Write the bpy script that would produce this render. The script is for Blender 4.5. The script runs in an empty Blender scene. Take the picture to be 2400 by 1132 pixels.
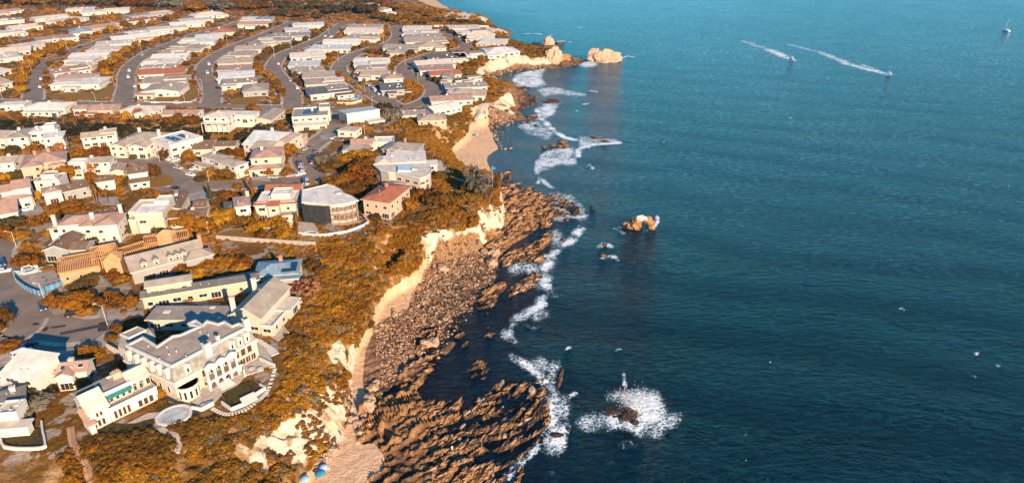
import bpy, math, random
import numpy as np
from mathutils import Vector, geometry
random.seed(11)
RG = np.random.default_rng(11)
S = bpy.context.scene
COL = S.collection
# ---------------------------------------------------------------- camera, sky, sun
CZ, PITCH, FPX, PZ = 121.0, math.radians(26.2), 1600.0, 14.0   # camera height, tilt, focal length (photo px), plateau height
cam = bpy.data.objects.new('camera', bpy.data.cameras.new('camera'))
COL.objects.link(cam)
cam.location = (0, 0, CZ)
cam.rotation_euler = (math.pi/2-PITCH, 0, 0)
cam.data.sensor_width = 36
cam.data.lens = 36*FPX/2400
cam.data.clip_start = 1
cam.data.clip_end = 12000
S.camera = cam
SUN_AZ = math.atan2(.50, -.86)
SUN_EL = math.radians(20.5)
w = bpy.data.worlds.new('World'); S.world = w; w.use_nodes = True
wn = w.node_tree; wn.nodes.clear()
sky = wn.nodes.new('ShaderNodeTexSky'); sky.sky_type = 'NISHITA'; sky.sun_disc = False
sky.sun_elevation = SUN_EL; sky.sun_rotation = SUN_AZ
sky.altitude = 100; sky.air_density = 1.0; sky.dust_density = .2; sky.ozone_density = 3.5
bg = wn.nodes.new('ShaderNodeBackground'); bg.inputs['Strength'].default_value = .102
wo = wn.nodes.new('ShaderNodeOutputWorld')
tint = wn.nodes.new('ShaderNodeMix'); tint.data_type = 'RGBA'; tint.blend_type = 'MULTIPLY'; tint.inputs[0].default_value = 1; tint.inputs[7].default_value = (.20, .90, 1.22, 1)
wn.links.new(sky.outputs[0], tint.inputs[6]); wn.links.new(tint.outputs[2], bg.inputs[0]); wn.links.new(bg.outputs[0], wo.inputs[0])
sl = bpy.data.lights.new('sun', 'SUN'); sl.energy = 5.0; sl.angle = math.radians(.5); sl.color = (1, .72, .44)
sun = bpy.data.objects.new('sun', sl); COL.objects.link(sun)
sd = Vector((math.sin(SUN_AZ)*math.cos(SUN_EL), math.cos(SUN_AZ)*math.cos(SUN_EL), math.sin(SUN_EL)))
sun.rotation_euler = sd.to_track_quat('Z', 'Y').to_euler(); sun.location = (60, -100, 300)
HAZE = .00005
vs = S.view_settings
vs.view_transform = 'Standard'; vs.look = 'None'; vs.gamma = 1; vs.use_curve_mapping = False
vs.exposure = 1.0
S.cycles.max_bounces = 5; S.cycles.diffuse_bounces = 2; S.cycles.glossy_bounces = 2; S.cycles.volume_bounces = 0
S.cycles.volume_step_rate = 4; S.cycles.transparent_max_bounces = 4

# ---------------------------------------------------------------- places: where a photo point stands on level z
SP, CP = math.sin(PITCH), math.cos(PITCH)
def HP(y):
    """level of the built-up plateau: it steps down across the ravine"""
    t = min(1, max(0, (y-362)/36)); return PZ-5.5*t*t*(3-2*t)
def P(px, py, z=None, h=0.0):
    if z is None:
        z = PZ+h
        for _ in range(7): z = HP(P(px, py, z).y)+h
    a = (px-1200)/FPX; b = (566-py)/FPX
    t = (CZ-z)/(SP-b*CP)
    return Vector((a*t, (CP+b*SP)*t, z))
def PL(pts, z=0.0):
    return np.array([P(p[0], p[1], p[2] if len(p) > 2 else z)[:2] for p in pts])
def crop(ox, oy, s, pts): return [(ox+p[0]/s, oy+p[1]/s)+tuple(p[2:]) for p in pts]
def cA(p): return crop(0, 0, 3.4286, p)
def cB(p): return crop(600, 0, 3.4286, p)
def cC(p): return crop(0, 240, 4, p)
def cD(p): return crop(500, 240, 4, p)
def cE(p): return crop(0, 480, 4.716, p)
def cF(p): return crop(450, 420, 4.716, p)
def cG(p): return crop(0, 640, 4.716, p)
def cH(p): return crop(250, 640, 3.144, p)
def cI(p): return crop(0, 800, 3.41, p)
def cJ(p): return crop(450, 780, 3.216, p)
def cK(p): return crop(850, 380, 2.978, p)
def cL(p): return crop(750, 700, 2.62, p)
def cM(p): return crop(1000, 60, 2.978, p)
def cO(p): return crop(1200, 840, 4.354, p)

# ---------------------------------------------------------------- objects and tags
def tag(o, label=None, cat=None, group=None, kind=None):
    if label: o['label'] = label
    if cat: o['category'] = cat
    if group: o['group'] = group
    if kind: o['kind'] = kind
    return o
def empty(name, loc, rz=0, label=None, cat=None, group=None):
    o = bpy.data.objects.new(name, None); o.empty_display_size = .5
    COL.objects.link(o); o.location = loc; o.rotation_euler = (0, 0, rz)
    return tag(o, label, cat, group)
def put(name, me, parent=None, loc=None, rz=0, scale=None):
    o = bpy.data.objects.new(name, me); COL.objects.link(o)
    if parent: o.parent = parent
    if loc is not None: o.location = loc
    if rz: o.rotation_euler = (0, 0, rz)
    if scale is not None: o.scale = scale
    return o
def npmesh(name, V, F, mats, midx=None, attrs=None, smooth=False):
    """fast mesh from arrays; F is (n,3) or (n,4)"""
    V = np.asarray(V, np.float32); F = np.asarray(F, np.int32)
    me = bpy.data.meshes.new(name); n, k = F.shape
    me.vertices.add(len(V)); me.vertices.foreach_set('co', V.ravel())
    me.loops.add(n*k); me.loops.foreach_set('vertex_index', F.ravel())
    me.polygons.add(n)
    me.polygons.foreach_set('loop_start', np.arange(0, n*k, k, dtype=np.int32))
    for m in mats: me.materials.append(m)
    if midx is not None: me.polygons.foreach_set('material_index', np.asarray(midx, np.int32))
    me.update(calc_edges=True)
    for an, arr in (attrs or {}).items():
        at = me.attributes.new(an, 'FLOAT', 'POINT'); at.data.foreach_set('value', np.asarray(arr, np.float32))
    me.polygons.foreach_set('use_smooth', np.full(n, smooth))
    return me
class MB:
    """collects shapes of one mesh"""
    def __init__(s): s.v = []; s.f = []; s.m = []
    def poly(s, pts, m=0):
        i = len(s.v); s.v += [tuple(p) for p in pts]; s.f.append(tuple(range(i, i+len(pts)))); s.m.append(m); return s
    def prism(s, poly, z0, z1, m=0, top=None, bottom=False):
        n = len(poly); i = len(s.v)
        s.v += [(p[0], p[1], z0) for p in poly]+[(p[0], p[1], z1) for p in poly]
        for k in range(n):
            j = (k+1) % n; s.f.append((i+k, i+j, i+n+j, i+n+k)); s.m.append(m)
        s.f.append(tuple(i+n+k for k in range(n))); s.m.append(m if top is None else top)
        if bottom: s.f.append(tuple(i+k for k in range(n-1, -1, -1))); s.m.append(m)
        return s
    def box(s, x0, y0, z0, x1, y1, z1, m=0, top=None):
        return s.prism([(x0, y0), (x1, y0), (x1, y1), (x0, y1)], z0, z1, m, top, True)
    def bar(s, a, b, w=.1, h=None, m=0):
        a = Vector(a); b = Vector(b); d = b-a; h = h or w
        q = Vector((0, 0, 1)) if abs(d.normalized().z) < .95 else Vector((1, 0, 0))
        u = d.cross(q).normalized(); v = u.cross(d).normalized()
        i = len(s.v)
        for p in (a, b):
            for (e, g) in ((-1, -1), (1, -1), (1, 1), (-1, 1)): s.v.append(tuple(p+u*e*w/2+v*g*h/2))
        for k in range(4):
            j = (k+1) % 4; s.f.append((i+k, i+j, i+4+j, i+4+k)); s.m.append(m)
        s.f += [(i+3, i+2, i+1, i), (i+4, i+5, i+6, i+7)]; s.m += [m, m]; return s
    def cone(s, a, b, r0, r1, n=8, m=0):
        a = Vector(a); b = Vector(b); d = (b-a).normalized()
        q = Vector((0, 0, 1)) if abs(d.z) < .9 else Vector((1, 0, 0))
        u = d.cross(q).normalized(); v = d.cross(u); i = len(s.v)
        for p, r in ((a, r0), (b, r1)):
            for k in range(n):
                t = 2*math.pi*k/n; s.v.append(tuple(p+(u*math.cos(t)+v*math.sin(t))*r))
        for k in range(n):
            j = (k+1) % n; s.f.append((i+k, i+j, i+n+j, i+n+k)); s.m.append(m)
        s.f.append(tuple(i+n+k for k in range(n))); s.m.append(m); return s
    def mesh(s, name, mats):
        me = bpy.data.meshes.new(name); me.from_pydata(s.v, [], s.f)
        for m in (mats if isinstance(mats, (list, tuple)) else [mats]): me.materials.append(m)
        me.polygons.foreach_set('material_index', s.m); me.update(); return me
    def build(s, name, mats, parent=None, loc=None, rz=0): return put(name, s.mesh(name, mats), parent, loc, rz)

# ---------------------------------------------------------------- materials
class NT:
    def __init__(s, name, rough=.8, spec=.2):
        s.mat = bpy.data.materials.new(name); s.mat.use_nodes = True
        s.t = s.mat.node_tree; s.b = s.t.nodes['Principled BSDF']
        s.b.inputs['Roughness'].default_value = rough; s.b.inputs['Specular IOR Level'].default_value = spec
    def n(s, typ, **kw):
        nd = s.t.nodes.new(typ)
        for k, v in kw.items(): setattr(nd, k, v)
        return nd
    def set(s, sock, v):
        if isinstance(v, bpy.types.NodeSocket): s.t.links.new(v, sock)
        elif isinstance(v, (tuple, list)) and len(v) == 3 and sock.type == 'RGBA': sock.default_value = (*v, 1)
        else: sock.default_value = v
    def co(s, kind='Object', scale=None, rz=0, loc=None):
        o = s.n('ShaderNodeTexCoord').outputs[kind]
        if scale or rz or loc:
            mp = s.n('ShaderNodeMapping'); s.set(mp.inputs[0], o)
            if scale: mp.inputs['Scale'].default_value = scale
            mp.inputs['Rotation'].default_value = (0, 0, rz)
            if loc: mp.inputs['Location'].default_value = loc
            o = mp.outputs[0]
        return o
    def noise(s, scale, detail=3, co=None, rough=.55, dist=0):
        nd = s.n('ShaderNodeTexNoise'); nd.inputs['Scale'].default_value = scale; nd.inputs['Detail'].default_value = detail
        nd.inputs['Roughness'].default_value = rough; nd.inputs['Distortion'].default_value = dist
        s.set(nd.inputs['Vector'], co if co is not None else s.co()); return nd.outputs[0]
    def math(s, op, a, b=0.0, clamp=False):
        nd = s.n('ShaderNodeMath', operation=op, use_clamp=clamp); s.set(nd.inputs[0], a); s.set(nd.inputs[1], b); return nd.outputs[0]
    def step(s, x, lo, hi, a=0.0, b=1.0):
        nd = s.n('ShaderNodeMapRange', interpolation_type='SMOOTHSTEP'); s.set(nd.inputs[0], x)
        nd.inputs[1].default_value = lo; nd.inputs[2].default_value = hi; nd.inputs[3].default_value = a; nd.inputs[4].default_value = b
        return nd.outputs[0]
    def mix(s, f, a, b):
        nd = s.n('ShaderNodeMix', data_type='RGBA'); s.set(nd.inputs[0], f); s.set(nd.inputs[6], a); s.set(nd.inputs[7], b); return nd.outputs[2]
    def attr(s, name): return s.n('ShaderNodeAttribute', attribute_name=name).outputs['Fac']
    def rnd(s): return s.n('ShaderNodeObjectInfo').outputs['Random']
    def bump(s, h, strength=.5, dist=.1):
        nd = s.n('ShaderNodeBump'); nd.inputs['Strength'].default_value = strength; nd.inputs['Distance'].default_value = dist
        s.set(nd.inputs['Height'], h); s.t.links.new(nd.outputs[0], s.b.inputs['Normal'])
    def out(s, col): s.set(s.b.inputs['Base Color'], col); return s.mat
MATS = {}
def flat(name, c, rough=.75, var=.12, scale=.6, spec=.2, metal=0, bump=0):
    """plain material with a little grime and grain"""
    if name in MATS: return MATS[name]
    t = NT(name, rough, spec); t.b.inputs['Metallic'].default_value = metal
    nz = t.noise(scale, 4); n2 = t.noise(scale*9, 2)
    d = tuple(max(0, x*(1-var*2.2)) for x in c); l = tuple(min(1, x*(1+var)) for x in c)
    f = t.math('ADD', t.math('MULTIPLY', nz, .65), t.math('MULTIPLY', n2, .35))
    MATS[name] = t.out(t.mix(t.step(f, .3, .7), d, l))
    if bump: t.bump(n2, bump, .05)
    return MATS[name]
def roofmat(name, c, rough=.85, rows=2.6):
    """roofing: courses running along the slope, weathered"""
    if name in MATS: return MATS[name]
    t = NT(name, rough, .12)
    nz = t.noise(.35, 5); n2 = t.noise(3.5, 2, t.co(scale=(1, 1, 3)))
    wv = t.n('ShaderNodeTexWave', wave_type='BANDS', bands_direction='Z'); wv.inputs['Scale'].default_value = rows; wv.inputs['Distortion'].default_value = .6
    t.set(wv.inputs[0], t.co())
    c1 = t.mix(t.step(nz, .3, .7), tuple(x*.78 for x in c), tuple(min(1, x*1.12) for x in c))
    c2 = t.mix(t.math('MULTIPLY', t.step(n2, .4, .7), .35), c1, tuple(x*.6 for x in c))
    MATS[name] = t.out(t.mix(t.math('MULTIPLY', wv.outputs['Fac'], .16), c2, tuple(x*.5 for x in c)))
    t.bump(wv.outputs['Fac'], .3, .06)
    return MATS[name]
# ================================================================ TERRAIN
def inside(poly, X, Y):
    """points in polygon (arrays)"""
    r = np.zeros(X.shape, bool); n = len(poly)
    for i in range(n):
        x0, y0 = poly[i]; x1, y1 = poly[(i+1) % n]
        if y0 == y1: continue
        c = ((y0 > Y) != (y1 > Y)) & (X < (x1-x0)*(Y-y0)/(y1-y0)+x0)
        r ^= c
    return r
def dseg(X, Y, pts):
    """distance of points to a polyline"""
    d = np.full(X.shape, 1e9)
    for (x0, y0), (x1, y1) in zip(pts[:-1], pts[1:]):
        dx, dy = x1-x0, y1-y0; L = dx*dx+dy*dy+1e-9
        t = np.clip(((X-x0)*dx+(Y-y0)*dy)/L, 0, 1)
        d = np.minimum(d, (X-x0-t*dx)**2+(Y-y0-t*dy)**2)
    return np.sqrt(d)
def vnoise(x, y, seed=0):
    """value noise in -1..1"""
    xi = np.floor(x).astype(np.int64); yi = np.floor(y).astype(np.int64); fx = x-xi; fy = y-yi
    fx = fx*fx*(3-2*fx); fy = fy*fy*(3-2*fy)
    def h(a, b):
        k = (a*374761393+b*668265263+seed*982451653) & 0xffffffff
        k = ((k ^ (k >> 13))*1274126177) & 0xffffffff
        return ((k ^ (k >> 16)) & 0xffff)/32767.5-1
    return (h(xi, yi)*(1-fx)+h(xi+1, yi)*fx)*(1-fy)+(h(xi, yi+1)*(1-fx)+h(xi+1, yi+1)*fx)*fy
def fbm(x, y, oct=4, seed=0):
    s = 0; a = 1; t = 0
    for k in range(oct): s = s+a*vnoise(x*2**k, y*2**k, seed+k); t += a; a *= .5
    return s/t
# control lines, each read off the photo: cliff top, brink, toe, waterline
TOP = [(940, 0), (962, 12), (1032, 23), (1081, 28), (1113, 33), (1135, 40), (1128, 45), (1100, 52), (1120, 58), (1147, 63), (1165, 70), (1160, 80), (1172, 90), (1190, 101),
       (1202, 110), (1228, 115), (1262, 115), (1288, 117), (1302, 124), (1262, 127), (1230, 133), (1190, 137), (1150, 142), (1125, 155), (1104, 165), (1108, 178), (1150, 190),
       (1188, 191), (1206, 203), (1203, 214), (1188, 223), (1165, 232), (1140, 240), (1112, 250), (1097, 261), (1080, 270), (1045, 285), (1005, 300), (985, 318), (980, 335), (1000, 352),
       (1040, 380), (1090, 398), (1140, 403), (1163, 409), (1168, 425), (1165, 447), (1140, 463), (1095, 478), (1040, 492), (985, 500), (930, 520),
       (880, 548), (840, 562), (780, 574), (752, 605), (738, 650), (722, 700), (700, 740), (672, 790), (655, 850), (648, 905), (602, 950), (530, 985), (440, 992), (400, 1000),
       (350, 1020), (250, 1035), (180, 1040), (110, 1060), (0, 1062), (-200, 1062), (-420, 1062)]
TOE = [(985, 0), (1008, 14), (1050, 27), (1090, 34), (1125, 41), (1147, 47), (1135, 55), (1146, 61.5), (1170, 68), (1192, 75), (1183, 84), (1190, 94), (1214, 104), (1245, 108), (1268, 107),
       (1282, 115), (1302, 121), (1330, 138), (1338, 147), (1300, 155), (1269, 152), (1235, 152), (1201, 156), (1151, 166), (1124, 174), (1140, 186), (1185, 198), (1214, 210), (1212, 225), (1194, 238),
       (1180, 250), (1212, 272), (1185, 276), (1150, 279), (1115, 281), (1100, 285), (1105, 302), (1102, 322), (1077, 344), (1059, 355), (1076, 382), (1097, 399), (1134, 415), (1160, 424),
       (1177, 440), (1176, 462), (1184, 490), (1182, 530), (1142, 568), (1112, 584), (1065, 598), (1025, 608), (1000, 622), (951, 630), (927, 656), (900, 706), (882, 735), (874, 768), (849, 803), (826, 853),
       (819, 898), (826, 955), (803, 1005), (773, 1062), (752, 1090), (736, 1110), (700, 1180), (650, 1300)]
WATER = [(1022, 0), (1046, 16), (1085, 30), (1128, 38.5), (1152, 46), (1150, 55), (1154, 61), (1176, 66), (1204, 75), (1192, 84), (1200, 95), (1222, 103), (1256, 106.5), (1280, 104), (1296, 108),
         (1292, 116), (1316, 126), (1345, 136), (1372, 141), (1322, 153), (1279, 161), (1252, 164), (1201, 171), (1154, 184), (1175, 190), (1212, 203), (1228, 212), (1225, 228), (1210, 243), (1215, 254), (1224, 272),
         (1196, 284), (1162, 292), (1158, 310), (1171, 348), (1154, 362), (1151, 385), (1152, 412), (1176, 424), (1195, 438)]
Z_TOE, Z_WAT = 1.6, -.15
ctrl = []; lines = []
def addline(pts, z):
    i0 = len(ctrl)
    for p in pts: ctrl.append(tuple(P(p[0], p[1], p[2] if len(p) > 2 else z)))
    lines.extend((i, i+1) for i in range(i0, len(ctrl)-1))
addline(TOP, None); addline(TOE, Z_TOE); addline(WATER, Z_WAT)
# steeper and gentler places on the bluff (height, metres)
addline([(1168, 474, 10.5), (1150, 495, 10.5), (1120, 512, 10)], 0)
addline([(1112, 535, 10), (1085, 541, 10), (1038, 552, 10.5), (995, 560, 10.5), (950, 590, 10), (905, 640, 9), (870, 700, 8), (845, 745, 8), (815, 790, 8), (790, 850, 8), (770, 905, 8), (725, 950, 9),
         (660, 995, 9), (590, 1030, 9.5), (520, 1075, 10), (440, 1132, 10), (380, 1230, 9)], 0)
addline([(860, 610, 12), (790, 660, 12.5), (760, 720, 12.5), (735, 790, 12), (715, 860, 12)], 0)
addline([(740, 1040, 4), (690, 1075, 5), (640, 1132, 6), (600, 1230, 6)], 0)
addline([(1125, 258, 8), (1150, 250, 9)], 0)
# outer shore limit where the bed drops below the water
addline(crop(0, 0, 1, [(1060, 0), (1100, 22), (1160, 38), (1175, 50), (1185, 62), (1215, 70), (1225, 80), (1220, 92), (1250, 98), (1300, 100), (1320, 112), (1350, 130), (1400, 142), (1340, 160), (1270, 170), (1210, 178), (1200, 192),
         (1240, 205), (1262, 225), (1280, 250), (1262, 290), (1230, 315), (1260, 345), (1230, 380), (1210, 410), (1260, 420), (1350, 450), (1362, 500), (1320, 560), (1310, 640), (1280, 720), (1240, 800), (1290, 850),
         (1310, 940), (1290, 1010), (1240, 1080), (1220, 1180), (1200, 1300)]), -1.2)
# reef flat behind that limit
addline([(1215, 440), (1290, 470), (1300, 500), (1240, 540), (1195, 600), (1165, 690), (1140, 770), (1120, 850), (1180, 920), (1200, 1000), (1150, 1080), (1100, 1200)], -.35)
addline(cL([(590, 600), (650, 540), (700, 470), (770, 400), (830, 330), (880, 260), (910, 180), (930, 100)]), -.2)
addline(cL([(690, 580), (760, 470), (860, 380), (960, 300), (1000, 150)]), -.8)
addline([(985, 660), (960, 720), (890, 790), (865, 880), (880, 950), (900, 1050), (880, 1132), (860, 1250)], .9)
addline(cL([(420, 560), (480, 470), (560, 400), (640, 330), (700, 300), (760, 200), (800, 100)]), .45)
far = [(-4600, 15, PZ), (-1500, 15, PZ), (-200, 15, PZ-8), (-60, 30, 3), (30, 15, -4), (150, 15, -5), (4500, 15, -6), (4500, 5200, -6), (400, 5200, -6), (260, 2600, -6), (-40, 2600, 2), (-300, 5200, 20), (-4600, 5200, 60),
       (-4600, 2200, 50), (-900, 1900, 30), (-300, 1700, 16), (-1800, 1000, 20)]
for k in range(24):
    y = 90*1.17**k; far.append((.16*y+40+0.06*y, y, -5.0)) if y < 1300 else None
fidx = len(ctrl); ctrl += far
lines += [(fidx+i, fidx+(i+1) % 13) for i in range(13)]
cv, ce, cf, ov, oe, of = geometry.delaunay_2d_cdt([Vector(c[:2]) for c in ctrl], lines, [], 0, 1e-4)
cz = np.zeros(len(cv))
for i, o in enumerate(ov):
    if o: cz[i] = ctrl[o[0]][2]
    else:
        d = [((cv[i].x-c[0])**2+(cv[i].y-c[1])**2, c[2]) for c in ctrl]; d.sort(); cz[i] = (d[0][1]/(d[0][0]+.01)+d[1][1]/(d[1][0]+.01))/(1/(d[0][0]+.01)+1/(d[1][0]+.01))
cxy = np.array([(v.x, v.y) for v in cv])
# grid: finer near the camera, spreading out with distance
yr = list(20*np.exp(np.arange(0, math.log(75/20), .04)))+list(75.4*np.exp(np.arange(0, math.log(96/75.4), .008)))+list(96*np.exp(np.arange(0.004, math.log(330/96), .0036)))+list(331*np.exp(np.arange(0, math.log(1500/331), .0062))) + list(1500*np.exp(np.arange(.04, 1.2, .06)))
ur = np.concatenate([np.linspace(-6, -1.35, 24, endpoint=False), np.linspace(-1.35, -.8, 40, endpoint=False), np.linspace(-.8, -.34, 130, endpoint=False), np.linspace(-.34, .10, 230, endpoint=False), np.linspace(.10, .42, 40)])
yr = sorted(yr); YG, UG = np.meshgrid(np.array(yr), ur, indexing='ij'); XG = UG*YG
NR, NC = XG.shape
ZG = np.full(XG.shape, np.nan)
for f in cf:
    for k in range(1, len(f)-1):
        ia, ib, ic = f[0], f[k], f[k+1]
        (xa, ya), (xb, yb), (xc, yc) = cxy[ia], cxy[ib], cxy[ic]
        det = (yb-yc)*(xa-xc)+(xc-xb)*(ya-yc)
        if abs(det) < 1e-9: continue
        r0, r1 = np.searchsorted(yr, [min(ya, yb, yc)-.01, max(ya, yb, yc)+.01])
        if r1 <= r0: continue
        X = XG[r0:r1]; Y = YG[r0:r1]
        l1 = ((yb-yc)*(X-xc)+(xc-xb)*(Y-yc))/det; l2 = ((yc-ya)*(X-xc)+(xa-xc)*(Y-yc))/det; l3 = 1-l1-l2
        m = (l1 > -1e-5) & (l2 > -1e-5) & (l3 > -1e-5)
        ZG[r0:r1][m] = (l1*cz[ia]+l2*cz[ib]+l3*cz[ic])[m]
ZG[np.isnan(ZG)] = -6
def blur(A, n):
    for _ in range(n):
        B = A.copy(); B[1:-1, 1:-1] = (A[1:-1, 1:-1]*2+A[:-2, 1:-1]+A[2:, 1:-1]+A[1:-1, :-2]+A[1:-1, 2:])/6; A = B
    return A
plat = inside(np.concatenate([PL(TOP, None), [(-1900, 113), (-1900, 1400), (-200, 1400)]]), XG, YG)
HPG = np.vectorize(HP)(np.array(yr))[:, None]+0*XG
ZG[plat & (YG < 1150)] = HPG[plat & (YG < 1150)]
ZB = blur(ZG, 4)
ZG = np.where(plat & (YG < 1150) & (ZB > HPG-.4), HPG, ZB)
# ravine north of the near houses
rav = PL(cC([(-900, 250), (-300, 245), (0, 222), (500, 216), (900, 220), (1300, 232), (1700, 245), (2150, 258), (2440, 285)]), None)
dr = dseg(XG, YG, rav); ZG = ZG-9.5*np.exp(-(dr/11.5)**2)*plat
M = {}
def mask(name, polys, n=2, z=0.0):
    m = np.zeros(XG.shape)
    for p in polys: m[inside(PL(p, z), XG, YG)] = 1
    M[name] = np.maximum(M.get(name, 0), blur(m, n))
REEF = [cL([(470, 500), (540, 420), (620, 345), (700, 325), (765, 345), (740, 400), (690, 430), (640, 500), (570, 560), (500, 560)]), cL([(250, 660), (500, 500), (580, 560), (650, 640), (830, 610), (880, 590), (850, 760), (890, 760), (880, 700), (930, 640), (1000, 600), (1110, 500), (1210, 530), (1370, 470), (1400, 600), (1420, 760), (1340, 880), (1260, 960),
            (1230, 1140), (1180, 1300), (300, 1300), (300, 1110), (380, 1080), (400, 980), (340, 900), (230, 900)]),
        cL([(600, 300), (620, 170), (680, 150), (740, 200), (750, 300), (640, 330)]), cL([(780, 200), (830, 190), (900, 160), (930, 240), (900, 360), (860, 350), (880, 260), (800, 250)]),
        cL([(960, 10), (1070, 0), (1140, 60), (1110, 130), (1080, 70), (1000, 110), (950, 120), (930, 70)]), cL([(930, 140), (970, 150), (960, 220), (940, 210)]), cL([(985, 200), (1050, 160), (1080, 190), (1020, 300)]),
        cL([(880, 400), (1000, 380), (1050, 470), (1000, 500), (900, 470)]),
        cK([(960, 170), (1060, 150), (1170, 155), (1185, 220), (1260, 235), (1390, 225), (1455, 240), (1440, 300), (1420, 370), (1300, 390), (1250, 410), (1200, 480), (1040, 560), (930, 600), (860, 560), (980, 480), (1000, 400), (960, 300)]),
        cK([(980, 730), (965, 680), (1100, 590), (1200, 560), (1270, 495), (1335, 510), (1280, 580), (1180, 690), (1040, 700)]), cK([(830, 610), (940, 580), (1000, 600), (940, 640), (935, 750), (890, 755), (860, 680)]),
        cK([(1010, 940), (1020, 880), (1140, 795), (1215, 775), (1260, 800), (1190, 865), (1120, 910)]), cK([(795, 1020), (830, 920), (990, 815), (1000, 870), (920, 970)]), cK([(1190, 660), (1260, 660), (1260, 700), (1200, 705)]),
        cK([(1240, 380), (1310, 365), (1310, 450), (1250, 460)]),
        cM([(620, 460), (760, 475), (775, 560), (640, 595), (560, 525)]), cM([(790, 520), (930, 510), (930, 540), (830, 550)]), cM([(640, 430), (740, 425), (750, 440), (660, 460)]),
        cM([(700, 630), (780, 620), (785, 650), (700, 655)]), cM([(820, 120), (600, 110), (560, 130), (700, 165), (860, 150), (1000, 120), (900, 112)]), cM([(940, 215), (1100, 235), (1150, 250), (960, 290), (860, 290)]),
        cM([(900, 460), (980, 460), (960, 480), (900, 478)]), cM([(1040, 475), (1120, 475), (1090, 490), (1040, 490)]), cM([(500, 1040), (600, 990), (610, 1040), (560, 1110), (520, 1080)])]
COB = [cL([(340, 190), (440, 110), (540, 70), (600, -80), (920, -60), (930, 90), (850, 150), (800, 260), (740, 330), (700, 420), (560, 470), (500, 520), (280, 640), (265, 500), (285, 330)]),
       cK([(520, 690), (840, 600), (880, 750), (940, 780), (900, 830), (840, 900), (750, 960), (740, 1050), (690, 1140), (280, 1140), (390, 960), (430, 780)]),
       cM([(440, 640), (560, 640), (660, 650), (560, 700), (530, 760), (650, 765), (720, 790), (840, 840), (820, 885), (640, 865), (510, 850), (480, 780), (430, 700)]),
       cM([(380, 360), (600, 300), (830, 285), (870, 300), (740, 320), (600, 340), (460, 380)])]
mask('reef', REEF, 2, .2); mask('cob', COB, 3, .5)
SANDP = [[(1059, 355), (1104, 302), (1097, 280), (1150, 282), (1162, 292), (1158, 310), (1171, 348), (1154, 362), (1151, 420), (1134, 415), (1076, 382)],
         [(960, 0), (1040, 0), (1050, 20), (1130, 40), (1130, 46), (1010, 16)],
         cK([(300, 740), (450, 710), (520, 690), (430, 780), (380, 880), (390, 960), (280, 1140), (60, 1140), (90, 1040), (230, 820)]),
         cL([(390, 0), (600, -80), (580, 0), (540, 70), (430, 110), (340, 190), (280, 330), (262, 500), (290, 640), (240, 730), (330, 880), (400, 980), (370, 1080), (300, 1110), (320, 1300), (-200, 1300), (-40, 1060), (60, 960), (140, 800), (200, 680), (180, 520), (200, 400), (260, 270), (330, 170)])]
mask('sand', SANDP, 3, 1.0); M['sand'] = M['sand']*np.clip((3.6-ZG)/1.2, 0, 1)
# strata run from lower left to upper right of the shore
an = math.radians(38); ca, sa = math.cos(an), math.sin(an)
wob = 9*fbm(XG/30, YG/30, 3, 5)
U = (XG*ca+YG*sa)+wob*.6; V = (-XG*sa+YG*ca)+wob
rid = 1-np.abs(fbm(U/11, V/1.9, 3, 9))*2.3
blk = vnoise(U/3.1, V/2.2, 63)*.5+vnoise(U/1.3, V/1.0, 64)*.5
rid2 = 1-np.abs(fbm(U/30, V/5.2, 2, 19))*1.9
det = fbm(XG/1.6, YG/1.6, 3, 3)
big = fbm(XG/22, YG/22, 2, 31)
rh = -.47+1.75*np.clip(rid, 0, 1)**1.3*(.55+.8*np.clip(rid2, 0, 1))*(.8+.45*blk)+.75*big+.55*det+.35*fbm(XG/.8, YG/.8, 2, 88)
rh = np.maximum(rh, -.8)
nearness = np.clip((ZG+1.6)/1.6, .55, 1)
ZG = ZG*(1-M['reef'])+M['reef']*(np.maximum(ZG, -.45)*.45+rh*nearness*1.25+.2+.25*np.clip((XG+5)/20, 0, 1))
ZG = ZG+M['cob']*(.32*det+.25*fbm(XG/.9, YG/.9, 2, 8)+.5*big+.35*(np.clip(rid, 0, 1)-.4))
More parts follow.
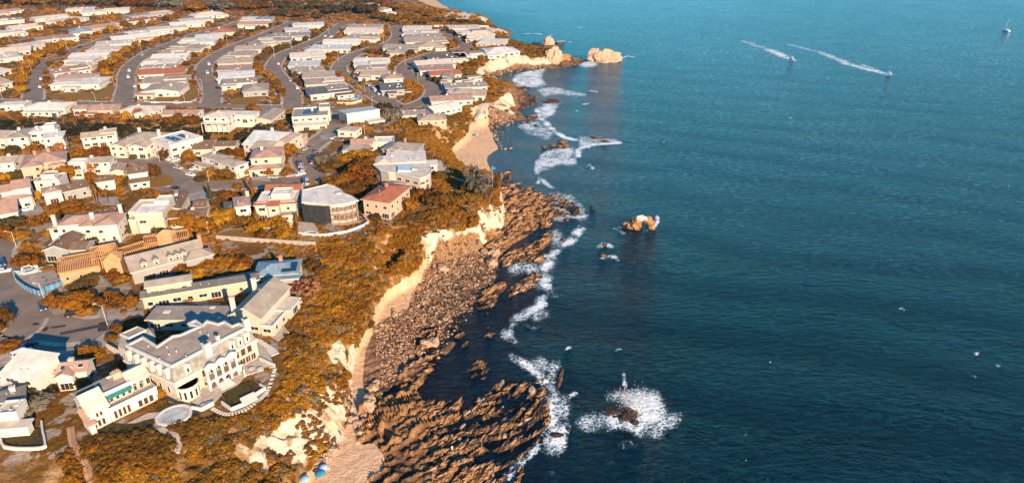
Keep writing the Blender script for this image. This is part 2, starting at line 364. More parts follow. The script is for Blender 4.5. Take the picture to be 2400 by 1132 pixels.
# gullies on the bluff and small unevenness off the flat
slope = np.hypot(np.gradient(ZG, axis=0)/np.gradient(YG, axis=0), np.gradient(ZG, axis=1)/np.gradient(XG, axis=1))
bluff = np.clip((ZG-1.5)/2, 0, 1)*np.clip((HPG-.3-ZG)/1.5, 0, 1)*(1-plat)
bluff = blur(bluff, 2)
ZG = ZG+bluff*(1.5*fbm(XG/9, YG/9, 3, 41)+1.3*(1-2.2*np.abs(fbm(XG/5.5, YG/5.5, 3, 42)))*np.clip(slope, 0, 1)+.7*(1-2.2*np.abs(fbm(XG/2.4, YG/2.4, 2, 43)))*np.clip(slope, 0, 1)+.3*det)
ZG = ZG+M['sand']*.10*fbm(XG/4, YG/4, 3, 12)
CLIFF = [cJ([(520, 760), (620, 690), (760, 600), (900, 500), (1060, 420), (1190, 390), (1215, 560), (1190, 690), (1080, 840), (900, 860), (640, 930), (440, 870)]), cK([(15, 690), (60, 710), (118, 752), (104, 774), (50, 738)]), cK([(190, 812), (250, 830), (310, 855), (300, 872), (230, 850)]), cJ([(640, 120), (700, 160), (740, 260), (720, 265), (670, 180)]), cJ([(1000, 400), (1080, 395), (1090, 440), (1020, 440)]), cK([(950, 190), (985, 190), (1000, 330), (1020, 470), (960, 500), (870, 470), (820, 420), (800, 340), (910, 320), (960, 300)]), cK([(400, 500), (560, 480), (690, 480), (810, 440), (860, 540), (840, 600), (640, 665), (450, 730), (440, 640)]),
         cJ([(1200, 120), (1230, 120), (1215, 560), (1190, 680), (1080, 830), (900, 850), (880, 930), (640, 930), (440, 860), (560, 800), (760, 720), (840, 560), (940, 520), (1080, 470), (1150, 420)]),
         cJ([(310, 900), (360, 830), (560, 900), (600, 1060), (440, 980)]), cJ([(1000, 90), (1150, 100), (1160, 220), (1040, 170)]),
         cM([(300, 590), (480, 540), (630, 430), (650, 520), (660, 650), (560, 600), (480, 640), (310, 650)]), cM([(330, 340), (420, 260), (600, 225), (840, 225), (960, 220), (1000, 260), (860, 290), (600, 300), (470, 320)]),
         cM([(400, 50), (420, 20), (520, 20), (600, 40), (480, 60)]), cB([(1500, 110), (1700, 100), (1850, 150), (1880, 180), (1700, 150), (1580, 140)])]
m = np.zeros(XG.shape)
for p in CLIFF:
    for z in (3, 7, 11): m[inside(PL(p, z), XG, YG) & (ZG > z-2.6) & (ZG < z+2.6)] = 1
M['cliff'] = blur(m, 2)*np.clip((ZG-1.0)/1.2, 0, 1)
# garden / pale paved mix of the estates
M['bluff'] = bluff
M['wet'] = np.clip((.75+1.0*fbm(XG/7, YG/7, 3, 99)+.5*np.clip((XG-5)/14, 0, 1)-ZG)/.7, 0, 1)*np.clip(M['reef']+M['cob']+.6*M['sand'], 0, 1)
kk = (YG > 420)*np.clip((ZG-PZ+1)/1, 0, 1)
def zat(x, y):
    """terrain height at a place"""
    r = np.clip(np.searchsorted(yr, y)-1, 0, NR-2); c = np.clip(np.searchsorted(ur, x/y)-1, 0, NC-2)
    fy = min(1, max(0, (y-yr[r])/(yr[r+1]-yr[r]))); fu = min(1, max(0, (x/y-ur[c])/(ur[c+1]-ur[c])))
    return float((ZG[r, c]*(1-fu)+ZG[r, c+1]*fu)*(1-fy)+(ZG[r+1, c]*(1-fu)+ZG[r+1, c+1]*fu)*fy)
ii = np.arange(NR*NC).reshape(NR, NC)
keep = (ZG[:-1, :-1] > -4.5) | (ZG[1:, 1:] > -4.5)
FQ = np.stack([ii[:-1, :-1], ii[:-1, 1:], ii[1:, 1:], ii[1:, :-1]], -1)[keep]
t = NT('ground', .9, .12)
nA = t.noise(.09, 5); nB = t.noise(.55, 4); nC = t.noise(2.4, 3)
soil = t.mix(t.step(nB, .35, .65), (.16, .070, .016), (.25, .13, .045))
grass = t.mix(t.step(nC, .3, .7), (.10, .044, .006), (.20, .088, .010))
g = t.mix(t.step(nA, .42, .58), soil, grass)
pave = t.mix(t.step(nC, .3, .7), (.30, .24, .18), (.42, .35, .28))
g = t.mix(t.math('MULTIPLY', t.math('SUBTRACT', t.step(t.noise(.16, 3, t.co(loc=(40, 7, 0))), .52, .58), t.math('MULTIPLY', t.attr('bluff'), 3.0), True), .8), g, pave)
dry = t.mix(t.step(nC, .3, .7), (.30, .155, .06), (.50, .31, .165))
g = t.mix(t.math('MULTIPLY', t.attr('bluff'), t.step(t.noise(.13, 5, t.co(loc=(9, 3, 0))), .47, .60)), g, dry)
sandc = t.mix(t.step(nB, .25, .75), (.58, .35, .19), (.72, .465, .275))
sandc = t.mix(t.math('MULTIPLY', t.step(nC, .55, .75), .35), sandc, (.34, .22, .14))
strat = t.n('ShaderNodeTexWave', wave_type='BANDS', bands_direction='Z'); strat.inputs['Scale'].default_value = .55; strat.inputs['Distortion'].default_value = 5; strat.inputs['Detail'].default_value = 3; strat.inputs['Detail Scale'].default_value = .5
t.set(strat.inputs[0], t.co())
cl = t.mix(t.step(nB, .3, .7), (.66, .49, .33), (.88, .74, .56)); cl = t.mix(t.math('MULTIPLY', strat.outputs['Fac'], .4), cl, (.50, .32, .16))
cl = t.mix(t.step(nC, .52, .72), cl, (.34, .20, .09)); cl = t.mix(t.step(t.noise(.22, 5, t.co(scale=(1, 1, .35))), .52, .66), cl, (.30, .17, .075))
rck = t.mix(t.step(nB, .3, .7), (.17, .082, .034), (.36, .19, .085)); rck = t.mix(t.math('MULTIPLY', t.step(nC, .45, .7), .6), rck, (.10, .05, .025))
rck = t.mix(t.math('MULTIPLY', t.attr('cob'), .5), rck, t.mix(t.step(t.noise(1.1, 2), .35, .65), (.12, .068, .04), (.32, .2, .13)))
rck = t.mix(t.math('MULTIPLY', t.attr('wet'), .9), rck, (.035, .026, .02))
c = t.mix(t.step(t.math('ADD', t.attr('sand'), t.math('MULTIPLY', t.math('SUBTRACT', nB, .5), .5)), .3, .6), g, sandc)
c = t.mix(t.step(t.math('ADD', t.attr('cliff'), t.math('MULTIPLY', t.math('SUBTRACT', nB, .5), 1.3)), .35, .6), c, cl)
c = t.mix(t.step(t.attr('rock'), .3, .6), c, rck)
ground_mat = t.out(c); t.bump(t.math('ADD', nB, t.math('MULTIPLY', nC, .6)), .8, .5)
M['rock'] = np.clip(np.maximum(M['reef'], M['cob'])+(ZG < .5)*.6*(1-M['sand']), 0, 1)
ter = put('ground', npmesh('ground', np.stack([XG.ravel(), YG.ravel(), ZG.ravel()], 1), FQ, [ground_mat], None, {k: M[k].ravel() for k in ('sand', 'cliff', 'rock', 'cob', 'wet', 'bluff')}, True))
tag(ter, kind='structure')

# ================================================================ SEA
wy = list(20*np.exp(np.arange(0, math.log(75/20), .05)))+list(75.5*np.exp(np.arange(0, math.log(1600/75), .0048)))+list(1600*np.exp(np.arange(.05, 1.15, .06)))
wu = np.concatenate([np.linspace(-.34, .30, 300, endpoint=False), np.linspace(.30, .9, 230, endpoint=False), np.linspace(.9, 1.4, 20, endpoint=False), np.linspace(1.4, 6, 24)])
WY, WU = np.meshgrid(np.array(wy), wu, indexing='ij'); WX = WU*WY
FO = np.zeros(WX.shape); FP = np.zeros(WX.shape)
def foam(pts, width, s=1.0, z=0.0, brk=True):
    """a streak of foam along a line; width in metres"""
    global FO, FP
    pl = PL(pts, z); width *= .78; m = (WX > pl[:, 0].min()-width*3) & (WX < pl[:, 0].max()+width*3) & (WY > pl[:, 1].min()-width*3) & (WY < pl[:, 1].max()+width*3)
    d = dseg(WX[m], WY[m], pl); A_ = FO if brk else FP; A_[m] = np.maximum(A_[m], s*np.exp(-(d/width)**2))
def foampoly(pts, s=.8, n=3, z=0.0):
    global FP
    q_ = PL(pts, z); n = n*6 if q_[:, 1].mean() < 260 else n*2
    m = inside(q_, WX+2.2*fbm(WX/5, WY/5, 3, 31), WY+2.2*fbm(WX/5, WY/5, 3, 32)).astype(float)*s*1.05; FP = np.maximum(FP, blur(m, n))
foampoly(cM([(615, 372), (640, 340), (740, 318), (830, 308), (800, 370), (830, 420), (700, 432), (640, 425)]), .72); foam(cM([(625, 400), (615, 370), (640, 345), (720, 325), (820, 308)]), 2.6, 1); foam(cM([(640, 428), (720, 432), (800, 430)]), 2, .9)
foam(cM([(775, 585), (790, 640), (850, 700), (900, 745), (960, 780), (1030, 800)]), 2.6, 1); foampoly(cM([(770, 580), (880, 560), (900, 600), (820, 660)]), .75); foampoly(cM([(620, 690), (780, 660), (880, 740), (860, 800), (700, 760)]), .5)
foampoly(cM([(760, 440), (880, 430), (1130, 480), (1100, 495), (900, 480), (820, 500)]), .62); foampoly(cM([(800, 540), (900, 545), (950, 520), (900, 580), (830, 580)]), .72)
foam(cM([(1060, 920), (1062, 870), (1100, 850), (1200, 830), (1340, 818)]), 2.4, 1); foampoly(cM([(1050, 770), (1150, 770), (1330, 800), (1330, 825), (1200, 830), (1070, 880)]), .62)
foampoly(cM([(770, 930), (850, 870), (1020, 850), (1045, 975), (900, 985), (770, 1030)]), .66); foam(cM([(768, 1010), (775, 950), (820, 890), (900, 870)]), 1.8, .95); foam(cM([(770, 1020), (780, 1060), (775, 1100)]), 1.5, .7)
foampoly(cM([(1060, 260), (1120, 245), (1200, 265), (1180, 290), (1090, 295)]), .85); foam(cM([(1350, 230), (1400, 215), (1450, 222)]), 2, .75); foam(cM([(650, 65), (740, 55), (860, 70)]), 4, .55); foam(cM([(900, 115), (960, 110), (1040, 125)]), 3, .6); foam(cM([(1040, 15), (1110, 20)]), 3, .5)
foam(cM([(1115, 990), (1135, 970), (1160, 1000)]), 1.2, .7); foam(cM([(1650, 815), (1670, 805), (1680, 815)]), 1.2, .6); foam(cM([(1090, 550), (1130, 545), (1165, 535)]), 1.6, .7); foam(cM([(1140, 458), (1190, 462)]), 1.6, .85); foam(cM([(1015, 600), (1050, 597)]), 1.4, .7)
foam(cK([(1225, 0), (1215, 50), (1225, 100), (1290, 160), (1320, 180)]), 2, .6); foampoly(cK([(1300, 200), (1460, 220), (1560, 330), (1560, 390), (1480, 400), (1440, 370), (1420, 420), (1320, 410)]), .42)
foam(cK([(1530, 455), (1470, 530), (1440, 560), (1370, 610), (1310, 665), (1260, 740), (1265, 800), (1280, 860), (1340, 920)]), 2.6, .9); foam(cK([(1300, 670), (1265, 740), (1270, 800)]), 4, .8); foampoly(cK([(1300, 480), (1380, 470), (1420, 540), (1400, 590), (1330, 610), (1300, 560)]), .5)
foam(cK([(1260, 990), (1250, 960), (1270, 940)]), 2, .8); foam(cK([(1190, 1030), (1120, 1060), (1080, 1115), (1060, 1135)]), 3, .75); foampoly(cK([(1015, 700), (1080, 695), (1230, 720), (1220, 770), (1140, 780), (1030, 760)]), .62); foampoly(cK([(1200, 800), (1290, 760), (1310, 860), (1230, 880)]), .7)
foam(cK([(1650, 590), (1690, 560), (1730, 590)]), 1.6, .7); foam(cK([(1670, 670), (1720, 660), (1750, 660)]), 1.8, .95); foam(cK([(1430, 380), (1500, 390), (1560, 370)]), 1.4, .7)
foam(cL([(1360, 0), (1350, 40), (1300, 75), (1210, 130), (1155, 190), (1150, 235), (1190, 255)]), 2.4, .85); foampoly(cL([(1280, 60), (1440, 85), (1400, 110), (1300, 130)]), .55); foam(cL([(1260, 160), (1300, 180), (1340, 175)]), 1.4, .8)
foam(cL([(1185, 355), (1240, 390), (1300, 420), (1350, 460), (1380, 500)]), 2.2, .95); foampoly(cL([(1290, 380), (1390, 370), (1390, 470), (1330, 450)]), .6); foampoly(cL([(1380, 400), (1470, 380), (1490, 420), (1440, 600), (1540, 600), (1560, 680), (1500, 730), (1430, 760), (1400, 640), (1390, 540)]), .6)
foam(cL([(1400, 600), (1405, 690), (1430, 740), (1420, 770)]), 1.8, 1); foampoly(cL([(1350, 880), (1440, 790), (1540, 760), (1570, 800), (1520, 880), (1440, 970), (1380, 950)]), .85); foam(cL([(1350, 900), (1280, 970), (1200, 1040), (1160, 1100)]), 1.4, .7); foam(cL([(1530, 300), (1510, 315)]), 1, .6); foam(cL([(1410, 1070), (1440, 1080)]), 1.2, .5)
foampoly(cO([(960, 430), (1000, 350), (1150, 330), (1250, 300), (1550, 350), (1520, 420), (1600, 560), (1800, 560), (1800, 690), (1550, 720), (1540, 790), (1400, 790), (1250, 800), (1150, 720), (900, 700), (700, 750), (680, 610), (820, 560), (1000, 540), (1180, 640), (1150, 420)]), .62, 2)
foampoly(cO([(1160, 350), (1300, 320), (1480, 370), (1500, 520), (1600, 600), (1540, 680), (1350, 680), (1270, 560), (1200, 420)]), 1.0, 3); foampoly(cO([(860, 640), (1000, 570), (1100, 600), (1200, 670), (1050, 690)]), .9, 2); foampoly(cO([(1390, 690), (1480, 680), (1550, 770), (1430, 800)]), .9, 2)
foam(cO([(1140, 150), (1140, 210), (1160, 260), (1160, 330)]), .7, .5); foam(cO([(1180, 880), (1270, 870)]), 2.2, .6); foam(cO([(980, 1080), (1020, 1050)]), 1.2, .6); foam(cO([(600, 380), (640, 360)]), 1, .7)
for (a, b, wd, s) in (((1855, 141), (1822, 126), 4.5, .9), ((1840, 134), (1806, 118), 6.5, .75), ((1810, 120), (1745, 98), 6, .42), ((1745, 98), (1600, 80), 5, .22), ((2082, 175), (2030, 162), 3.5, .95), ((2040, 165), (1985, 150), 5.5, .8), ((1990, 150), (1925, 124), 5, .6), ((1925, 124), (1850, 105), 5, .38), ((1850, 105), (1760, 98), 5, .2),
                      ((2085, 175), (2022, 152), 2, .6)):
    foam([a, b], wd*1.25, s, 0, False)
foam([(1540, 508), (1541, 520), (1530, 534), (1515, 541)], 1.1, 1.0); foam([(1448, 540), (1462, 547), (1480, 546)], 1.0, .9); foam([(1455, 532), (1440, 536)], .8, .6); foam([(1372, 152), (1400, 147), (1440, 142), (1462, 138)], 1.5, .8)
for k in range(34):   # scattered whitecaps
    px = random.uniform(1350, 2380); py = random.uniform(60, 1000)
    q = P(px, py, 0); L = random.uniform(1, 3.5); foam([(px, py), (px+L*4, py+random.uniform(-3, 5))], random.uniform(.5, .9), random.uniform(.3, .48))
calm = np.zeros(WX.shape)
for p in (cL([(560, 330), (780, 330), (900, 160), (900, 0), (1140, 0), (1150, 250), (1190, 360), (1340, 470), (1120, 510), (880, 590), (650, 640), (560, 560)]), cL([(200, 600), (1420, 480), (1300, 1300), (300, 1300)]), cM([(455, 900), (640, 870), (780, 880), (770, 1050), (460, 1090)])):
    calm[inside(PL(p), WX, WY)] = 1
calm = blur(calm, 5)
jj = np.arange(WX.size).reshape(WX.shape)
WQ = np.stack([jj[:-1, :-1], jj[:-1, 1:], jj[1:, 1:], jj[1:, :-1]], -1).reshape(-1, 4)
swell = .10*np.sin((WX*.35+WY*.94)/5.5+2*fbm(WX/60, WY/60, 2, 77))*(1-.7*calm)*np.clip(1.6-WY/600, 0, 1)
fz = np.clip(FO, 0, 1)*.18*(1+fbm(WX/1.5, WY/1.5, 2, 5))
FO *= .26+1.0*np.clip(.5+1.5*fbm(WX/5, WY/5, 3, 66), 0, 1)
FP *= .62+.52*np.clip(.5+1.5*fbm(WX/4, WY/4, 4, 67), 0, 1)
def tz(A, X, Y):
    y = np.array(yr); r = np.clip(np.searchsorted(y, Y)-1, 0, NR-2); c = np.clip(np.searchsorted(ur, X/Y)-1, 0, NC-2); return (A[r, c]+A[r+1, c]+A[r, c+1]+A[r+1, c+1])/4
gz_ = tz(ZG, WX, WY); surf = np.clip(blur(np.maximum(FO, FP), 14)*3.2, 0, 1)
FO = np.maximum(np.maximum(FO, FP), .62*np.exp(-((gz_+.15)/.5)**2)*surf*(WX/WY < .25)*np.clip(.5+1.3*fbm(WX/4, WY/4, 3, 68), 0, 1.2))
t = NT('sea_water', .12, .4); t.b.inputs['IOR'].default_value = 1.33
mv = t.co(scale=(.55, 1.25, 1), rz=-.30)
w1 = t.noise(.075, 3, mv, .6, .5); w2 = t.noise(.5, 4, mv, .66, .3); w3 = t.noise(1.5, 3, t.co(scale=(.7, 1.2, 1), rz=.2), .6)
lf = t.noise(.012, 3, t.co(scale=(.5, 1.4, 1), rz=.5))
h = t.math('ADD', t.math('ADD', t.math('MULTIPLY', w1, 1.9), t.math('MULTIPLY', w2, 1.5)), t.math('MULTIPLY', w3, .45))
h = t.math('MULTIPLY', h, t.math('MULTIPLY', t.math('SUBTRACT', 1.0, t.math('MULTIPLY', t.attr('calm'), .4)), t.step(lf, .3, .7, .75, 1.15)))
deep = t.mix(t.step(w1, .35, .65), (.0001, .0030, .0055), (.0003, .0075, .0120))
# distant haze and sky sheen painted into the water colour, near water left dark
deep = t.mix(t.attr('haze_tint'), deep, (.050, .165, .225))
crest = t.math('MULTIPLY', t.step(w2, .50, .61), t.step(t.noise(.05, 3, t.co(scale=(.6, 1.3, 1), rz=-.55)), .3, .65, .25, 1.0))  # sunlit flecks of the chop, put into the colour by noise
deep = t.mix(t.math('MULTIPLY', crest, .85), deep, t.mix(t.attr('haze_tint'), (.002, .026, .044), (.30, .58, .70)))
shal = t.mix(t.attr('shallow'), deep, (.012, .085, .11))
f1 = t.noise(.55, 5, t.co(), .65, 1.0); f2 = t.noise(2.6, 3, t.co(), .6, .6)
vor = t.n('ShaderNodeTexVoronoi', feature='DISTANCE_TO_EDGE'); vor.inputs['Scale'].default_value = .8
vv = t.n('ShaderNodeMix', data_type='VECTOR'); vv.inputs[0].default_value = .35; t.set(vv.inputs[4], t.co()); nn = t.n('ShaderNodeTexNoise'); nn.inputs['Scale'].default_value = .5; nn.inputs['Detail'].default_value = 3; t.set(nn.inputs['Vector'], t.co())
va = t.n('ShaderNodeVectorMath', operation='MULTIPLY_ADD'); t.set(va.inputs[0], nn.outputs['Color']); va.inputs[1].default_value = (3.5, 3.5, 3.5); t.set(va.inputs[2], t.co()); t.set(vor.inputs['Vector'], va.outputs[0])
lace = t.step(vor.outputs['Distance'], .0, .30, 1.0, 0.0)
tex = t.math('ADD', t.math('MULTIPLY', f1, .80), t.math('ADD', t.math('MULTIPLY', f2, .22), t.math('MULTIPLY', lace, .24)))
fa = t.math('ADD', t.attr('foam'), t.math('MULTIPLY', t.math('SUBTRACT', tex, .61), 2.0))
fm = t.math('MULTIPLY', t.step(fa, .28, .92), t.step(t.attr('foam'), .06, .3))
milk = t.mix(t.math('MULTIPLY', t.step(t.attr('foam'), .10, .8), .75), shal, (.07, .27, .35))
sea_mat = t.out(t.mix(fm, milk, (.80, .84, .84)))
rf_ = t.math('ADD', t.math('MULTIPLY', t.attr('haze_tint'), .08), .09)
t.set(t.b.inputs['Roughness'], t.math('ADD', rf_, t.math('MULTIPLY', fm, .55)))
t.bump(t.math('ADD', h, t.math('MULTIPLY', fm, .5)), .8, 1.1)
SHW = np.clip(np.interp(WY, [0, 300, 500, 900, 1300], [.0, .05, .55, .9, 1]), 0, 1)*0
dsh = dseg(WX, WY, PL(WATER)); SHW = np.exp(-(dsh/38)**2)*np.clip((WY-260)/120, 0, 1)
HTINT = np.clip((WY-190)/950, 0, 1)**.9*np.clip(1+.25*fbm(WX/90, WY/160, 2, 12), 0, 1.3)  # painted haze and sky sheen, growing with distance
sea = put('sea', npmesh('sea', np.stack([WX.ravel(), WY.ravel(), (swell+fz).ravel()], 1), WQ, [sea_mat], None, {'foam': FO.ravel(), 'calm': calm.ravel(), 'shallow': SHW.ravel(), 'haze_tint': HTINT.ravel()}, True))
tag(sea, kind='structure')
# ================================================================ HOUSE BUILDER
WALL = {}
for n_, c_ in dict(white=(.62, .565, .49), cream=(.53, .45, .355), tan=(.52, .41, .30), peach=(.56, .38, .27), grey=(.30, .30, .29), brick=(.42, .22, .14), pink=(.66, .50, .42), dark=(.09, .09, .09), wood=(.46, .30, .17)).items():
    WALL[n_] = flat('wall_'+n_, c_, .8, .06, .25)
ROOF = {}
for n_, c_ in dict(tan=(.44, .345, .26), gray=(.36, .305, .245), white=(.74, .67, .57), brown=(.20, .125, .08), red=(.42, .15, .08), slate=(.155, .15, .14), cream=(.66, .56, .45), rose=(.46, .285, .21), pale=(.60, .60, .57), blue=(.22, .32, .38), dark=(.05, .055, .06)).items():
    ROOF[n_] = roofmat('roof_'+n_, c_)
TRIM = flat('white_trim', (.60, .56, .50), .6, .05)
GLASS = NT('window_glass', .08, .6); GLASS = GLASS.out((.018, .022, .026))
WARMG = flat('brown_pane', (.10, .045, .02), .25, .3, 1.5, .6)  # dark warm brown for some panes, mottled
CONC = flat('concrete', (.40, .35, .29), .9, .12)
STONE = flat('pale_stone', (.48, .40, .32), .85, .12, .8)
METAL = flat('dark_metal', (.05, .05, .05), .5, .1)
STEEL = flat('grey_steel', (.42, .42, .42), .45, .08)
WOODT = flat('timber', (.52, .27, .11), .8, .2, 1.2)
_win = {}
def window_mesh(w_, h_, near, glass=None, muntin=1):
    key = (round(w_, 1), round(h_, 1), near, glass.name if glass else '', muntin)
    if key in _win: return _win[key]
    w_, h_ = key[0], key[1]; g = glass or GLASS
    m = MB(); f = .11 if near else .16
    m.box(-w_/2, -.09, 0, -w_/2+f, .02, h_); m.box(w_/2-f, -.09, 0, w_/2, .02, h_)
    m.box(-w_/2+f, -.09, h_-f, w_/2-f, .02, h_); m.box(-w_/2+f, -.13, -.04, w_/2-f, .02, f)
    k = max(0, int(round(w_/1.1))-1) if muntin else 0
    for i in range(k):
        x = -w_/2+w_*(i+1)/(k+1); m.box(x-.035, -.06, f, x+.035, .02, h_-f)
    p = MB(); p.poly([(-w_/2+f, -.03, f), (w_/2-f, -.03, f), (w_/2-f, -.03, h_-f), (-w_/2+f, -.03, h_-f)])
    if near: r = (m.mesh('window', TRIM), p.mesh('pane', g))
    else:
        m.poly([(-w_/2+f, -.03, f), (w_/2-f, -.03, f), (w_/2-f, -.03, h_-f), (-w_/2+f, -.03, h_-f)], 1); r = (m.mesh('window', [TRIM, g]), None)
    _win[key] = r; return r
def add_window(root, x, y, z, rz, w_, h_, near=True, glass=None, name='window'):
    a, b = window_mesh(w_, h_, near, glass)
    o = put(name, a, root, (x, y, z), rz)
    if b: put('pane', b, o)
    return o
def solid_roof(mb, x0, y0, x1, y1, h, kind, pitch=.33, ov=.5, wallmb=None, th=.22):
    X0, Y0, X1, Y1 = x0-ov, y0-ov, x1+ov, y1+ov; W_, D_ = X1-X0, Y1-Y0
    if kind == 'hip':
        r = pitch*min(W_, D_)/2; k = min(W_, D_)/2*.98; b = h
        if W_ >= D_: ra, rb = (X0+k, (Y0+Y1)/2), (X1-k, (Y0+Y1)/2)
        else: ra, rb = ((X0+X1)/2, Y0+k), ((X0+X1)/2, Y1-k)
        mb.prism([(X0, Y0), (X1, Y0), (X1, Y1), (X0, Y1)], b-.05, b+.12, 1, None, True)
        e = [(X0, Y0, b+.125), (X1, Y0, b+.125), (X1, Y1, b+.125), (X0, Y1, b+.125)]; A_ = (*ra, b+r+.12); B_ = (*rb, b+r+.12)
        if W_ >= D_: fs = [(e[0], e[1], B_, A_), (e[1], e[2], B_), (e[2], e[3], A_, B_), (e[3], e[0], A_)]
        else: fs = [(e[0], e[1], A_), (e[1], e[2], B_, A_), (e[2], e[3], B_), (e[3], e[0], A_, B_)]
        for q in fs: mb.poly(q)
        return b+r
    if kind in ('gx', 'gy'):
        # chevron profile extruded along the ridge
        if kind == 'gx': span = D_; prof = [(Y0, h), ((Y0+Y1)/2, h+pitch*D_/2), (Y1, h)]; a0, a1 = X0, X1; f = lambda a, s, z: (a, s, z)
        else: span = W_; prof = [(X0, h), ((X0+X1)/2, h+pitch*W_/2), (X1, h)]; a0, a1 = Y0, Y1; f = lambda a, s, z: (s, a, z)
        lo = [(s, z-.03-.0) for s, z in prof]; up = [(s, z+th) for s, z in prof]
        for i in range(2):
            mb.poly([f(a0, *up[i]), f(a1, *up[i]), f(a1, *up[i+1]), f(a0, *up[i+1])])
            mb.poly([f(a0, *lo[i]), f(a0, *lo[i+1]), f(a1, *lo[i+1]), f(a1, *lo[i])], 1)
            for a in (a0, a1): mb.poly([f(a, *lo[i]), f(a, *up[i]), f(a, *up[i+1]), f(a, *lo[i+1])], 1)
        for i in (0, 2): mb.poly([f(a0, *lo[i]), f(a1, *lo[i]), f(a1, *up[i]), f(a0, *up[i])], 1)
        if wallmb is not None:
            z1 = h+pitch*(span/2-ov)+.0
            if kind == 'gx': 
                for a in (x0, x1): wallmb.poly([(a, y0, h-.05), (a, y1, h-.05), (a, y1, h+pitch*ov-.04), (a, (y0+y1)/2, h+pitch*span/2-.04), (a, y0, h+pitch*ov-.04)])
            else:
                for a in (y0, y1): wallmb.poly([(x0, a, h-.05), (x1, a, h-.05), (x1, a, h+pitch*ov-.04), ((x0+x1)/2, a, h+pitch*span/2-.04), (x0, a, h+pitch*ov-.04)])
        return h+pitch*span/2
    if kind == 'flat':
        mb.prism([(X0, Y0), (X1, Y0), (X1, Y1), (X0, Y1)], h, h+.28, 1, 0, True); return h+.3
    if kind == 'par':
        mb.poly([(x0+.2, y0+.2, h), (x1-.2, y0+.2, h), (x1-.2, y1-.2, h), (x0+.2, y1-.2, h)])
        for (a, b, c, d) in ((x0-.06, y0-.06, x1+.06, y0+.24), (x0-.06, y1-.24, x1+.06, y1+.06), (x0-.06, y0+.24, x0+.24, y1-.24), (x1-.24, y0+.24, x1+.06, y1-.24)): mb.box(a, b, h-.25, c, d, h+.5, 1)
        return h+.5
    if kind in ('shed', 'shedb'):
        za, zb = (h, h+pitch*D_) if kind == 'shed' else (h+pitch*D_, h)
        mb.poly([(X0, Y0, za+th), (X1, Y0, za+th), (X1, Y1, zb+th), (X0, Y1, zb+th)]); mb.poly([(X0, Y0, za), (X0, Y1, zb), (X1, Y1, zb), (X1, Y0, za)], 1)
        mb.poly([(X0, Y0, za), (X1, Y0, za), (X1, Y0, za+th), (X0, Y0, za+th)], 1); mb.poly([(X1, Y0, za), (X1, Y1, zb), (X1, Y1, zb+th), (X1, Y0, za+th)], 1)
        mb.poly([(X0, Y1, zb), (X0, Y0, za), (X0, Y0, za+th), (X0, Y1, zb+th)], 1); mb.poly([(X1, Y1, zb), (X0, Y1, zb), (X0, Y1, zb+th), (X1, Y1, zb+th)], 1)
        if wallmb is not None:
            ya, yb = max(za, h)-.02, max(zb, h)-.02
            for a in (x0, x1): wallmb.poly([(a, y0, h-.05), (a, y1, h-.05), (a, y1, yb), (a, y0, ya)])
            y = y1 if zb > za else y0; wallmb.poly([(x0, y, h-.05), (x1, y, h-.05), (x1, y, max(ya, yb)), (x0, y, max(ya, yb))])
        return max(za, zb)+th
LAND = []      # (x, y, radius, short name) for describing what stands beside a house
BLOCK = []     # house footprints as world boxes: keep plants off them
def fit(A, B, D, h, base=None):
    if base is None:
        base = PZ
        for _ in range(6): base = (HP(P(*A, base+h).y)+HP(P(*D, base+h).y))/2
    a = P(*A, base+h); b = P(*B, base+h); d = P(*D, base+h); u = (b-a).xy; W_ = u.length; u.normalize(); v = Vector((-u.y, u.x))
    Dp = (d-a).xy.dot(v)
    return a, math.atan2(u.y, u.x), W_, max(3.0, Dp), u, v
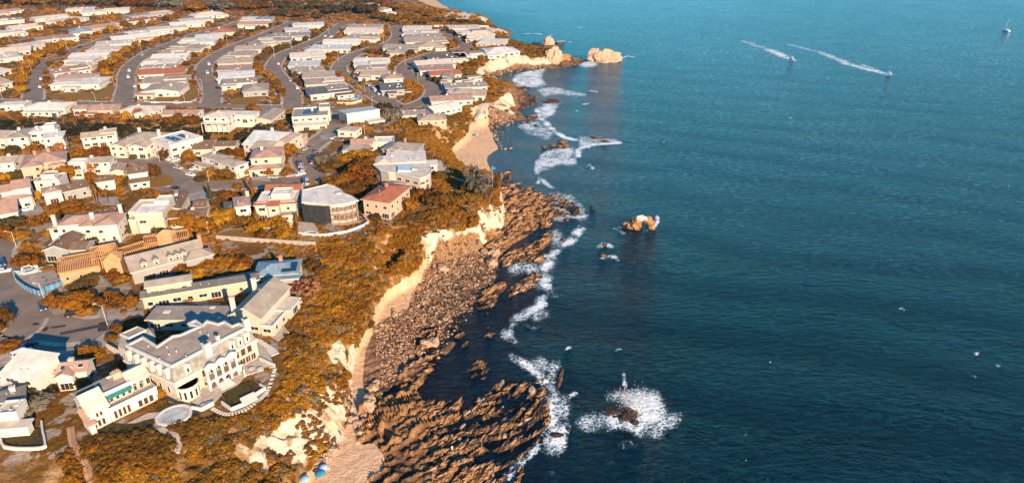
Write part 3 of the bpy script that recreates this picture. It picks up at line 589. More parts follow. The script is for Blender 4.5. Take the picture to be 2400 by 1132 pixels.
def house(short, label, A, B, D, h, roof='hip', wall='white', rc='tan', wings=(), chim=(), near=True, pitch=.30, ov=.5, win='std', base=None, cat='house', group=None, name='house', extra=None, dmax=40, vents=None):
    a, rz, W_, Dp, u, v = fit(A, B, D, h, base); Dp = min(Dp, dmax)
    rs = random.Random(hash(short) & 0xffff if False else sum(ord(c)*(i+1) for i, c in enumerate(label or short)))
    c = a.xy+u*W_/2+v*Dp/2
    base = a.z-h; root = empty(name, (c.x, c.y, base), rz, label, cat, group)
    LAND.append((c.x, c.y, max(W_, Dp)/2, short)); BLOCK.append((c.x, c.y, rz, W_/2+.6, Dp/2+.6))
    blocks = [(0, 0, 1, 1, h, roof, rc)]+[(w_[0], w_[1], w_[2], w_[3], w_[4], w_[5], w_[6] if len(w_) > 6 else rc) for w_ in wings]
    wm = MB(); tops = []
    for bi, (f0, g0, f1, g1, bh, kind, bc) in enumerate(blocks):
        x0, y0, x1, y1 = (f0-.5)*W_, (g0-.5)*Dp, (f1-.5)*W_, (g1-.5)*Dp
        o_ = ov if kind != 'par' else 0
        i_ = o_ if (bi == 0) else 0                         # eaves were traced: walls stand back under them
        x0 += i_; y0 += i_; x1 -= i_; y1 -= i_
        wm.prism([(x0, y0), (x1, y0), (x1, y1), (x0, y1)], -2.2, bh+(.02 if kind != 'par' else -.24)-.03)
        rm = MB(); tops.append(solid_roof(rm, x0, y0, x1, y1, bh, kind, pitch, o_, wm))
        rm.build('roof', [ROOF[bc], TRIM if wall != 'dark' else WALL['dark']], root)
        if bi: BLOCK.append((c.x+u.x*(x0+x1)/2+v.x*(y0+y1)/2, c.y+u.y*(x0+x1)/2+v.y*(y0+y1)/2, rz, abs(x1-x0)/2+.6, abs(y1-y0)/2+.6))
        # openings on the sides one can see
        if win:
            faces = [(x0, y0, x1-x0, 0, rs.random())]
            if near: faces.append((x1, y0, y1-y0, math.pi/2, rs.random()))
            if near and c.x < -40: pass
            for (fx, fy, L, r, q) in faces:
                if L < 3: continue
                nf = 2 if bh > 5 else 1
                for fl in range(nf):
                    zf = fl*2.9+.2
                    n = max(1, int(L/(3.4 if near else 4.6))); st = L/n
                    if fl == 0 and r == 0 and win == 'garage' and bi == 0: n0 = 2
                    else: n0 = 0
                    for i in range(n):
                        s = st*(i+.5); 
                        if rs.random() < .14: continue
                        if fl == 0 and rs.random() < (.5 if win == 'glass' else .28): ww, wh, wz = min(st*.82, 3.0), 2.1, zf
                        else: ww, wh, wz = rs.choice([1.2, 1.6, min(2.4, st*.7)]), rs.choice([1.2, 1.4]), zf+.9
                        if wz+wh > bh-.1: wh = bh-.1-wz
                        if wh < .5: continue
                        ww = min(ww, st*.9)
                        if n0 and i < n0: continue
                        px, py = (fx+s, fy) if r == 0 else (fx, fy+s)
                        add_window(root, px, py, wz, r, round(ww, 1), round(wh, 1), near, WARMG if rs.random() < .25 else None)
                    if n0:
                        g = MB().box(-2.4, -.08, 0, 2.4, .02, 2.3)
                        for k in range(1, 4): g.box(-2.35, -.1, k*.57, 2.35, -.08, k*.57+.03)
                        g.build('garage_door', TRIM, root, (fx+2.9, fy, .1), 0)
    wm.build('wall', WALL[wall], root)
    for (cx_, cy_, ch) in chim:
        m = MB(); x, y = (cx_-.5)*W_, (cy_-.5)*Dp; t_ = tops[0]+ch
        m.box(x-.55, y-.45, h-.4, x+.55, y+.45, t_); m.box(x-.68, y-.58, t_, x+.68, y+.58, t_+.18)
        ci = m.build('chimney', WALL['white' if wall in ('white', 'cream', 'pink') else 'brick'], root)
        MB().cone((x, y, t_+.18), (x, y, t_+.6), .18, .16).build('chimney_pot', WALL['brick'], ci)
    nv = rs.randint(2, 5) if vents is None else vents
    if roof in ('flat', 'par'):
        for k in range(nv):
            x, y = rs.uniform(-.42, .42)*W_, rs.uniform(-.38, .38)*Dp; zt = h+(.29 if roof == 'flat' else .01)
            s = rs.uniform(.25, .7)
            if rs.random() < .4: MB().box(x-s*1.3, y-s, zt, x+s*1.3, y+s, zt+.25).build('skylight', TRIM, root)
            elif rs.random() < .5: MB().box(x-s, y-s*.8, zt, x+s, y+s*.8, zt+.8).build('roof_unit', STEEL, root)
            else: MB().cone((x, y, zt), (x, y, zt+.8), .16, .14).build('roof_vent', STEEL, root)
    elif near:
        r0 = pitch*min(W_, Dp)/2
        for k in range(min(nv, 3)):
            x = rs.uniform(-.25, .25)*W_; y = -Dp*.25*rs.uniform(.7, 1.2) if roof != 'gy' else rs.uniform(-.3, .3)*Dp
            zz = h+pitch*((Dp/2+y) if roof != 'gy' else (W_/2-abs(x)))
            MB().cone((x, y, zz-.3), (x, y, zz+.75), .12, .12, 6).build('roof_vent', STEEL, root)
    root['w'] = W_; root['d'] = Dp
    if extra: extra(root, W_, Dp, h)
    return root

# ---------------------------------------------------------------- terraces across the ravine
ORD = ['first', 'second', 'third', 'fourth', 'fifth', 'sixth', 'seventh', 'eighth', 'ninth', 'tenth', 'eleventh', 'twelfth', 'thirteenth', 'fourteenth', 'fifteenth', 'sixteenth']
TERR = {
 'c': ('between first and second winding streets', cA, [(385, 690, 800, 680, 45, 'white', 'flat'), (425, 650, 720, 640, 40, 'rose', 'gx'), (425, 600, 740, 560, 40, 'rose', 'flat'), (480, 545, 740, 540, 32, 'cream', 'flat'), (500, 495, 750, 490, 27, 'white', 'flat'), (540, 465, 860, 455, 30, 'white', 'gx'), (680, 415, 960, 405, 33, 'cream', 'flat'), (760, 370, 1060, 350, 28, 'cream', 'flat'), (900, 330, 1220, 300, 30, 'white', 'gx'), (1050, 285, 1400, 245, 28, 'white', 'flat'), (1200, 248, 1520, 222, 20, 'cream', 'flat'), (1370, 212, 1650, 190, 26, 'white', 'gx'), (1450, 180, 1720, 160, 22, 'cream', 'flat'), (1560, 140, 1820, 115, 24, 'cream', 'hip')]),
 'd': ('between second and third winding streets', cA, [(1120, 745, 1440, 738, 55, 'tan', 'gy'), (1110, 680, 1500, 660, 46, 'tan', 'flat'), (1100, 610, 1480, 590, 42, 'red', 'gx'), (1120, 555, 1380, 545, 22, 'tan', 'flat'), (1120, 520, 1420, 510, 30, 'white', 'flat'), (1200, 480, 1500, 470, 33, 'white', 'gx'), (1260, 440, 1480, 430, 28, 'tan', 'flat'), (1330, 395, 1600, 400, 33, 'tan', 'flat'), (1420, 345, 1720, 340, 28, 'white', 'flat'), (1560, 310, 1800, 300, 25, 'pale', 'gx'), (1680, 270, 1890, 260, 25, 'red', 'hip'), (1900, 205, 2150, 200, 28, 'rose', 'gx'), (1920, 165, 2180, 160, 20, 'blue', 'flat')]),
 'e': ('between third and fourth winding streets', cA, [(1940, 745, 2160, 730, 50, 'gray', 'hip'), (1780, 685, 2070, 662, 33, 'gray', 'flat'), (1750, 630, 2050, 610, 42, 'pale', 'gx'), (1735, 575, 2020, 560, 33, 'rose', 'flat'), (1740, 520, 2030, 505, 38, 'tan', 'gx'), (1790, 455, 2020, 450, 40, 'tan', 'flat'), (1880, 410, 2140, 400, 33, 'tan', 'gx'), (2000, 372, 2240, 355, 24, 'gray', 'flat'), (2057, 340, 2337, 330, 34, 'gray', 'flat'), (2177, 300, 2487, 290, 34, 'gray', 'flat'), (2287, 255, 2487, 245, 24, 'pale', 'flat'), (2347, 215, 2607, 205, 42, 'white', 'flat')]),
 'f': ('between fourth and fifth winding streets', cB, [(430, 770, 770, 735, 58, 'slate', 'flat'), (390, 690, 720, 670, 38, 'tan', 'flat'), (370, 635, 640, 620, 42, 'gray', 'gx'), (290, 590, 560, 570, 33, 'tan', 'flat'), (250, 540, 510, 530, 38, 'pale', 'flat'), (270, 470, 560, 455, 42, 'cream', 'gx'), (410, 400, 740, 400, 45, 'pale', 'flat'), (530, 352, 840, 345, 33, 'white', 'gx'), (690, 310, 960, 320, 36, 'tan', 'flat'), (700, 262, 990, 265, 28, 'cream', 'gx'), (720, 225, 1000, 225, 28, 'tan', 'flat')]),
 'g': ('between fifth and sixth winding streets', cB, [(1000, 735, 1200, 725, 75, 'slate', 'flat'), (1020, 640, 1190, 630, 30, 'rose', 'hip'), (830, 610, 1060, 610, 32, 'tan', 'gx'), (800, 570, 1050, 565, 32, 'tan', 'flat'), (780, 532, 1060, 522, 30, 'white', 'flat'), (775, 500, 1060, 500, 28, 'white', 'gx'), (1040, 430, 1200, 430, 30, 'gray', 'hip'), (1010, 392, 1300, 398, 32, 'gray', 'gx'), (1300, 385, 1520, 375, 38, 'tan', 'hip'), (1200, 348, 1540, 330, 30, 'gray', 'gx'), (1190, 310, 1500, 305, 28, 'tan', 'flat'), (1180, 275, 1460, 275, 28, 'cream', 'flat'), (1170, 240, 1410, 238, 28, 'white', 'flat')]),
 'h': ('of the seaside terrace', cB, [(1400, 822, 1750, 806, 42, 'rose', 'gx'), (1520, 770, 1840, 775, 45, 'tan', 'hip'), (1520, 715, 1870, 700, 35, 'tan', 'flat'), (1600, 655, 1830, 632, 20, 'brown', 'flat'), (1490, 645, 1590, 645, 45, 'gray', 'hip'), (1400, 615, 1660, 600, 33, 'red', 'gx'), (1310, 575, 1600, 562, 38, 'rose', 'flat'), (1290, 533, 1590, 510, 33, 'cream', 'gx'), (1380, 482, 1700, 470, 33, 'slate', 'flat'), (1620, 462, 1850, 447, 30, 'white', 'flat'), (1850, 436, 2130, 418, 50, 'pale', 'hip'), (1780, 345, 2000, 352, 36, 'white', 'flat'), (1690, 310, 1920, 310, 32, 'cream', 'gx'), (1620, 275, 1880, 265, 28, 'white', 'flat'), (1550, 235, 1800, 230, 28, 'cream', 'flat')]),
 'b': ('left of the first winding street', cA, [(-60, 695, 110, 660, 40, 'tan', 'gx'), (-60, 590, 100, 560, 40, 'white', 'flat'), (-30, 485, 190, 455, 48, 'cream', 'flat'), (-40, 432, 250, 410, 36, 'cream', 'gx'), (150, 390, 420, 350, 38, 'cream', 'flat'), (300, 332, 620, 300, 36, 'rose', 'flat'), (560, 268, 750, 252, 28, 'blue', 'hip'), (660, 250, 960, 210, 42, 'rose', 'gx'), (980, 190, 1260, 150, 33, 'red', 'flat'), (1050, 140, 1410, 100, 33, 'gray', 'flat')]),
 'a': ('on the uppermost left terrace', cA, [(-40, 280, 210, 255, 38, 'cream', 'flat'), (90, 240, 350, 212, 32, 'cream', 'gx'), (-40, 180, 200, 160, 34, 'tan', 'flat'), (480, 182, 720, 142, 33, 'cream', 'flat'), (280, 160, 560, 132, 26, 'cream', 'gx'), (-20, 110, 200, 82, 30, 'rose', 'gx'), (640, 110, 860, 98, 26, 'white', 'flat'), (830, 92, 1040, 82, 22, 'cream', 'gx'), (520, 88, 760, 76, 18, 'white', 'flat')]),
}
COLN = dict(tan='tan', gray='grey', white='white', brown='brown', red='red', slate='dark slate', cream='cream', rose='rose brown', pale='pale blue', blue='blue grey', dark='black')
KN = dict(flat='flat roofed', hip='hip roofed', gx='gable roofed', gy='gable roofed')
for key, (where, cv_, lst) in TERR.items():
    for i, (ax, ay, bx, by, dy, rc, kind) in enumerate(lst):
        (A_,), (B_,), (D_,) = cv_([(ax, ay)]), cv_([(bx, by)]), cv_([((ax+bx)/2, (ay+by)/2-dy*1.25)])
        rs = random.Random(i*7+ord(key))
        wl = rs.choice(['white', 'white', 'cream', 'white', 'tan']) if rc not in ('slate', 'gray') else rs.choice(['white', 'cream', 'grey'])
        wg = []
        if rs.random() < .75:      # a lower wing towards the viewer, and often one behind
            f = rs.choice([(.0, .38), (.62, 1.0), (.3, .6)]); wg.append((f[0], -.22, f[1], .05, 2.8, rs.choice(['flat', 'flat', 'gx']), rs.choice([rc, rc, 'white', 'tan'])))
        if rs.random() < .5: f = rs.choice([(.05, .45), (.5, .95)]); wg.append((f[0], .3, f[1], .8, 4.1, 'flat', rs.choice([rc, 'cream', 'gray'])))
        place = f'{ORD[i]} from front {where}' if key not in 'a' else f'{ORD[i]} from front {where}'
        hh = 3.2 if i else 3.6
        house(f'{ORD[i]} house {where}', f'{COLN[rc]} {KN[kind]} house, {place}', A_, B_, D_, hh, kind, wl, rc, wg, ((rs.uniform(.25, .75), rs.uniform(.45, .6), .8),) if rs.random() < .6 else (), near=False, pitch=rs.uniform(.12, .2) if kind != 'hip' else .26, ov=.8, group='houses on the far terraces', dmax=22, vents=rs.randint(3, 7))
# ================================================================ HOUSES THIS SIDE AND ROUND THE RAVINE
def N(short, label, A, B, D, h, roof='hip', wall='white', rc='tan', wings=(), chim=(), **k): return house(short, label, A, B, D, h, roof, wall, rc, wings, chim, **k)
def panel_extra(pts):
    """solar panels lying on a flat roof: fractions x0,y0,x1,y1"""
    def f(root, W_, Dp, h):
        for (a, b, c, d) in pts:
            nx = max(1, int((c-a)*W_/1.7)); 
            for i in range(nx):
                x0 = (a-.5)*W_+(c-a)*W_*i/nx; x1 = x0+(c-a)*W_/nx-.08
                MB().poly([(x0, (b-.5)*Dp, h+.42), (x1, (b-.5)*Dp, h+.42), (x1, (d-.5)*Dp, h+.62), (x0, (d-.5)*Dp, h+.62)]).poly([(x0, (d-.5)*Dp, h+.2), (x1, (d-.5)*Dp, h+.2), (x1, (d-.5)*Dp, h+.62), (x0, (d-.5)*Dp, h+.62)]).build('solar_panel', SOLAR, root)
    return f
SOLAR = NT('solar_cells', .18, .6).out((.02, .035, .06))
def deck_extra(front=.25, z=2.9, rail=True, f0=0, f1=1):
    """balcony along the front with a rail"""
    def f(root, W_, Dp, h):
        x0, x1 = (f0-.5)*W_, (f1-.5)*W_; y1 = -Dp/2+.5; y0 = y1-2.2
        d = MB().box(x0, y0, z-.2, x1, y1-.01, z).build('balcony', TRIM, root)
        m = MB(); n = max(2, int((x1-x0)/1.4))
        for i in range(n+1): x = x0+(x1-x0)*i/n; m.bar((x, y0+.06, z), (x, y0+.06, z+1), .06)
        m.bar((x0, y0+.06, z+1), (x1, y0+.06, z+1), .08); m.bar((x0, y0+.06, z+.5), (x1, y0+.06, z+.5), .05); m.build('railing', TRIM, d)
        pm = MB().box(-.12, -.12, -2, .12, .12, z-.2).mesh('balcony_post', TRIM)
        for i in range(0, n+1, 2): put('balcony_post', pm, root, (x0+(x1-x0)*i/n, y0+.15, 0))
    return f
G1 = 'houses along the ravine rim'; G2 = 'houses of the near streets'
i_ = [('long white house at left edge', 'long white flat roofed house at left edge above the ravine', (-8, 249), (57, 247), (20, 239), 3.6, 'flat', 'white', 'white', (), ()),
 ('low white hip house', 'wide white hip roofed house with front deck above the orange hedge', (50, 255), (152, 254), (100, 240), 4, 'hip', 'white', 'white', ((.1, -.3, .9, 0, 2.7, 'flat'),), ((.5, .5, .8),)),
 ('small rose cottage', 'small rose roofed cottage between two wider houses on ravine rim', (168, 259), (203, 257), (185, 247), 3.2, 'gx', 'pink', 'rose', (), ()),
 ('orange tan house', 'orange tan low gabled house behind a garden pergola on ravine rim', (206, 262), (264, 260), (232, 246), 3.2, 'gx', 'peach', 'rose', ((.0, -.3, .35, 0, 2.6, 'flat'),), ((.4, .5, .6),)),
 ('cream hip house', 'cream hip roofed house with small ridge chimney on ravine rim', (277, 261), (362, 262), (320, 247), 3.4, 'hip', 'white', 'cream', ((.55, -.35, .85, .1, 3, 'gy'),), ((.4, .55, .5),)),
 ('orange shed roofed bungalow', 'orange brown bungalow behind the fan palm on ravine rim', (376, 271), (462, 270), (400, 258), 3, 'gx', 'white', 'rose', (), ()),
 ('white two storey ravine house', 'white two storey house with wrapped balconies above the ravine', (472, 275), (533, 276), (500, 262), 6, 'hip', 'white', 'cream', ((.2, .9, 1.7, 1.6, 4.5, 'flat', 'white'),), ((.5, .5, .6),)),
 ('grey gabled ravine house', 'grey roofed house turned end on between two tall hedges', (582, 283), (636, 284), (650, 256), 3.4, 'gy', 'cream', 'gray', (), ()),
 ('modern pool deck house', 'pale modern house with solar panels and lower glass terrace', (684, 277), (768, 272), (725, 254), 6, 'par', 'cream', 'gray', ((.05, -.35, .95, 0, 3, 'flat', 'white'), (.75, .6, 1.05, 1.1, 7.5, 'par')), ((.55, .6, 1),)),
 ('blue roofed house', 'house with broad pale blue roof and glass front', (812, 279), (893, 268), (852, 252), 5, 'shedb', 'white', 'pale', ((.55, -.3, 1.0, .05, 2.8, 'flat', 'cream'),), ()),
 ('small white hip house', 'small white house with tan hip roof on slope below blue roof', (788, 306), (834, 309), (857, 298), 3.6, 'hip', 'white', 'tan', (), ()),
 ('tan bluff bungalow', 'tan flat roofed bungalow at bend of road above the bluff', (938, 273), (1000, 270), (965, 258), 3, 'flat', 'cream', 'tan', (), ()),
 ('tan hip bluff house', 'tan hip roofed house at scrub edge above the small beach', (978, 285), (1048, 282), (1005, 268), 3.2, 'hip', 'peach', 'tan', (), ((.25, .5, .7), (.75, .5, .7))),
 ('long white bluff house', 'long white roofed house angled along bluff edge above the small beach', (1017, 263), (1085, 250), (1000, 250), 3.4, 'gx', 'white', 'white', (), ())]
for q in i_:
    ex = None
    if q[0].startswith('modern pool'): ex = panel_extra([(.3, .3, .7, .75)])
    if q[0].startswith('white two'): ex = deck_extra()
    N(*q[:2], *q[2:5], *q[5:], group=G1, extra=ex, pitch=.14 if q[0].startswith('blue') else .24, win='glass' if q[0].startswith(('blue', 'modern')) else 'std', dmax=22)
L_ = [('tan edge house', 'tan roofed house cut by left edge south of ravine', (-40, 325), (10, 327), (-5, 305), 5, 'gx', 'white', 'tan', (), ()),
 ('grey hip house', 'white house with steep grey hip roof near left edge', (12, 326), (66, 322), (32, 304), 5.6, 'hip', 'white', 'gray', (), ((.35, .6, .9),)),
 ('white house with roof deck', 'white flat roofed house with roof light behind the grey hip', (68, 313), (128, 308), (115, 297), 6.2, 'par', 'white', 'white', ((.5, .3, .95, .9, 8, 'par'),), ((.2, .6, 1),)),
 ('long white box house', 'long white box house with big roof slab beside two palms', (97, 327), (150, 321), (210, 301), 6, 'flat', 'white', 'white', (), ((.6, .9, 1.2),)),
 ('tall chimney house', 'tan gabled house with tall broad white chimney', (188, 327), (268, 318), (285, 303), 5.2, 'gx', 'white', 'tan', ((.6, .2, 1.05, .8, 6.4, 'gx'),), ((.75, .5, 1.6),)),
 ('buttressed villa', 'white villa with tan ridged roof and sloping wall buttresses', (263, 338), (350, 341), (360, 310), 6, 'hip', 'white', 'tan', ((.0, -.12, .4, .5, 5.5, 'gy'), (.5, -.12, .95, .5, 5.5, 'gy')), ((.3, .7, 1), (.9, .6, 1))),
 ('big white modern box', 'big white modern box house with blue grey roof panels', (352, 328), (397, 343), (472, 321), 7, 'par', 'white', 'white', ((-.1, -.1, .55, .3, 3.2, 'flat'),), ((.7, .7, .8),)),
 ('brown low bungalow', 'brown low roofed bungalow right of big white modern box', (448, 353), (497, 351), (475, 336), 3.4, 'gx', 'cream', 'brown', ((.3, .5, .9, 1.2, 4, 'gx'),), ()),
 ('brown ravine bungalow', 'brown roofed bungalow behind clipped hedge by the ravine', (500, 346), (552, 344), (528, 331), 3.4, 'gx', 'cream', 'brown', (), ()),
 ('pale blue complex', 'pale blue roofed house with stepped tan wings and wood gable', (566, 340), (640, 346), (655, 308), 5.6, 'gx', 'cream', 'pale', ((.55, -.2, 1.1, .3, 6, 'gx', 'tan'), (.9, .2, 1.25, .8, 6.4, 'gy', 'tan')), ((.5, .6, 1), (1.1, .8, 1))),
 ('round chimney cottage', 'small tan cottage right of the wood gabled house', (686, 326), (711, 326), (697, 313), 4.4, 'hip', 'peach', 'tan', (), ((.3, .6, .8),)),
 ('tan two storey house', 'tan hip roofed two storey house facing the parked cars', (584, 374), (660, 369), (640, 345), 6.2, 'hip', 'cream', 'rose', ((.0, -.35, 1.0, .02, 3, 'hip'),), ((.35, .5, .8),)),
 ('white twin wing house', 'white two storey house with grey roofs above the driveway cars', (467, 366), (516, 379), (530, 363), 6, 'hip', 'white', 'gray', ((.75, -.1, 1.75, .8, 5.8, 'hip', 'tan'), (-.08, -.35, 1.0, 0, 2.9, 'flat')), ((.4, .5, .8),)),
 ('peach villa', 'large peach villa with many ridged tan roof and round bay', (50, 391), (156, 376), (95, 361), 6, 'hip', 'peach', 'rose', ((.0, -.15, .45, .3, 6, 'hip'), (.6, -.12, .95, .3, 5, 'hip')), ((.3, .6, 1), (.6, .7, 1))),
 ('white left house', 'white two storey house with tan roof at left edge by peach villa', (-25, 386), (33, 383), (15, 366), 6, 'gx', 'white', 'tan', (), ((.6, .5, .8),)),
 ('white terraced house', 'white house with stacked curved terraces and grey gables', (166, 386), (258, 382), (215, 369), 5.5, 'gx', 'white', 'gray', ((-.1, -.4, .35, .05, 3.6, 'par', 'white'), (-.02, -.15, .4, .3, 6.6, 'par', 'white')), ((.45, .5, .8),)),
 ('small tan gable', 'small tan gabled house behind the brown ridge house', (255, 406), (291, 402), (275, 386), 4, 'gy', 'cream', 'rose', (), ()),
 ('brown ridge house', 'white house with brown ridge roof beside the round lawn tree', (297, 411), (348, 404), (340, 387), 5, 'gx', 'white', 'brown', ((.1, -.5, .95, 0, 2.8, 'gx'),), ()),
 ('low brown gable', 'low white house with brown gable below brown ridge house', (222, 430), (270, 423), (262, 411), 4, 'gx', 'white', 'brown', (), ()),
 ('rose flat house', 'rose flat roofed boxy house at centre left', (80, 428), (138, 424), (110, 410), 6, 'par', 'white', 'rose', ((.2, .3, .75, .85, 7.6, 'par'),), ((.5, .8, .6),)),
 ('white garage house', 'white house with brown hip roof and garage below the rose flat house', (98, 456), (146, 447), (142, 433), 5, 'hip', 'white', 'rose', (), ()),
 ('grey brown gable', 'grey house with long brown gable beside rose flat house', (146, 453), (214, 438), (205, 422), 4, 'gx', 'grey', 'brown', (), ()),
 ('tall white left house', 'tall white house with tan roofs above the left driveway', (-6, 476), (76, 462), (60, 446), 4.6, 'hip', 'white', 'rose', ((.15, .35, .5, 1.3, 7, 'gx'), (.5, .3, .98, 1.5, 7.6, 'gx'), (-.1, -1.1, .55, -.35, 3.4, 'shed')), ()),
 ('brown gable cottage', 'brown gabled cottage right of the cream modern house', (385, 494), (424, 491), (425, 455), 4.2, 'gy', 'cream', 'brown', (), ((.3, .8, .5),)),
 ('small brown outbuilding', 'small brown roofed outbuilding behind the long white cottage', (450, 490), (484, 487), (480, 468), 4, 'gx', 'cream', 'brown', (), ()),
 ('long white cottage', 'long white cottage with brown roof and stone path below', (393, 514), (484, 507), (470, 489), 4.2, 'gx', 'white', 'brown', (), ((.6, .55, .7),)),
 ('white hip house by round tree', 'white two storey house with brown hip roof beside big round tree', (548, 488), (589, 482), (580, 458), 6.4, 'hip', 'white', 'rose', ((-.5, .4, .3, 1.1, 4.4, 'hip', 'slate'),), ((.9, .9, 1),)),
 ('domed grey house', 'grey house with faceted dome roof above the scrub bluff', (893, 351), (978, 356), (945, 334), 4.6, 'hip', 'grey', 'gray', ((.2, -.15, .5, .4, 5.5, 'hip'),), ((.5, .8, .8),)),
 ('rose ridge house', 'rose roofed low house left of the domed grey house', (820, 341), (880, 339), (870, 325), 3.8, 'gx', 'cream', 'rose', ((.9, .1, 1.7, 1.0, 4.2, 'par', 'white'),), ((1.0, .5, .8), (.6, .5, .8))),
 ('grey tent roof house', 'grey low tent roofed house behind the orange tree belt', (800, 355), (868, 353), (830, 340), 3.4, 'hip', 'cream', 'gray', (), ()),
 ('flat white clifftop house', 'white flat roofed clifftop house with hip wing at left', (905, 384), (1000, 379), (975, 354), 4.4, 'flat', 'white', 'white', ((-.25, -.1, .12, .6, 4.8, 'hip', 'cream'), (1.0, -.1, 1.25, .3, 3, 'flat')), ()),
 ('white sprawling house', 'sprawling white two storey house with tan hip roof and garden terrace', (128, 531), (262, 522), (262, 497), 6.8, 'hip', 'white', 'rose', ((.72, -.22, 1.12, .75, 6.9, 'hip'), (-.14, .1, .3, .75, 5.6, 'hip'), (.45, -.12, .7, .3, 6.7, 'hip')), ((.0, .1, 2.2), (.62, .3, 1.4), (1.02, .9, 1.4))),
 ('grey gabled house', 'grey gabled house with white trim and roof skylights', (97, 590), (160, 588), (185, 552), 4.2, 'gy', 'grey', 'brown', ((.95, .1, 1.55, .65, 3.8, 'gx'),), ()),
 ('long slate house', 'long pale slate roofed house with dormers and end chimney', (305, 642), (480, 597), (486, 560), 4.2, 'gx', 'grey', 'gray', ((.72, -.15, 1.1, .3, 4.4, 'hip'),), ((1.02, .55, 1.2),)),
 ('dark roofed house', 'blue grey roofed house with black solar array and white chimney', (592, 650), (700, 642), (712, 606), 4, 'hip', 'grey', 'blue', ((.5, -.2, 1.0, .1, 3.6, 'flat', 'blue'),), ((.55, .75, 1.2),)),
 ('long slate range', 'long low slate roofed range with white upper storey', (328, 702), (610, 656), (612, 636), 4, 'gx', 'tan', 'slate', ((.06, .3, .42, 1.05, 6.6, 'gx', 'gray'),), ()),
 ('slate gable house', 'steep slate gabled house with cream end walls above bluff terrace', (533, 742), (612, 750), (668, 672), 5, 'gy', 'cream', 'gray', ((.95, .0, 1.3, .45, 3, 'par', 'cream'), (1.0, .5, 1.35, .85, 3, 'flat', 'cream')), ((.05, .15, 1.4), (.1, .75, 1.4))),
 ('flat slate wing', 'long flat slate roofed wing behind the mansion', (338, 752), (546, 752), (520, 718), 3.4, 'flat', 'cream', 'gray', (), ((.98, .4, 1.5),)),
 ('tan skylight house', 'small tan gabled house with two skylights beside the cul-de-sac', (112, 882), (204, 872), (195, 842), 4, 'gx', 'white', 'rose', ((.25, -.18, .65, .4, 4, 'gy'),), ((.5, .62, .5),)),
 ('white corner house', 'white house with broad white roof planes at left edge by cul-de-sac', (-8, 882), (84, 896), (78, 838), 5.6, 'shed', 'white', 'white', ((-.2, -.3, .6, .1, 4, 'par'),), ()),
 ('slate left house', 'small slate roofed house with brick chimney at left edge', (-6, 948), (62, 930), (64, 893), 4, 'gx', 'cream', 'slate', (), ((.55, .4, .9),)),
 ('white porch house', 'white house with open porch above walled lawn at left edge', (-10, 972), (38, 968), (36, 940), 5, 'par', 'white', 'cream', ((-.1, -.5, 1.6, -.05, 2.8, 'flat'),), ())]
def skylights(pts):
    def f(root, W_, Dp, h):
        for (x, y, z, w_, d, tilt) in pts:
            o = MB().box(-w_/2, -d/2, 0, w_/2, d/2, .14, 0).box(-w_/2+.15, -d/2+.15, .14, w_/2-.15, d/2-.15, .16, 1).build('skylight', [TRIM, SOLAR], root, (x*W_, y*Dp, h+z)); o.rotation_euler = tilt
    return f
def dormers(fr, sz=1.6):
    def f(root, W_, Dp, h):
        for x in fr:
            X = (x-.5)*W_; y0 = -Dp/2+1.0
            d = MB().prism([(X-sz/2, y0), (X+sz/2, y0), (X+sz/2, y0+3), (X-sz/2, y0+3)], h, h+1.7).build('dormer', WALL['cream'], root)
            r = MB(); solid_roof(r, X-sz/2, y0, X+sz/2, y0+3, h+1.7, 'gy', .7, .2); r.build('dormer_roof', [ROOF['gray'], TRIM], d)
            add_window(d, X, y0, h+.4, 0, 1.0, 1.1, False)
    return f
for q in L_:
    s = q[0]; ex = None; kw = {}
    if s == 'white twin wing house': ex = deck_extra(f0=-.1, f1=1)
    if s == 'white terraced house': ex = deck_extra(f0=0, f1=.6, z=2.6)
    if s == 'big white modern box': ex = panel_extra([(.2, .3, .8, .5), (.3, .62, .7, .78)])
    if s == 'dark roofed house': ex = lambda root, W_, Dp, h: panel_extra([(.62, .05, .95, .62)])(root, W_, Dp, h+.45)
    if s == 'long slate range': ex = panel_extra([(.62, .62, .98, .95)])
    if s == 'tan skylight house': ex = skylights([(-.16, -.2, 1.0, 1.2, 1.8, (.3, 0, 0)), (.3, -.2, 1.0, 1.4, 1.4, (.3, 0, 0))])
    if s == 'grey gabled house': ex = skylights([(-.3, .25, 1.2, 1, 2.4, (0, -.3, 0)), (-.3, 0, 1.2, 1, 2.4, (0, -.3, 0)), (-.3, -.2, 1.2, 1, 2.4, (0, -.3, 0))])
    if s == 'long slate house': ex = dormers([.2, .36, .55, .64, .73])
    if s == 'white sprawling house': ex = deck_extra(f0=.2, f1=.98)
    N(*q, group=G2, extra=ex, pitch={'slate gable house': .62, 'long slate house': .55, 'grey gabled house': .42, 'long slate range': .38, 'tan skylight house': .5}.get(s, .30), dmax=34,
      win='glass' if s in ('white sprawling house', 'white porch house') else 'std')
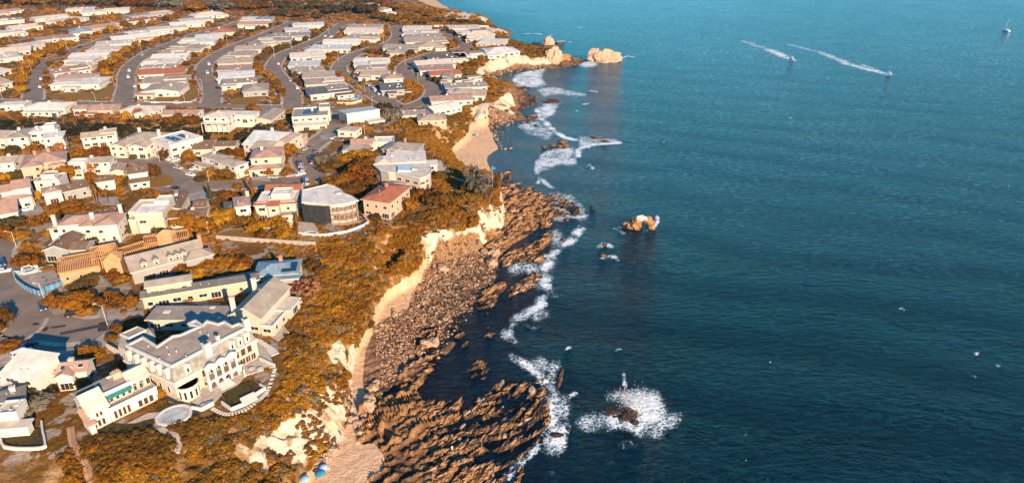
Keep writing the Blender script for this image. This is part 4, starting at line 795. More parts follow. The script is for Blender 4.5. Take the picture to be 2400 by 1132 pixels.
# ================================================================ HOUSES OF THEIR OWN SHAPE
def offset(poly, d):
    """polygon moved outwards by d (counter-clockwise)"""
    n = len(poly); r = []
    for i in range(n):
        a, b, c = Vector(poly[i-1]), Vector(poly[i]), Vector(poly[(i+1) % n])
        e1 = (b-a).normalized(); e2 = (c-b).normalized(); n1 = Vector((e1.y, -e1.x)); n2 = Vector((e2.y, -e2.x))
        k = (n1+n2); k = k/max(.35, k.dot(n1)) if k.length > .01 else n1
        r.append(tuple(b+k*d))
    return r
def ccw(p):
    s = sum(p[i-1][0]*p[i][1]-p[i][0]*p[i-1][1] for i in range(len(p))); return p if s > 0 else p[::-1]
def frame_of(short, label, pxc, u_from, u_to, z, name='house', cat='house', group=None, rad=12):
    """an Empty for a thing whose x axis runs between two photo points on level z; returns it and a photo-to-local converter"""
    c = P(*pxc, z); a = P(*u_from, z); b = P(*u_to, z); an = math.atan2(b.y-a.y, b.x-a.x)
    root = empty(name, (c.x, c.y, PZ), an, label, cat, group); LAND.append((c.x, c.y, rad, short))
    ca_, sa_ = math.cos(an), math.sin(an)
    def L(px, py, zz):
        p = P(px, py, PZ+zz); dx, dy = p.x-c.x, p.y-c.y; return (dx*ca_+dy*sa_, -dx*sa_+dy*ca_)
    return root, L, c, an
def block_poly(poly, c, an):
    xs = [p[0] for p in poly]; ys = [p[1] for p in poly]; mx, my = (min(xs)+max(xs))/2, (min(ys)+max(ys))/2
    BLOCK.append((c.x+mx*math.cos(an)-my*math.sin(an), c.y+mx*math.sin(an)+my*math.cos(an), an, (max(xs)-min(xs))/2, (max(ys)-min(ys))/2))
def edge_windows(root, poly, i, z, w_, h_, n, glass=None, inset=0):
    a, b = Vector(poly[i]), Vector(poly[(i+1) % len(poly)]); d = b-a; rz = math.atan2(d.y, d.x)
    for k in range(n):
        p = a+d*((k+.5)/n); add_window(root, p.x, p.y, z, rz, w_, h_, True, glass)

# ---- the mansion
root, L, c, an = frame_of('mansion', 'huge cream mansion with mansard roof, dormers and arched balconies', cH([(560, 560)])[0], cH([(480, 690)])[0], cH([(1040, 400)])[0], PZ+9.4, 'mansion', 'mansion', None, 16)
ZR, ZC = 9.4, 5.4
roofp = ccw([L(*p, ZR) for p in cH([(150, 540), (480, 690), (632, 612), (900, 470), (1040, 402), (975, 378), (925, 398), (868, 365), (822, 382), (740, 360), (708, 392), (655, 355), (608, 376), (680, 402), (545, 462), (490, 470), (372, 548), (268, 480)])])
wallp = offset(roofp, .9)
block_poly(wallp, c, an)
MB().prism(wallp, -2.5, ZC).build('wall', WALL['cream'], root)
m = MB(); n = len(roofp)
for i in range(n): j = (i+1) % n; m.poly([(*wallp[i], ZC+.3), (*wallp[j], ZC+.3), (*roofp[j], ZR), (*roofp[i], ZR)])
m.build('mansard_slope', flat('mansard_slate', (.30, .275, .24), .85, .18, .9), root)
MB().poly([(*p, ZR+.02) for p in offset(roofp, -.25)]).build('roof_deck', flat('roof_deck', (.40, .31, .235), .95, .16, .35), root)
m = MB(); o2 = offset(roofp, .25); i2 = offset(roofp, -.3)
for i in range(n):
    j = (i+1) % n
    m.poly([(*o2[i], ZR+.45), (*o2[j], ZR+.45), (*i2[j], ZR+.45), (*i2[i], ZR+.45)]); m.poly([(*i2[j], ZR-.1), (*i2[i], ZR-.1), (*i2[i], ZR+.45), (*i2[j], ZR+.45)]); m.poly([(*o2[i], ZR-.2), (*o2[j], ZR-.2), (*o2[j], ZR+.45), (*o2[i], ZR+.45)])
m.build('parapet', TRIM, root)
m = MB(); o2 = offset(wallp, .35)
for i in range(n):
    j = (i+1) % n
    m.poly([(*o2[i], ZC-.3), (*o2[j], ZC-.3), (*o2[j], ZC+.32), (*o2[i], ZC+.32)]); m.poly([(*o2[i], ZC+.32), (*o2[j], ZC+.32), (*wallp[j], ZC+.32), (*wallp[i], ZC+.32)])
m.build('cornice', TRIM, root)
# dormers along the left side, and two on the front
def dormer(pl, pxy, rz, w_=1.15, h_=1.9):
    x, y = pxy; d = put('dormer', dm, pl, (x, y, ZC+.9), rz); add_window(d, 0, -.62, .25, 0, .8, 1.5, False); return d
m = MB(); m.prism([(-.75, -.6), (.75, -.6), (.62, 1.2), (-.62, 1.2)], 0, 2.2)
for k in range(6):
    t0, t1 = math.pi*k/6, math.pi*(k+1)/6
    m.poly([(-.8*math.cos(t0), -.66, 2.2+.45*math.sin(t0)), (-.8*math.cos(t1), -.66, 2.2+.45*math.sin(t1)), (-.66*math.cos(t1), 1.3, 2.2+.45*math.sin(t1)), (-.66*math.cos(t0), 1.3, 2.2+.45*math.sin(t0))])
m.poly([(-.8*math.cos(math.pi*k/6), -.66, 2.2+.45*math.sin(math.pi*k/6)) for k in range(7)])
dm = m.mesh('dormer', TRIM)
A0, B0 = Vector(L(*cH([(150, 540)])[0], ZR)), Vector(L(*cH([(480, 690)])[0], ZR)); dl = (B0-A0); rl = math.atan2(dl.y, dl.x); nl = Vector((dl.y, -dl.x)).normalized()
for f in (.06, .24, .41, .58, .74, .92): p = A0+dl*f+nl*.62; dormer(root, p, rl)
C0 = Vector(L(*cH([(1040, 402)])[0], ZR)); df = C0-B0; rf = math.atan2(df.y, df.x); nf = Vector((df.y, -df.x)).normalized()
for f in (.14, .72, .83, .93): p = B0+df*f+nf*.62; dormer(root, p, rf)
LF = df.length
def F(x, y, z): q = B0+df.normalized()*x+nf*y; return (q.x, q.y, z)
def Fxy(x, y): return F(x, y, 0)[:2]
# ground floor windows at left side and right part of the front
for f in (.12, .3, .5, .7, .88):
    p = A0+dl*f+nl*.9; add_window(root, p.x, p.y, 1.6, rl, 1.1, 2.0)
for f in (.76, .85, .94):
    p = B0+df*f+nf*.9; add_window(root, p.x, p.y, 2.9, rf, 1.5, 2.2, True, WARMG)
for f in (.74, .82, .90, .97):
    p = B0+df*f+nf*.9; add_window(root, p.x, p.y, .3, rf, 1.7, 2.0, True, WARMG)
# two tier loggia with arches and wavy cornice
x0, x1, yo = LF*.27, LF*.70, 3.6
lg = MB().prism([Fxy(x0, .92), Fxy(x1, .92), Fxy(x1-.3, yo), Fxy(x0+.3, yo)][::-1], 6.2, 6.6, 0, None, True)
NB = 4
for lvl, (z0, z1) in enumerate(((.3, 2.5), (2.9, 6.2))):
    lg.prism([Fxy(x0, .92), Fxy(x1, .92), Fxy(x1-.2, yo+.1), Fxy(x0+.2, yo+.1)][::-1], z0-.35, z0, 0, None, True)
loggia = lg.build('loggia', TRIM, root)
for lvl, (z0, z1) in enumerate(((.3, 2.55), (2.9, 6.2))):
    for i in range(NB+1):
        x = x0+.5+(x1-x0-1)*i/NB; b = 1.0 if i in (1, 2, 3) else 0
        q = [Fxy(x-.28, yo-.55), Fxy(x+.28, yo-.55), Fxy(x+.28, yo), Fxy(x-.28, yo)][::-1]
        MB().prism(q, z0, z1).build('column', TRIM, root)
    for i in range(NB):
        xa = x0+.78+(x1-x0-1)*i/NB; xb = x0+.22+(x1-x0-1)*(i+1)/NB
        m = MB(); k = 8; zs = z1-1.0
        up = [F(xa+(xb-xa)*t/k, yo-.05, z1) for t in range(k+1)]; lo = [F(xa+(xb-xa)*t/k, yo-.05, zs+.75*math.sin(math.pi*t/k)) for t in range(k+1)]
        for t_ in range(k): m.poly([lo[t_], lo[t_+1], up[t_+1], up[t_]])
        m.build('arch', TRIM, root)
        m = MB()
        for t_ in range(9): q = F(xa+(xb-xa)*(t_+.5)/9, yo-.15, z0); m.bar(q, (q[0], q[1], z0+.85), .07)
        m.bar(F(xa, yo-.15, z0+.9), F(xb, yo-.15, z0+.9), .12); m.build('balustrade', flat('iron_rail', (.16, .08, .05), .6), root)
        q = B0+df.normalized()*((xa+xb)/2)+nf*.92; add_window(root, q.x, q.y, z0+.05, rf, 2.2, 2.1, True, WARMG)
m = MB(); k = 36; top = []
for t_ in range(k+1): x = x0+(x1-x0)*t_/k; top.append((x, 6.9+.75*abs(math.sin(math.pi*3*t_/k))))
for t_ in range(k): m.poly([F(top[t_][0], yo+.15, 6.15), F(top[t_+1][0], yo+.15, 6.15), F(top[t_+1][0], yo+.15, top[t_+1][1]), F(top[t_][0], yo+.15, top[t_][1])]); m.poly([F(top[t_][0], yo+.15, top[t_][1]), F(top[t_+1][0], yo+.15, top[t_+1][1]), F(top[t_+1][0], yo-.25, top[t_+1][1]), F(top[t_][0], yo-.25, top[t_][1])])
m.build('wavy_cornice', TRIM, root)
# octagonal bay near the corner
m = MB(); bc = (LF*.10, .9); bp = [Fxy(bc[0]+2.6*math.cos(t), bc[1]+2.4*math.sin(t)) for t in [math.pi*k/6 for k in range(7)]]; bp = ccw(bp)
bay = MB().prism(bp, -2, 3.6).build('bay', WALL['cream'], root); MB().prism(offset(bp, .3), 3.6, 3.95, 0, None, True).poly([(*p, 3.95) for p in bp]).build('bay_roof', TRIM, bay)
for i in range(len(bp)):
    a, b = Vector(bp[i]), Vector(bp[(i+1) % len(bp)]); d = b-a
    if 1 < d.length < 2.2: mid = (a+b)/2; add_window(bay, mid.x, mid.y, .6, math.atan2(d.y, d.x), .9, 2.4, False)
# chimneys
for (px, py), s, hh in (((745, 585), 1.0, 2.6), ((1035, 402), .8, 2.6), ((820, 495), .5, 1.2)):
    x, y = L(*cH([(px, py)])[0], ZR); ch = MB().box(x-.8*s, y-.7*s, ZR-1, x+.8*s, y+.7*s, ZR+hh).box(x-1*s, y-.9*s, ZR+hh, x+1*s, y+.9*s, ZR+hh+.25).build('chimney', TRIM, root); MB().box(x-.5*s, y-.4*s, ZR+hh+.25, x+.5*s, y+.4*s, ZR+hh+.5).build('chimney_pot', METAL, ch)
for (px, py) in ((310, 545), (445, 552), (515, 582), (463, 605), (750, 462), (805, 475), (585, 620), (395, 640), (690, 440), (740, 600)):
    x, y = L(*cH([(px, py)])[0], ZR); MB().cone((x, y, ZR), (x, y, ZR+.7), .18, .15, 7).build('roof_vent', STEEL, root)
# left wing pavilion
wp = ccw([L(*p, 8.0) for p in cH([(105, 455), (165, 480), (285, 425), (225, 402)])]); wo = offset(wp, 1.0)
MB().prism(wo, -2, 4.6).build('wall', WALL['cream'], root); m = MB()
for i in range(4): j = (i+1) % 4; m.poly([(*wo[i], 4.6), (*wo[j], 4.6), (*wp[j], 8), (*wp[i], 8)])
m.poly([(*p, 8.0) for p in wp], 1); m.build('pavilion_roof', [MATS['mansard_slate'], MATS['roof_deck']], root)
m = MB(); o2 = offset(wp, .2); i2 = offset(wp, -.2)
for i in range(4): j = (i+1) % 4; m.poly([(*o2[i], 8.35), (*o2[j], 8.35), (*i2[j], 8.35), (*i2[i], 8.35)]); m.poly([(*o2[i], 7.8), (*o2[j], 7.8), (*o2[j], 8.35), (*o2[i], 8.35)])
m.build('parapet', TRIM, root); block_poly(wo, c, an)
wp2 = ccw([L(*p, 6.0) for p in cH([(270, 440), (335, 415), (350, 470), (300, 500)])]); MB().prism(wp2, -2, 6).build('wall', WALL['cream'], root); m = MB(); ct = (sum(p[0] for p in wp2)/4, sum(p[1] for p in wp2)/4); o2 = offset(wp2, .4)
for i in range(4): m.poly([(*o2[i], 6), (*o2[(i+1) % 4], 6), (*ct, 8.2)])
m.build('pavilion_roof', MATS['mansard_slate'], root); block_poly(wp2, c, an)
# terrace in front: slabs, low walls, two flights of steps, lawn
ter_ = MB(); tp = ccw([L(*p, 0) for p in cH([(600, 930), (700, 1010), (790, 960), (850, 890), (960, 830), (1020, 760), (1240, 690), (1180, 560), (1090, 500), (930, 640), (640, 800)])])
ter_.prism(tp, -1, .25).build('terrace', STONE, root)
lw = ccw([L(*p, 0) for p in cH([(850, 895), (900, 995), (1000, 940), (1100, 870), (1170, 850), (1060, 800), (960, 840)])]); MB().prism(lw, -1, .34).build('terrace_lawn', flat('dark_lawn', (.075, .055, .016), .95, .3, 1.5), root)
def lowwall(pts, zb, h_, th=.35, name='garden_wall', par=root, mat=TRIM):
    m = MB(); q = [L(*p, zb) for p in cH(pts)]
    for a, b in zip(q[:-1], q[1:]): m.bar((*a, zb+h_/2-.6), (*b, zb+h_/2-.6), th, h_+1.2)
    return m.build(name, mat, par)
lowwall([(630, 1000), (700, 1012), (790, 965)], .2, .9); lowwall([(850, 960), (920, 1010), (1005, 975)], .2, .8); lowwall([(1090, 905), (1170, 855), (1130, 830)], .2, .8); lowwall([(1240, 690), (1130, 640)], .2, .9); lowwall([(930, 770), (960, 730), (1020, 710), (1020, 760)], .2, 1.9)
for (p0, p1, q0, q1, nst) in (((850, 870), (950, 820), (800, 830), (900, 790), 5), ((1010, 985), (1115, 930), (985, 945), (1090, 895), 6)):
    a0, a1, b0, b1 = [Vector(L(*cH([p])[0], 0)) for p in (p0, p1, q0, q1)]
    for k in range(nst):
        f0, f1 = k/nst, (k+1)/nst; pl = [a0.lerp(b0, f0), a1.lerp(b1, f0), a1.lerp(b1, f1), a0.lerp(b0, f1)]
        MB().prism(ccw([tuple(p) for p in pl]), -1, .3+.75*(k+1)/nst).build('step', TRIM, root)
block_poly(tp, c, an)
xs = [L(*p, 0) for p in cH([(1135, 720), (1070, 720), (760, 975), (720, 990)])]
for k, (x, y) in enumerate(xs):
    f = empty('garden_table', tuple(root.matrix_basis @ Vector((x, y, 0))), .4*k, ['white round garden table on mansion terrace below right wing', 'second white round garden table beside the wing arcade', 'white round garden table at outer edge of lower terrace', 'white round garden table inside low wall of lower terrace'][k], 'table', 'tables on the mansion terrace')
    MB().cone((0, 0, .7), (0, 0, .76), .75, .75, 14).build('table_top', TRIM, f); MB().cone((0, 0, 0), (0, 0, .7), .3, .08, 8).build('pedestal', TRIM, f)

# ---- flat roofed clifftop houses with free outlines
def polyhouse(short, label, pts, h, wall, rc, ov=.4, edges=(), group=G2, cat='house', zoff=0, u=(0, 1)):
    root, L, c, an = frame_of(short, label, (sum(p[0] for p in pts)/len(pts), sum(p[1] for p in pts)/len(pts)), pts[u[0]], pts[u[1]], PZ+h, group=group, cat=cat)
    rp = ccw([L(*p, h) for p in pts]); wp = offset(rp, -ov)
    MB().prism(wp, -4, h).build('wall', WALL[wall], root)
    MB().prism(rp, h, h+.3, 1, 0, True).build('roof', [ROOF[rc], TRIM], root)
    m = MB(); i2 = offset(rp, -.35); n = len(rp)
    for i in range(n): j = (i+1) % n; m.poly([(*rp[i], h+.55), (*rp[j], h+.55), (*i2[j], h+.55), (*i2[i], h+.55)]); m.poly([(*rp[i], h+.29), (*rp[j], h+.29), (*rp[j], h+.55), (*rp[i], h+.55)]); m.poly([(*i2[j], h+.3), (*i2[i], h+.3), (*i2[i], h+.55), (*i2[j], h+.55)])
    m.build('parapet', TRIM, root); block_poly(rp, c, an)
    for (k, z, w_, h_, nn, g) in edges: edge_windows(root, wp, k, z, w_, h_, nn, g)
    return root, L, rp, wp
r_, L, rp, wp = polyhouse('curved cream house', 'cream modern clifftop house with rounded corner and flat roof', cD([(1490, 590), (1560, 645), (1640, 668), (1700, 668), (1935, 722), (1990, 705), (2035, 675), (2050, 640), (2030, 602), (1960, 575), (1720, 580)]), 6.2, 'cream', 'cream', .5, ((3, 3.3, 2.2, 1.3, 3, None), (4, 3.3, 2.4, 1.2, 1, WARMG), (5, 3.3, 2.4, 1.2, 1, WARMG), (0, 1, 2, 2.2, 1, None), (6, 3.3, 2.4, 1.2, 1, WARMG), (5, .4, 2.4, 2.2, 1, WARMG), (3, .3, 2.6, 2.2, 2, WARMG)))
for (x0, y0, x1, y1, nm) in ((1730, 610, 1850, 655, 'skylight'), (1860, 625, 1910, 640, 'roof_unit')):
    q = ccw([L(*p, 6.5) for p in cD([(x0, y1), (x1, y1), (x1, y0), (x0, y0)])]); MB().prism(q, 6.5, 7.3).build(nm, flat('pale_glass', (.45, .60, .66), .3) if nm == 'skylight' else STEEL, r_)
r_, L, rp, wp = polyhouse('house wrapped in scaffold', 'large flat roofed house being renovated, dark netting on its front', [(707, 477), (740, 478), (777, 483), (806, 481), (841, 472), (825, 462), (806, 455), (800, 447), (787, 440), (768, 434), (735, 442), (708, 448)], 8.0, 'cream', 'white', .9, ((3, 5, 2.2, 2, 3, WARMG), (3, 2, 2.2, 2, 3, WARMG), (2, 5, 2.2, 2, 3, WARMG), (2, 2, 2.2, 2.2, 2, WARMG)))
for k in range(7):   # long skylight slots in the roof
    q = ccw([L(*p, 8.3) for p in cF([(1375+k*4, 118+k*21), (1470+k*4, 112+k*21), (1472+k*4, 121+k*21), (1377+k*4, 127+k*21)])]); MB().prism(q, 8.3, 8.55).build('skylight', STEEL, r_)
x, y = L(*cF([(1620, 155)])[0], 8.3); MB().cone((x, y, 8.3), (x, y, 8.8), 1.3, 1.2, 14).build('skylight', STEEL, r_)
NETM = flat('dark_netting', (.035, .038, .04), .9, .25, 1.2)
nt_ = offset(rp, .35); 
nets = [cF([(1212, 268), (1275, 285), (1275, 410), (1215, 400)]), cF([(1280, 285), (1390, 300), (1390, 420), (1280, 412)]), cF([(1394, 300), (1455, 300), (1455, 415), (1394, 420)])]
q = [Vector(L(*p, 7.6)) for p in cF([(1210, 272), (1290, 282), (1385, 290), (1460, 296), (1520, 292)])]
for a, b in zip(q[:-1], q[1:]): MB().bar((a.x, a.y, 3.9), (b.x, b.y, 3.9), .12, 7.2).build('netting', NETM, r_)
sc = empty('scaffold', tuple(P(*cF([(1680, 530)])[0], PZ)), r_.rotation_euler.z, 'open tube scaffolding with plank lifts against the renovated house front', 'scaffold')
si = sc.matrix_basis.inverted()
fr = [P(*p, PZ+7.4) for p in cF([(1530, 300), (1620, 302), (1700, 296), (1770, 282), (1825, 262)])]
fr = [Vector((p.x, p.y, PZ)) for p in fr]; out = [p+Vector((.35, -1.5, 0)) for p in fr]
SCM = flat('scaffold_tube', (.46, .30, .22), .6)
for pl in (fr, out):
    for p in pl: MB().bar(si @ p+Vector((0, 0, -3)), si @ p+Vector((0, 0, 7.6)), .14).build('upright', SCM, sc)
for z in (-1.5, .4, 2.3, 4.2, 6.1):
    for k in range(4):
        MB().prism([tuple((si @ p)[:2]) for p in (out[k], out[k+1], fr[k+1], fr[k])], z, z+.12, 0, None, True).build('plank_deck', SCM, sc)
        MB().bar((si @ out[k])+Vector((0, 0, z+1)), (si @ out[k+1])+Vector((0, 0, z+1)), .09).build('ledger', SCM, sc)
# tile roofed villas
N('red roofed villa', 'peach villa with large red tiled hip roof and white window bays', (843, 468), (914, 478), (975, 438), 7, 'hip', 'peach', 'red', ((.0, .55, .5, 1.35, 5.0, 'hip', 'tan'),), ((.42, .62, 1.1),), group=G2, pitch=.26, ov=.9, win='glass', dmax=32)
N('mediterranean villa', 'cream villa with red tile eaves and roof terraces beside the netted house', (600, 478), (691, 474), (692, 449), 6.6, 'par', 'cream', 'white', ((-.02, -.10, .32, .02, 6.3, 'shed', 'red'), (.33, -.22, .60, .0, 6.2, 'shed', 'red'), (.62, -.08, 1.02, .02, 6.3, 'shed', 'red'), (.5, 1.0, 1.0, 1.75, 6.6, 'gx', 'red'), (.05, 1.25, .5, 1.9, 6.2, 'gx', 'red'), (.35, .35, .85, .95, 8.2, 'par', 'white'), (.6, -.35, 1, -.1, 3, 'flat', 'tan')), (), group=G2, win='glass', dmax=20, pitch=.3)
N('cream modern house', 'tall cream modern house with white garage panel and roof terrace', (314, 503), (380, 500), (376, 480), 7.6, 'par', 'cream', 'white', ((-.38, .5, .62, 1.9, 6.6, 'par', 'cream'), (-.25, .0, .05, .6, 5.2, 'par', 'tan'), (.45, 1.0, .98, 1.7, 8.6, 'par', 'white')), (), group=G2, win='garage', dmax=16)
wz = N('white garden house', 'white two storey house with upper terraces and teal awning above scrub', (221, 1009), (374, 934), (168, 976), 0.02, 'par', 'white', 'cream', (), (), group=G2, win=None, vents=0)
W_, Dp = wz['w'], wz['d']
for o in [o for o in wz.children]: bpy.data.objects.remove(o)
wm = MB()
for (f0, g0, f1, g1, h_, kind, rc, pit) in ((.26, .0, 1.0, .85, 3.3, 'par', 'cream', .3), (.0, .0, .27, .85, 4.6, 'gx', 'cream', .75), (.30, .26, .70, .9, 6.2, 'par', 'tan', .3), (.70, .30, .99, .9, 5.9, 'gx', 'cream', .5), (.02, .55, .45, 1.1, 5, 'gx', 'slate', .6), (-.06, -.12, .02, .35, 2.4, 'shed', 'rose', .4)):
    x0, y0, x1, y1 = (f0-.5)*W_, (g0-.5)*Dp, (f1-.5)*W_, (g1-.5)*Dp
    wm.prism([(x0, y0), (x1, y0), (x1, y1), (x0, y1)], -3, h_-(.26 if kind == 'par' else .05)); rm = MB(); solid_roof(rm, x0, y0, x1, y1, h_, kind, pit, .4 if kind != 'par' else 0, wm); rm.build('roof', [ROOF[rc], TRIM], wz)
wm.build('wall', WALL['white'], wz)
for (f, g, z, w__, h__, nn) in ((.1, .0, .4, .8, 1.9, 3), (.44, .0, .3, .85, 2.3, 4), (.80, .0, .3, 1.1, 2.0, 3), (.13, .0, 3.0, .7, 1.3, 2)):
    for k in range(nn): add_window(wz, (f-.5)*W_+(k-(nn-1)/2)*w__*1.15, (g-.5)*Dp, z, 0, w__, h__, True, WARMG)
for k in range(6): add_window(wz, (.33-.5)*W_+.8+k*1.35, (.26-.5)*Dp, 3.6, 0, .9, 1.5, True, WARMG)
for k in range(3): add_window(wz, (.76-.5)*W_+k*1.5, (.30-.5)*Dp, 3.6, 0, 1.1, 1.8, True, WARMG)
MB().poly([((.31-.5)*W_, (.26-.5)*Dp-1.1, 5.1), ((.69-.5)*W_, (.26-.5)*Dp-1.1, 5.1), ((.69-.5)*W_, (.26-.5)*Dp-.02, 5.7), ((.31-.5)*W_, (.26-.5)*Dp-.02, 5.7)]).build('awning', flat('teal_awning', (.03, .20, .19), .8), wz)
x, y = (.62-.5)*W_, .25*Dp; chm = MB().box(x-.9, y-.6, 4, x+.9, y+.6, 7.6).box(x-1.05, y-.75, 7.6, x+1.05, y+.75, 7.85).build('chimney', WALL['peach'], wz)
for k in (-.5, 0, .5): MB().cone((x+k, y, 7.85), (x+k, y, 8.5), .16, .13, 6).build('chimney_pot', WALL['brick'], chm)
m = MB()
for a, b in ((.29, .70), (.72, .99)):
    xa, xb = (a-.5)*W_, (b-.5)*W_
    for k in range(12): t_ = xa+(xb-xa)*k/11; m.bar((t_, -.5*Dp+.15, 3.8), (t_, -.5*Dp+.15, 4.6), .05)
    m.bar((xa, -.5*Dp+.15, 4.6), (xb, -.5*Dp+.15, 4.6), .07)
m.build('railing', METAL, wz)

# ---- the house still a timber frame
tf = empty('timber_house', tuple(P(*cE([(1000, 690)])[0], PZ)), 0, 'unfinished timber house frame with bare orange rafters and sheathing', 'house'); q = P(*cE([(1000, 690)])[0], PZ); LAND.append((q.x, q.y, 12, 'timber frame house'))
def framed(A, B, D, h, pitch, closed, nr):
    a, rz, W_, Dp, u, v = fit(A, B, D, h); Dp = min(Dp, 12); o = a.xy-q.xy
    BLOCK.append((a.x+u.x*W_/2+v.x*Dp/2, a.y+u.y*W_/2+v.y*Dp/2, rz, W_/2, Dp/2))
    def T(x, y, z): p = o+u*x+v*y; return (p.x, p.y, z)
    r = pitch*Dp/2
    ra = MB().bar((0, -.4, -pitch*.4), (0, Dp/2, r), .16, .3).mesh('rafter', WOODT); rb = MB().bar((0, Dp/2, r), (0, Dp+.4, -pitch*.4), .16, .3).mesh('rafter', WOODT)
    st = MB().bar((0, 0, -2), (0, 0, h), .16).mesh('stud', WOODT)
    for k in range(nr):
        x = W_*k/(nr-1)
        for me in (ra, rb): put('rafter', me, tf, T(x, 0, h), rz)
        for y in ((0, Dp) if not closed else (Dp,)): put('stud', st, tf, T(x, y, 0), rz)
    MB().bar(T(0, Dp/2, h+r), T(W_, Dp/2, h+r), .2, .35).build('ridge_beam', WOODT, tf)
    for y in (0, Dp): MB().bar(T(0, y, h), T(W_, y, h), .2, .25).build('wall_plate', WOODT, tf)
    MB().prism([T(0, .2, 0)[:2], T(W_, .2, 0)[:2], T(W_, Dp-.2, 0)[:2], T(0, Dp-.2, 0)[:2]], -2, h-.3 if closed else .3).build('sheathing' if closed else 'floor_deck', flat('sheathing', (.50, .30, .16), .85, .15, .7), tf)
    if closed:
        for k in range(3): p = T(W_*(k+.5)/3, 0.1, 1.4); add_window(tf, p[0], p[1], 1.4, rz, 1.0, 1.2, True)
framed((137, 640), (232, 622), (222, 592), 4.5, .5, True, 24)
framed((215, 608), (275, 596), (270, 570), 6.5, .45, False, 14)
framed((268, 600), (345, 576), (345, 560), 3.5, .3, False, 18)
framed((337, 572), (440, 555), (420, 538), 4.0, .3, False, 24)
for (A, B, D, h_) in ((cE([(1130, 640)])[0], cE([(1330, 610)])[0], cE([(1270, 530)])[0], 5.5), (cE([(1050, 510)])[0], cE([(1230, 500)])[0], cE([(1180, 450)])[0], 7), (cE([(1720, 350)])[0], cE([(1900, 345)])[0], cE([(1850, 290)])[0], 6)):
    a, rz, W_, Dp, u, v = fit(A, B, D, h_); Dp = min(Dp, 8); m = MB(); m2 = MB(); solid_roof(m, -W_/2, -Dp/2, W_/2, Dp/2, h_, 'hip', .6, .3)
    cc = a.xy+u*W_/2+v*Dp/2-q.xy; m.build('roof_sheathing', [flat('plywood', (.60, .33, .14), .8, .14, .8), WOODT], tf, (cc.x, cc.y, 0), rz); MB().box(-W_/2+.2, -Dp/2+.2, -2, W_/2-.2, Dp/2-.2, h_).build('wall', MATS['sheathing'], tf, (cc.x, cc.y, 0), rz)
    BLOCK.append((a.x+u.x*W_/2+v.x*Dp/2, a.y+u.y*W_/2+v.y*Dp/2, rz, W_/2, Dp/2))
# ================================================================ ROADS
def smooth(pts, n=6):
    p = [Vector(q) for q in pts]; r = []
    for i in range(len(p)-1):
        a, b, c, d = p[max(i-1, 0)], p[i], p[i+1], p[min(i+2, len(p)-1)]
        for k in range(n):
            t = k/n; r.append(.5*((2*b)+(c-a)*t+(2*a-5*b+4*c-d)*t*t+(3*b-a-3*c+d)*t**3))
    r.append(p[-1]); return r
t = NT('asphalt', .95, .1); n1 = t.noise(.12, 5); n2 = t.noise(2.5, 3)
a_ = t.mix(t.step(n1, .3, .7), (.185, .140, .105), (.250, .195, .150)); a_ = t.mix(t.math('MULTIPLY', t.step(n2, .5, .8), .4), a_, (.13, .10, .078))
ASPH = t.out(a_)
DRIVE = flat('driveway_concrete', (.33, .28, .24), .9, .14, .4)
PAVE = flat('pavement', (.40, .34, .28), .9, .12, .7)
ROADS = []
RD = {
 'r1': ([(70, 247), (78, 228), (78, 195), (88, 170), (105, 152), (125, 138), (155, 126), (185, 113), (216, 104), (290, 79), (400, 57), (470, 33)], 11),
 'r2': ([(283, 245), (289, 233), (296, 201), (296, 178), (306, 157), (324, 141), (356, 120), (408, 101), (467, 79), (540, 61), (590, 42)], 11),
 'r3': ([(492, 252), (495, 240), (497, 213), (480, 181), (477, 163), (490, 143), (525, 121), (569, 101), (627, 79), (690, 50)], 11),
 'r4': ([(687, 255), (685, 243), (682, 216), (658, 187), (642, 166), (642, 152), (658, 131), (696, 114), (740, 96), (769, 82), (787, 67), (804, 56)], 11),
 'r5': ([(935, 254), (906, 239), (862, 213), (822, 187), (798, 172), (796, 157), (810, 140), (839, 125), (877, 112), (915, 101), (932, 87), (930, 70), (925, 60)], 11),
 'r6': ([(925, 252), (960, 250), (1000, 236), (1017, 216), (1008, 198), (979, 187), (952, 174), (946, 159), (962, 146), (988, 136), (1023, 125), (1067, 118), (1092, 113), (1081, 102), (1067, 90), (1046, 76), (1030, 66)], 11),
 'cross': ([(-120, 236), (0, 238), (60, 240), (200, 243), (290, 244), (440, 247), (600, 251), (690, 254), (780, 257), (880, 256), (940, 252)], 9),
 'low': ([(802, 262), (793, 285), (778, 308), (757, 325), (733, 340), (718, 355), (713, 375), (722, 392), (735, 402), (730, 416), (700, 424), (660, 427), (575, 431), (500, 433), (437, 430), (402, 412), (375, 390), (337, 377), (287, 371), (230, 365)], 11),
 'sac': ([(437, 428), (445, 445), (452, 462)], 9),
 'left': ([(-140, 600), (-60, 610), (0, 640), (30, 690), (70, 735), (120, 765), (170, 775), (215, 772)], 12),
 'leftup': ([(-10, 700), (-5, 640), (-5, 600), (15, 565), (40, 552)], 8),
 'leftdown': ([(85, 740), (60, 775), (30, 800), (-40, 820)], 11),
}
def ribbon(pts, off0, off1, z, step_z=0):
    V = []; n = len(pts)
    for i in range(n):
        d = (pts[min(i+1, n-1)]-pts[max(i-1, 0)]).normalized(); nn = Vector((-d.y, d.x)); V.append((pts[i]+nn*off0, pts[i]+nn*off1))
    return V
DRV = []
def near_road(p, skip, margin=0):
    for k, (c_, w_) in ROADS_D.items():
        if k == skip: continue
        for a, b in zip(c_[:-1:2], c_[2::2]):
            d = b-a; t_ = max(0, min(1, (p-a).dot(d)/max(d.length_squared, 1e-6)))
            if (p-a-d*t_).length < w_/2+margin: return True
    return False
ROADS_D = {}
for k, (pts, w_) in RD.items(): ROADS_D[k] = (smooth([P(*p).xy for p in pts]), w_)
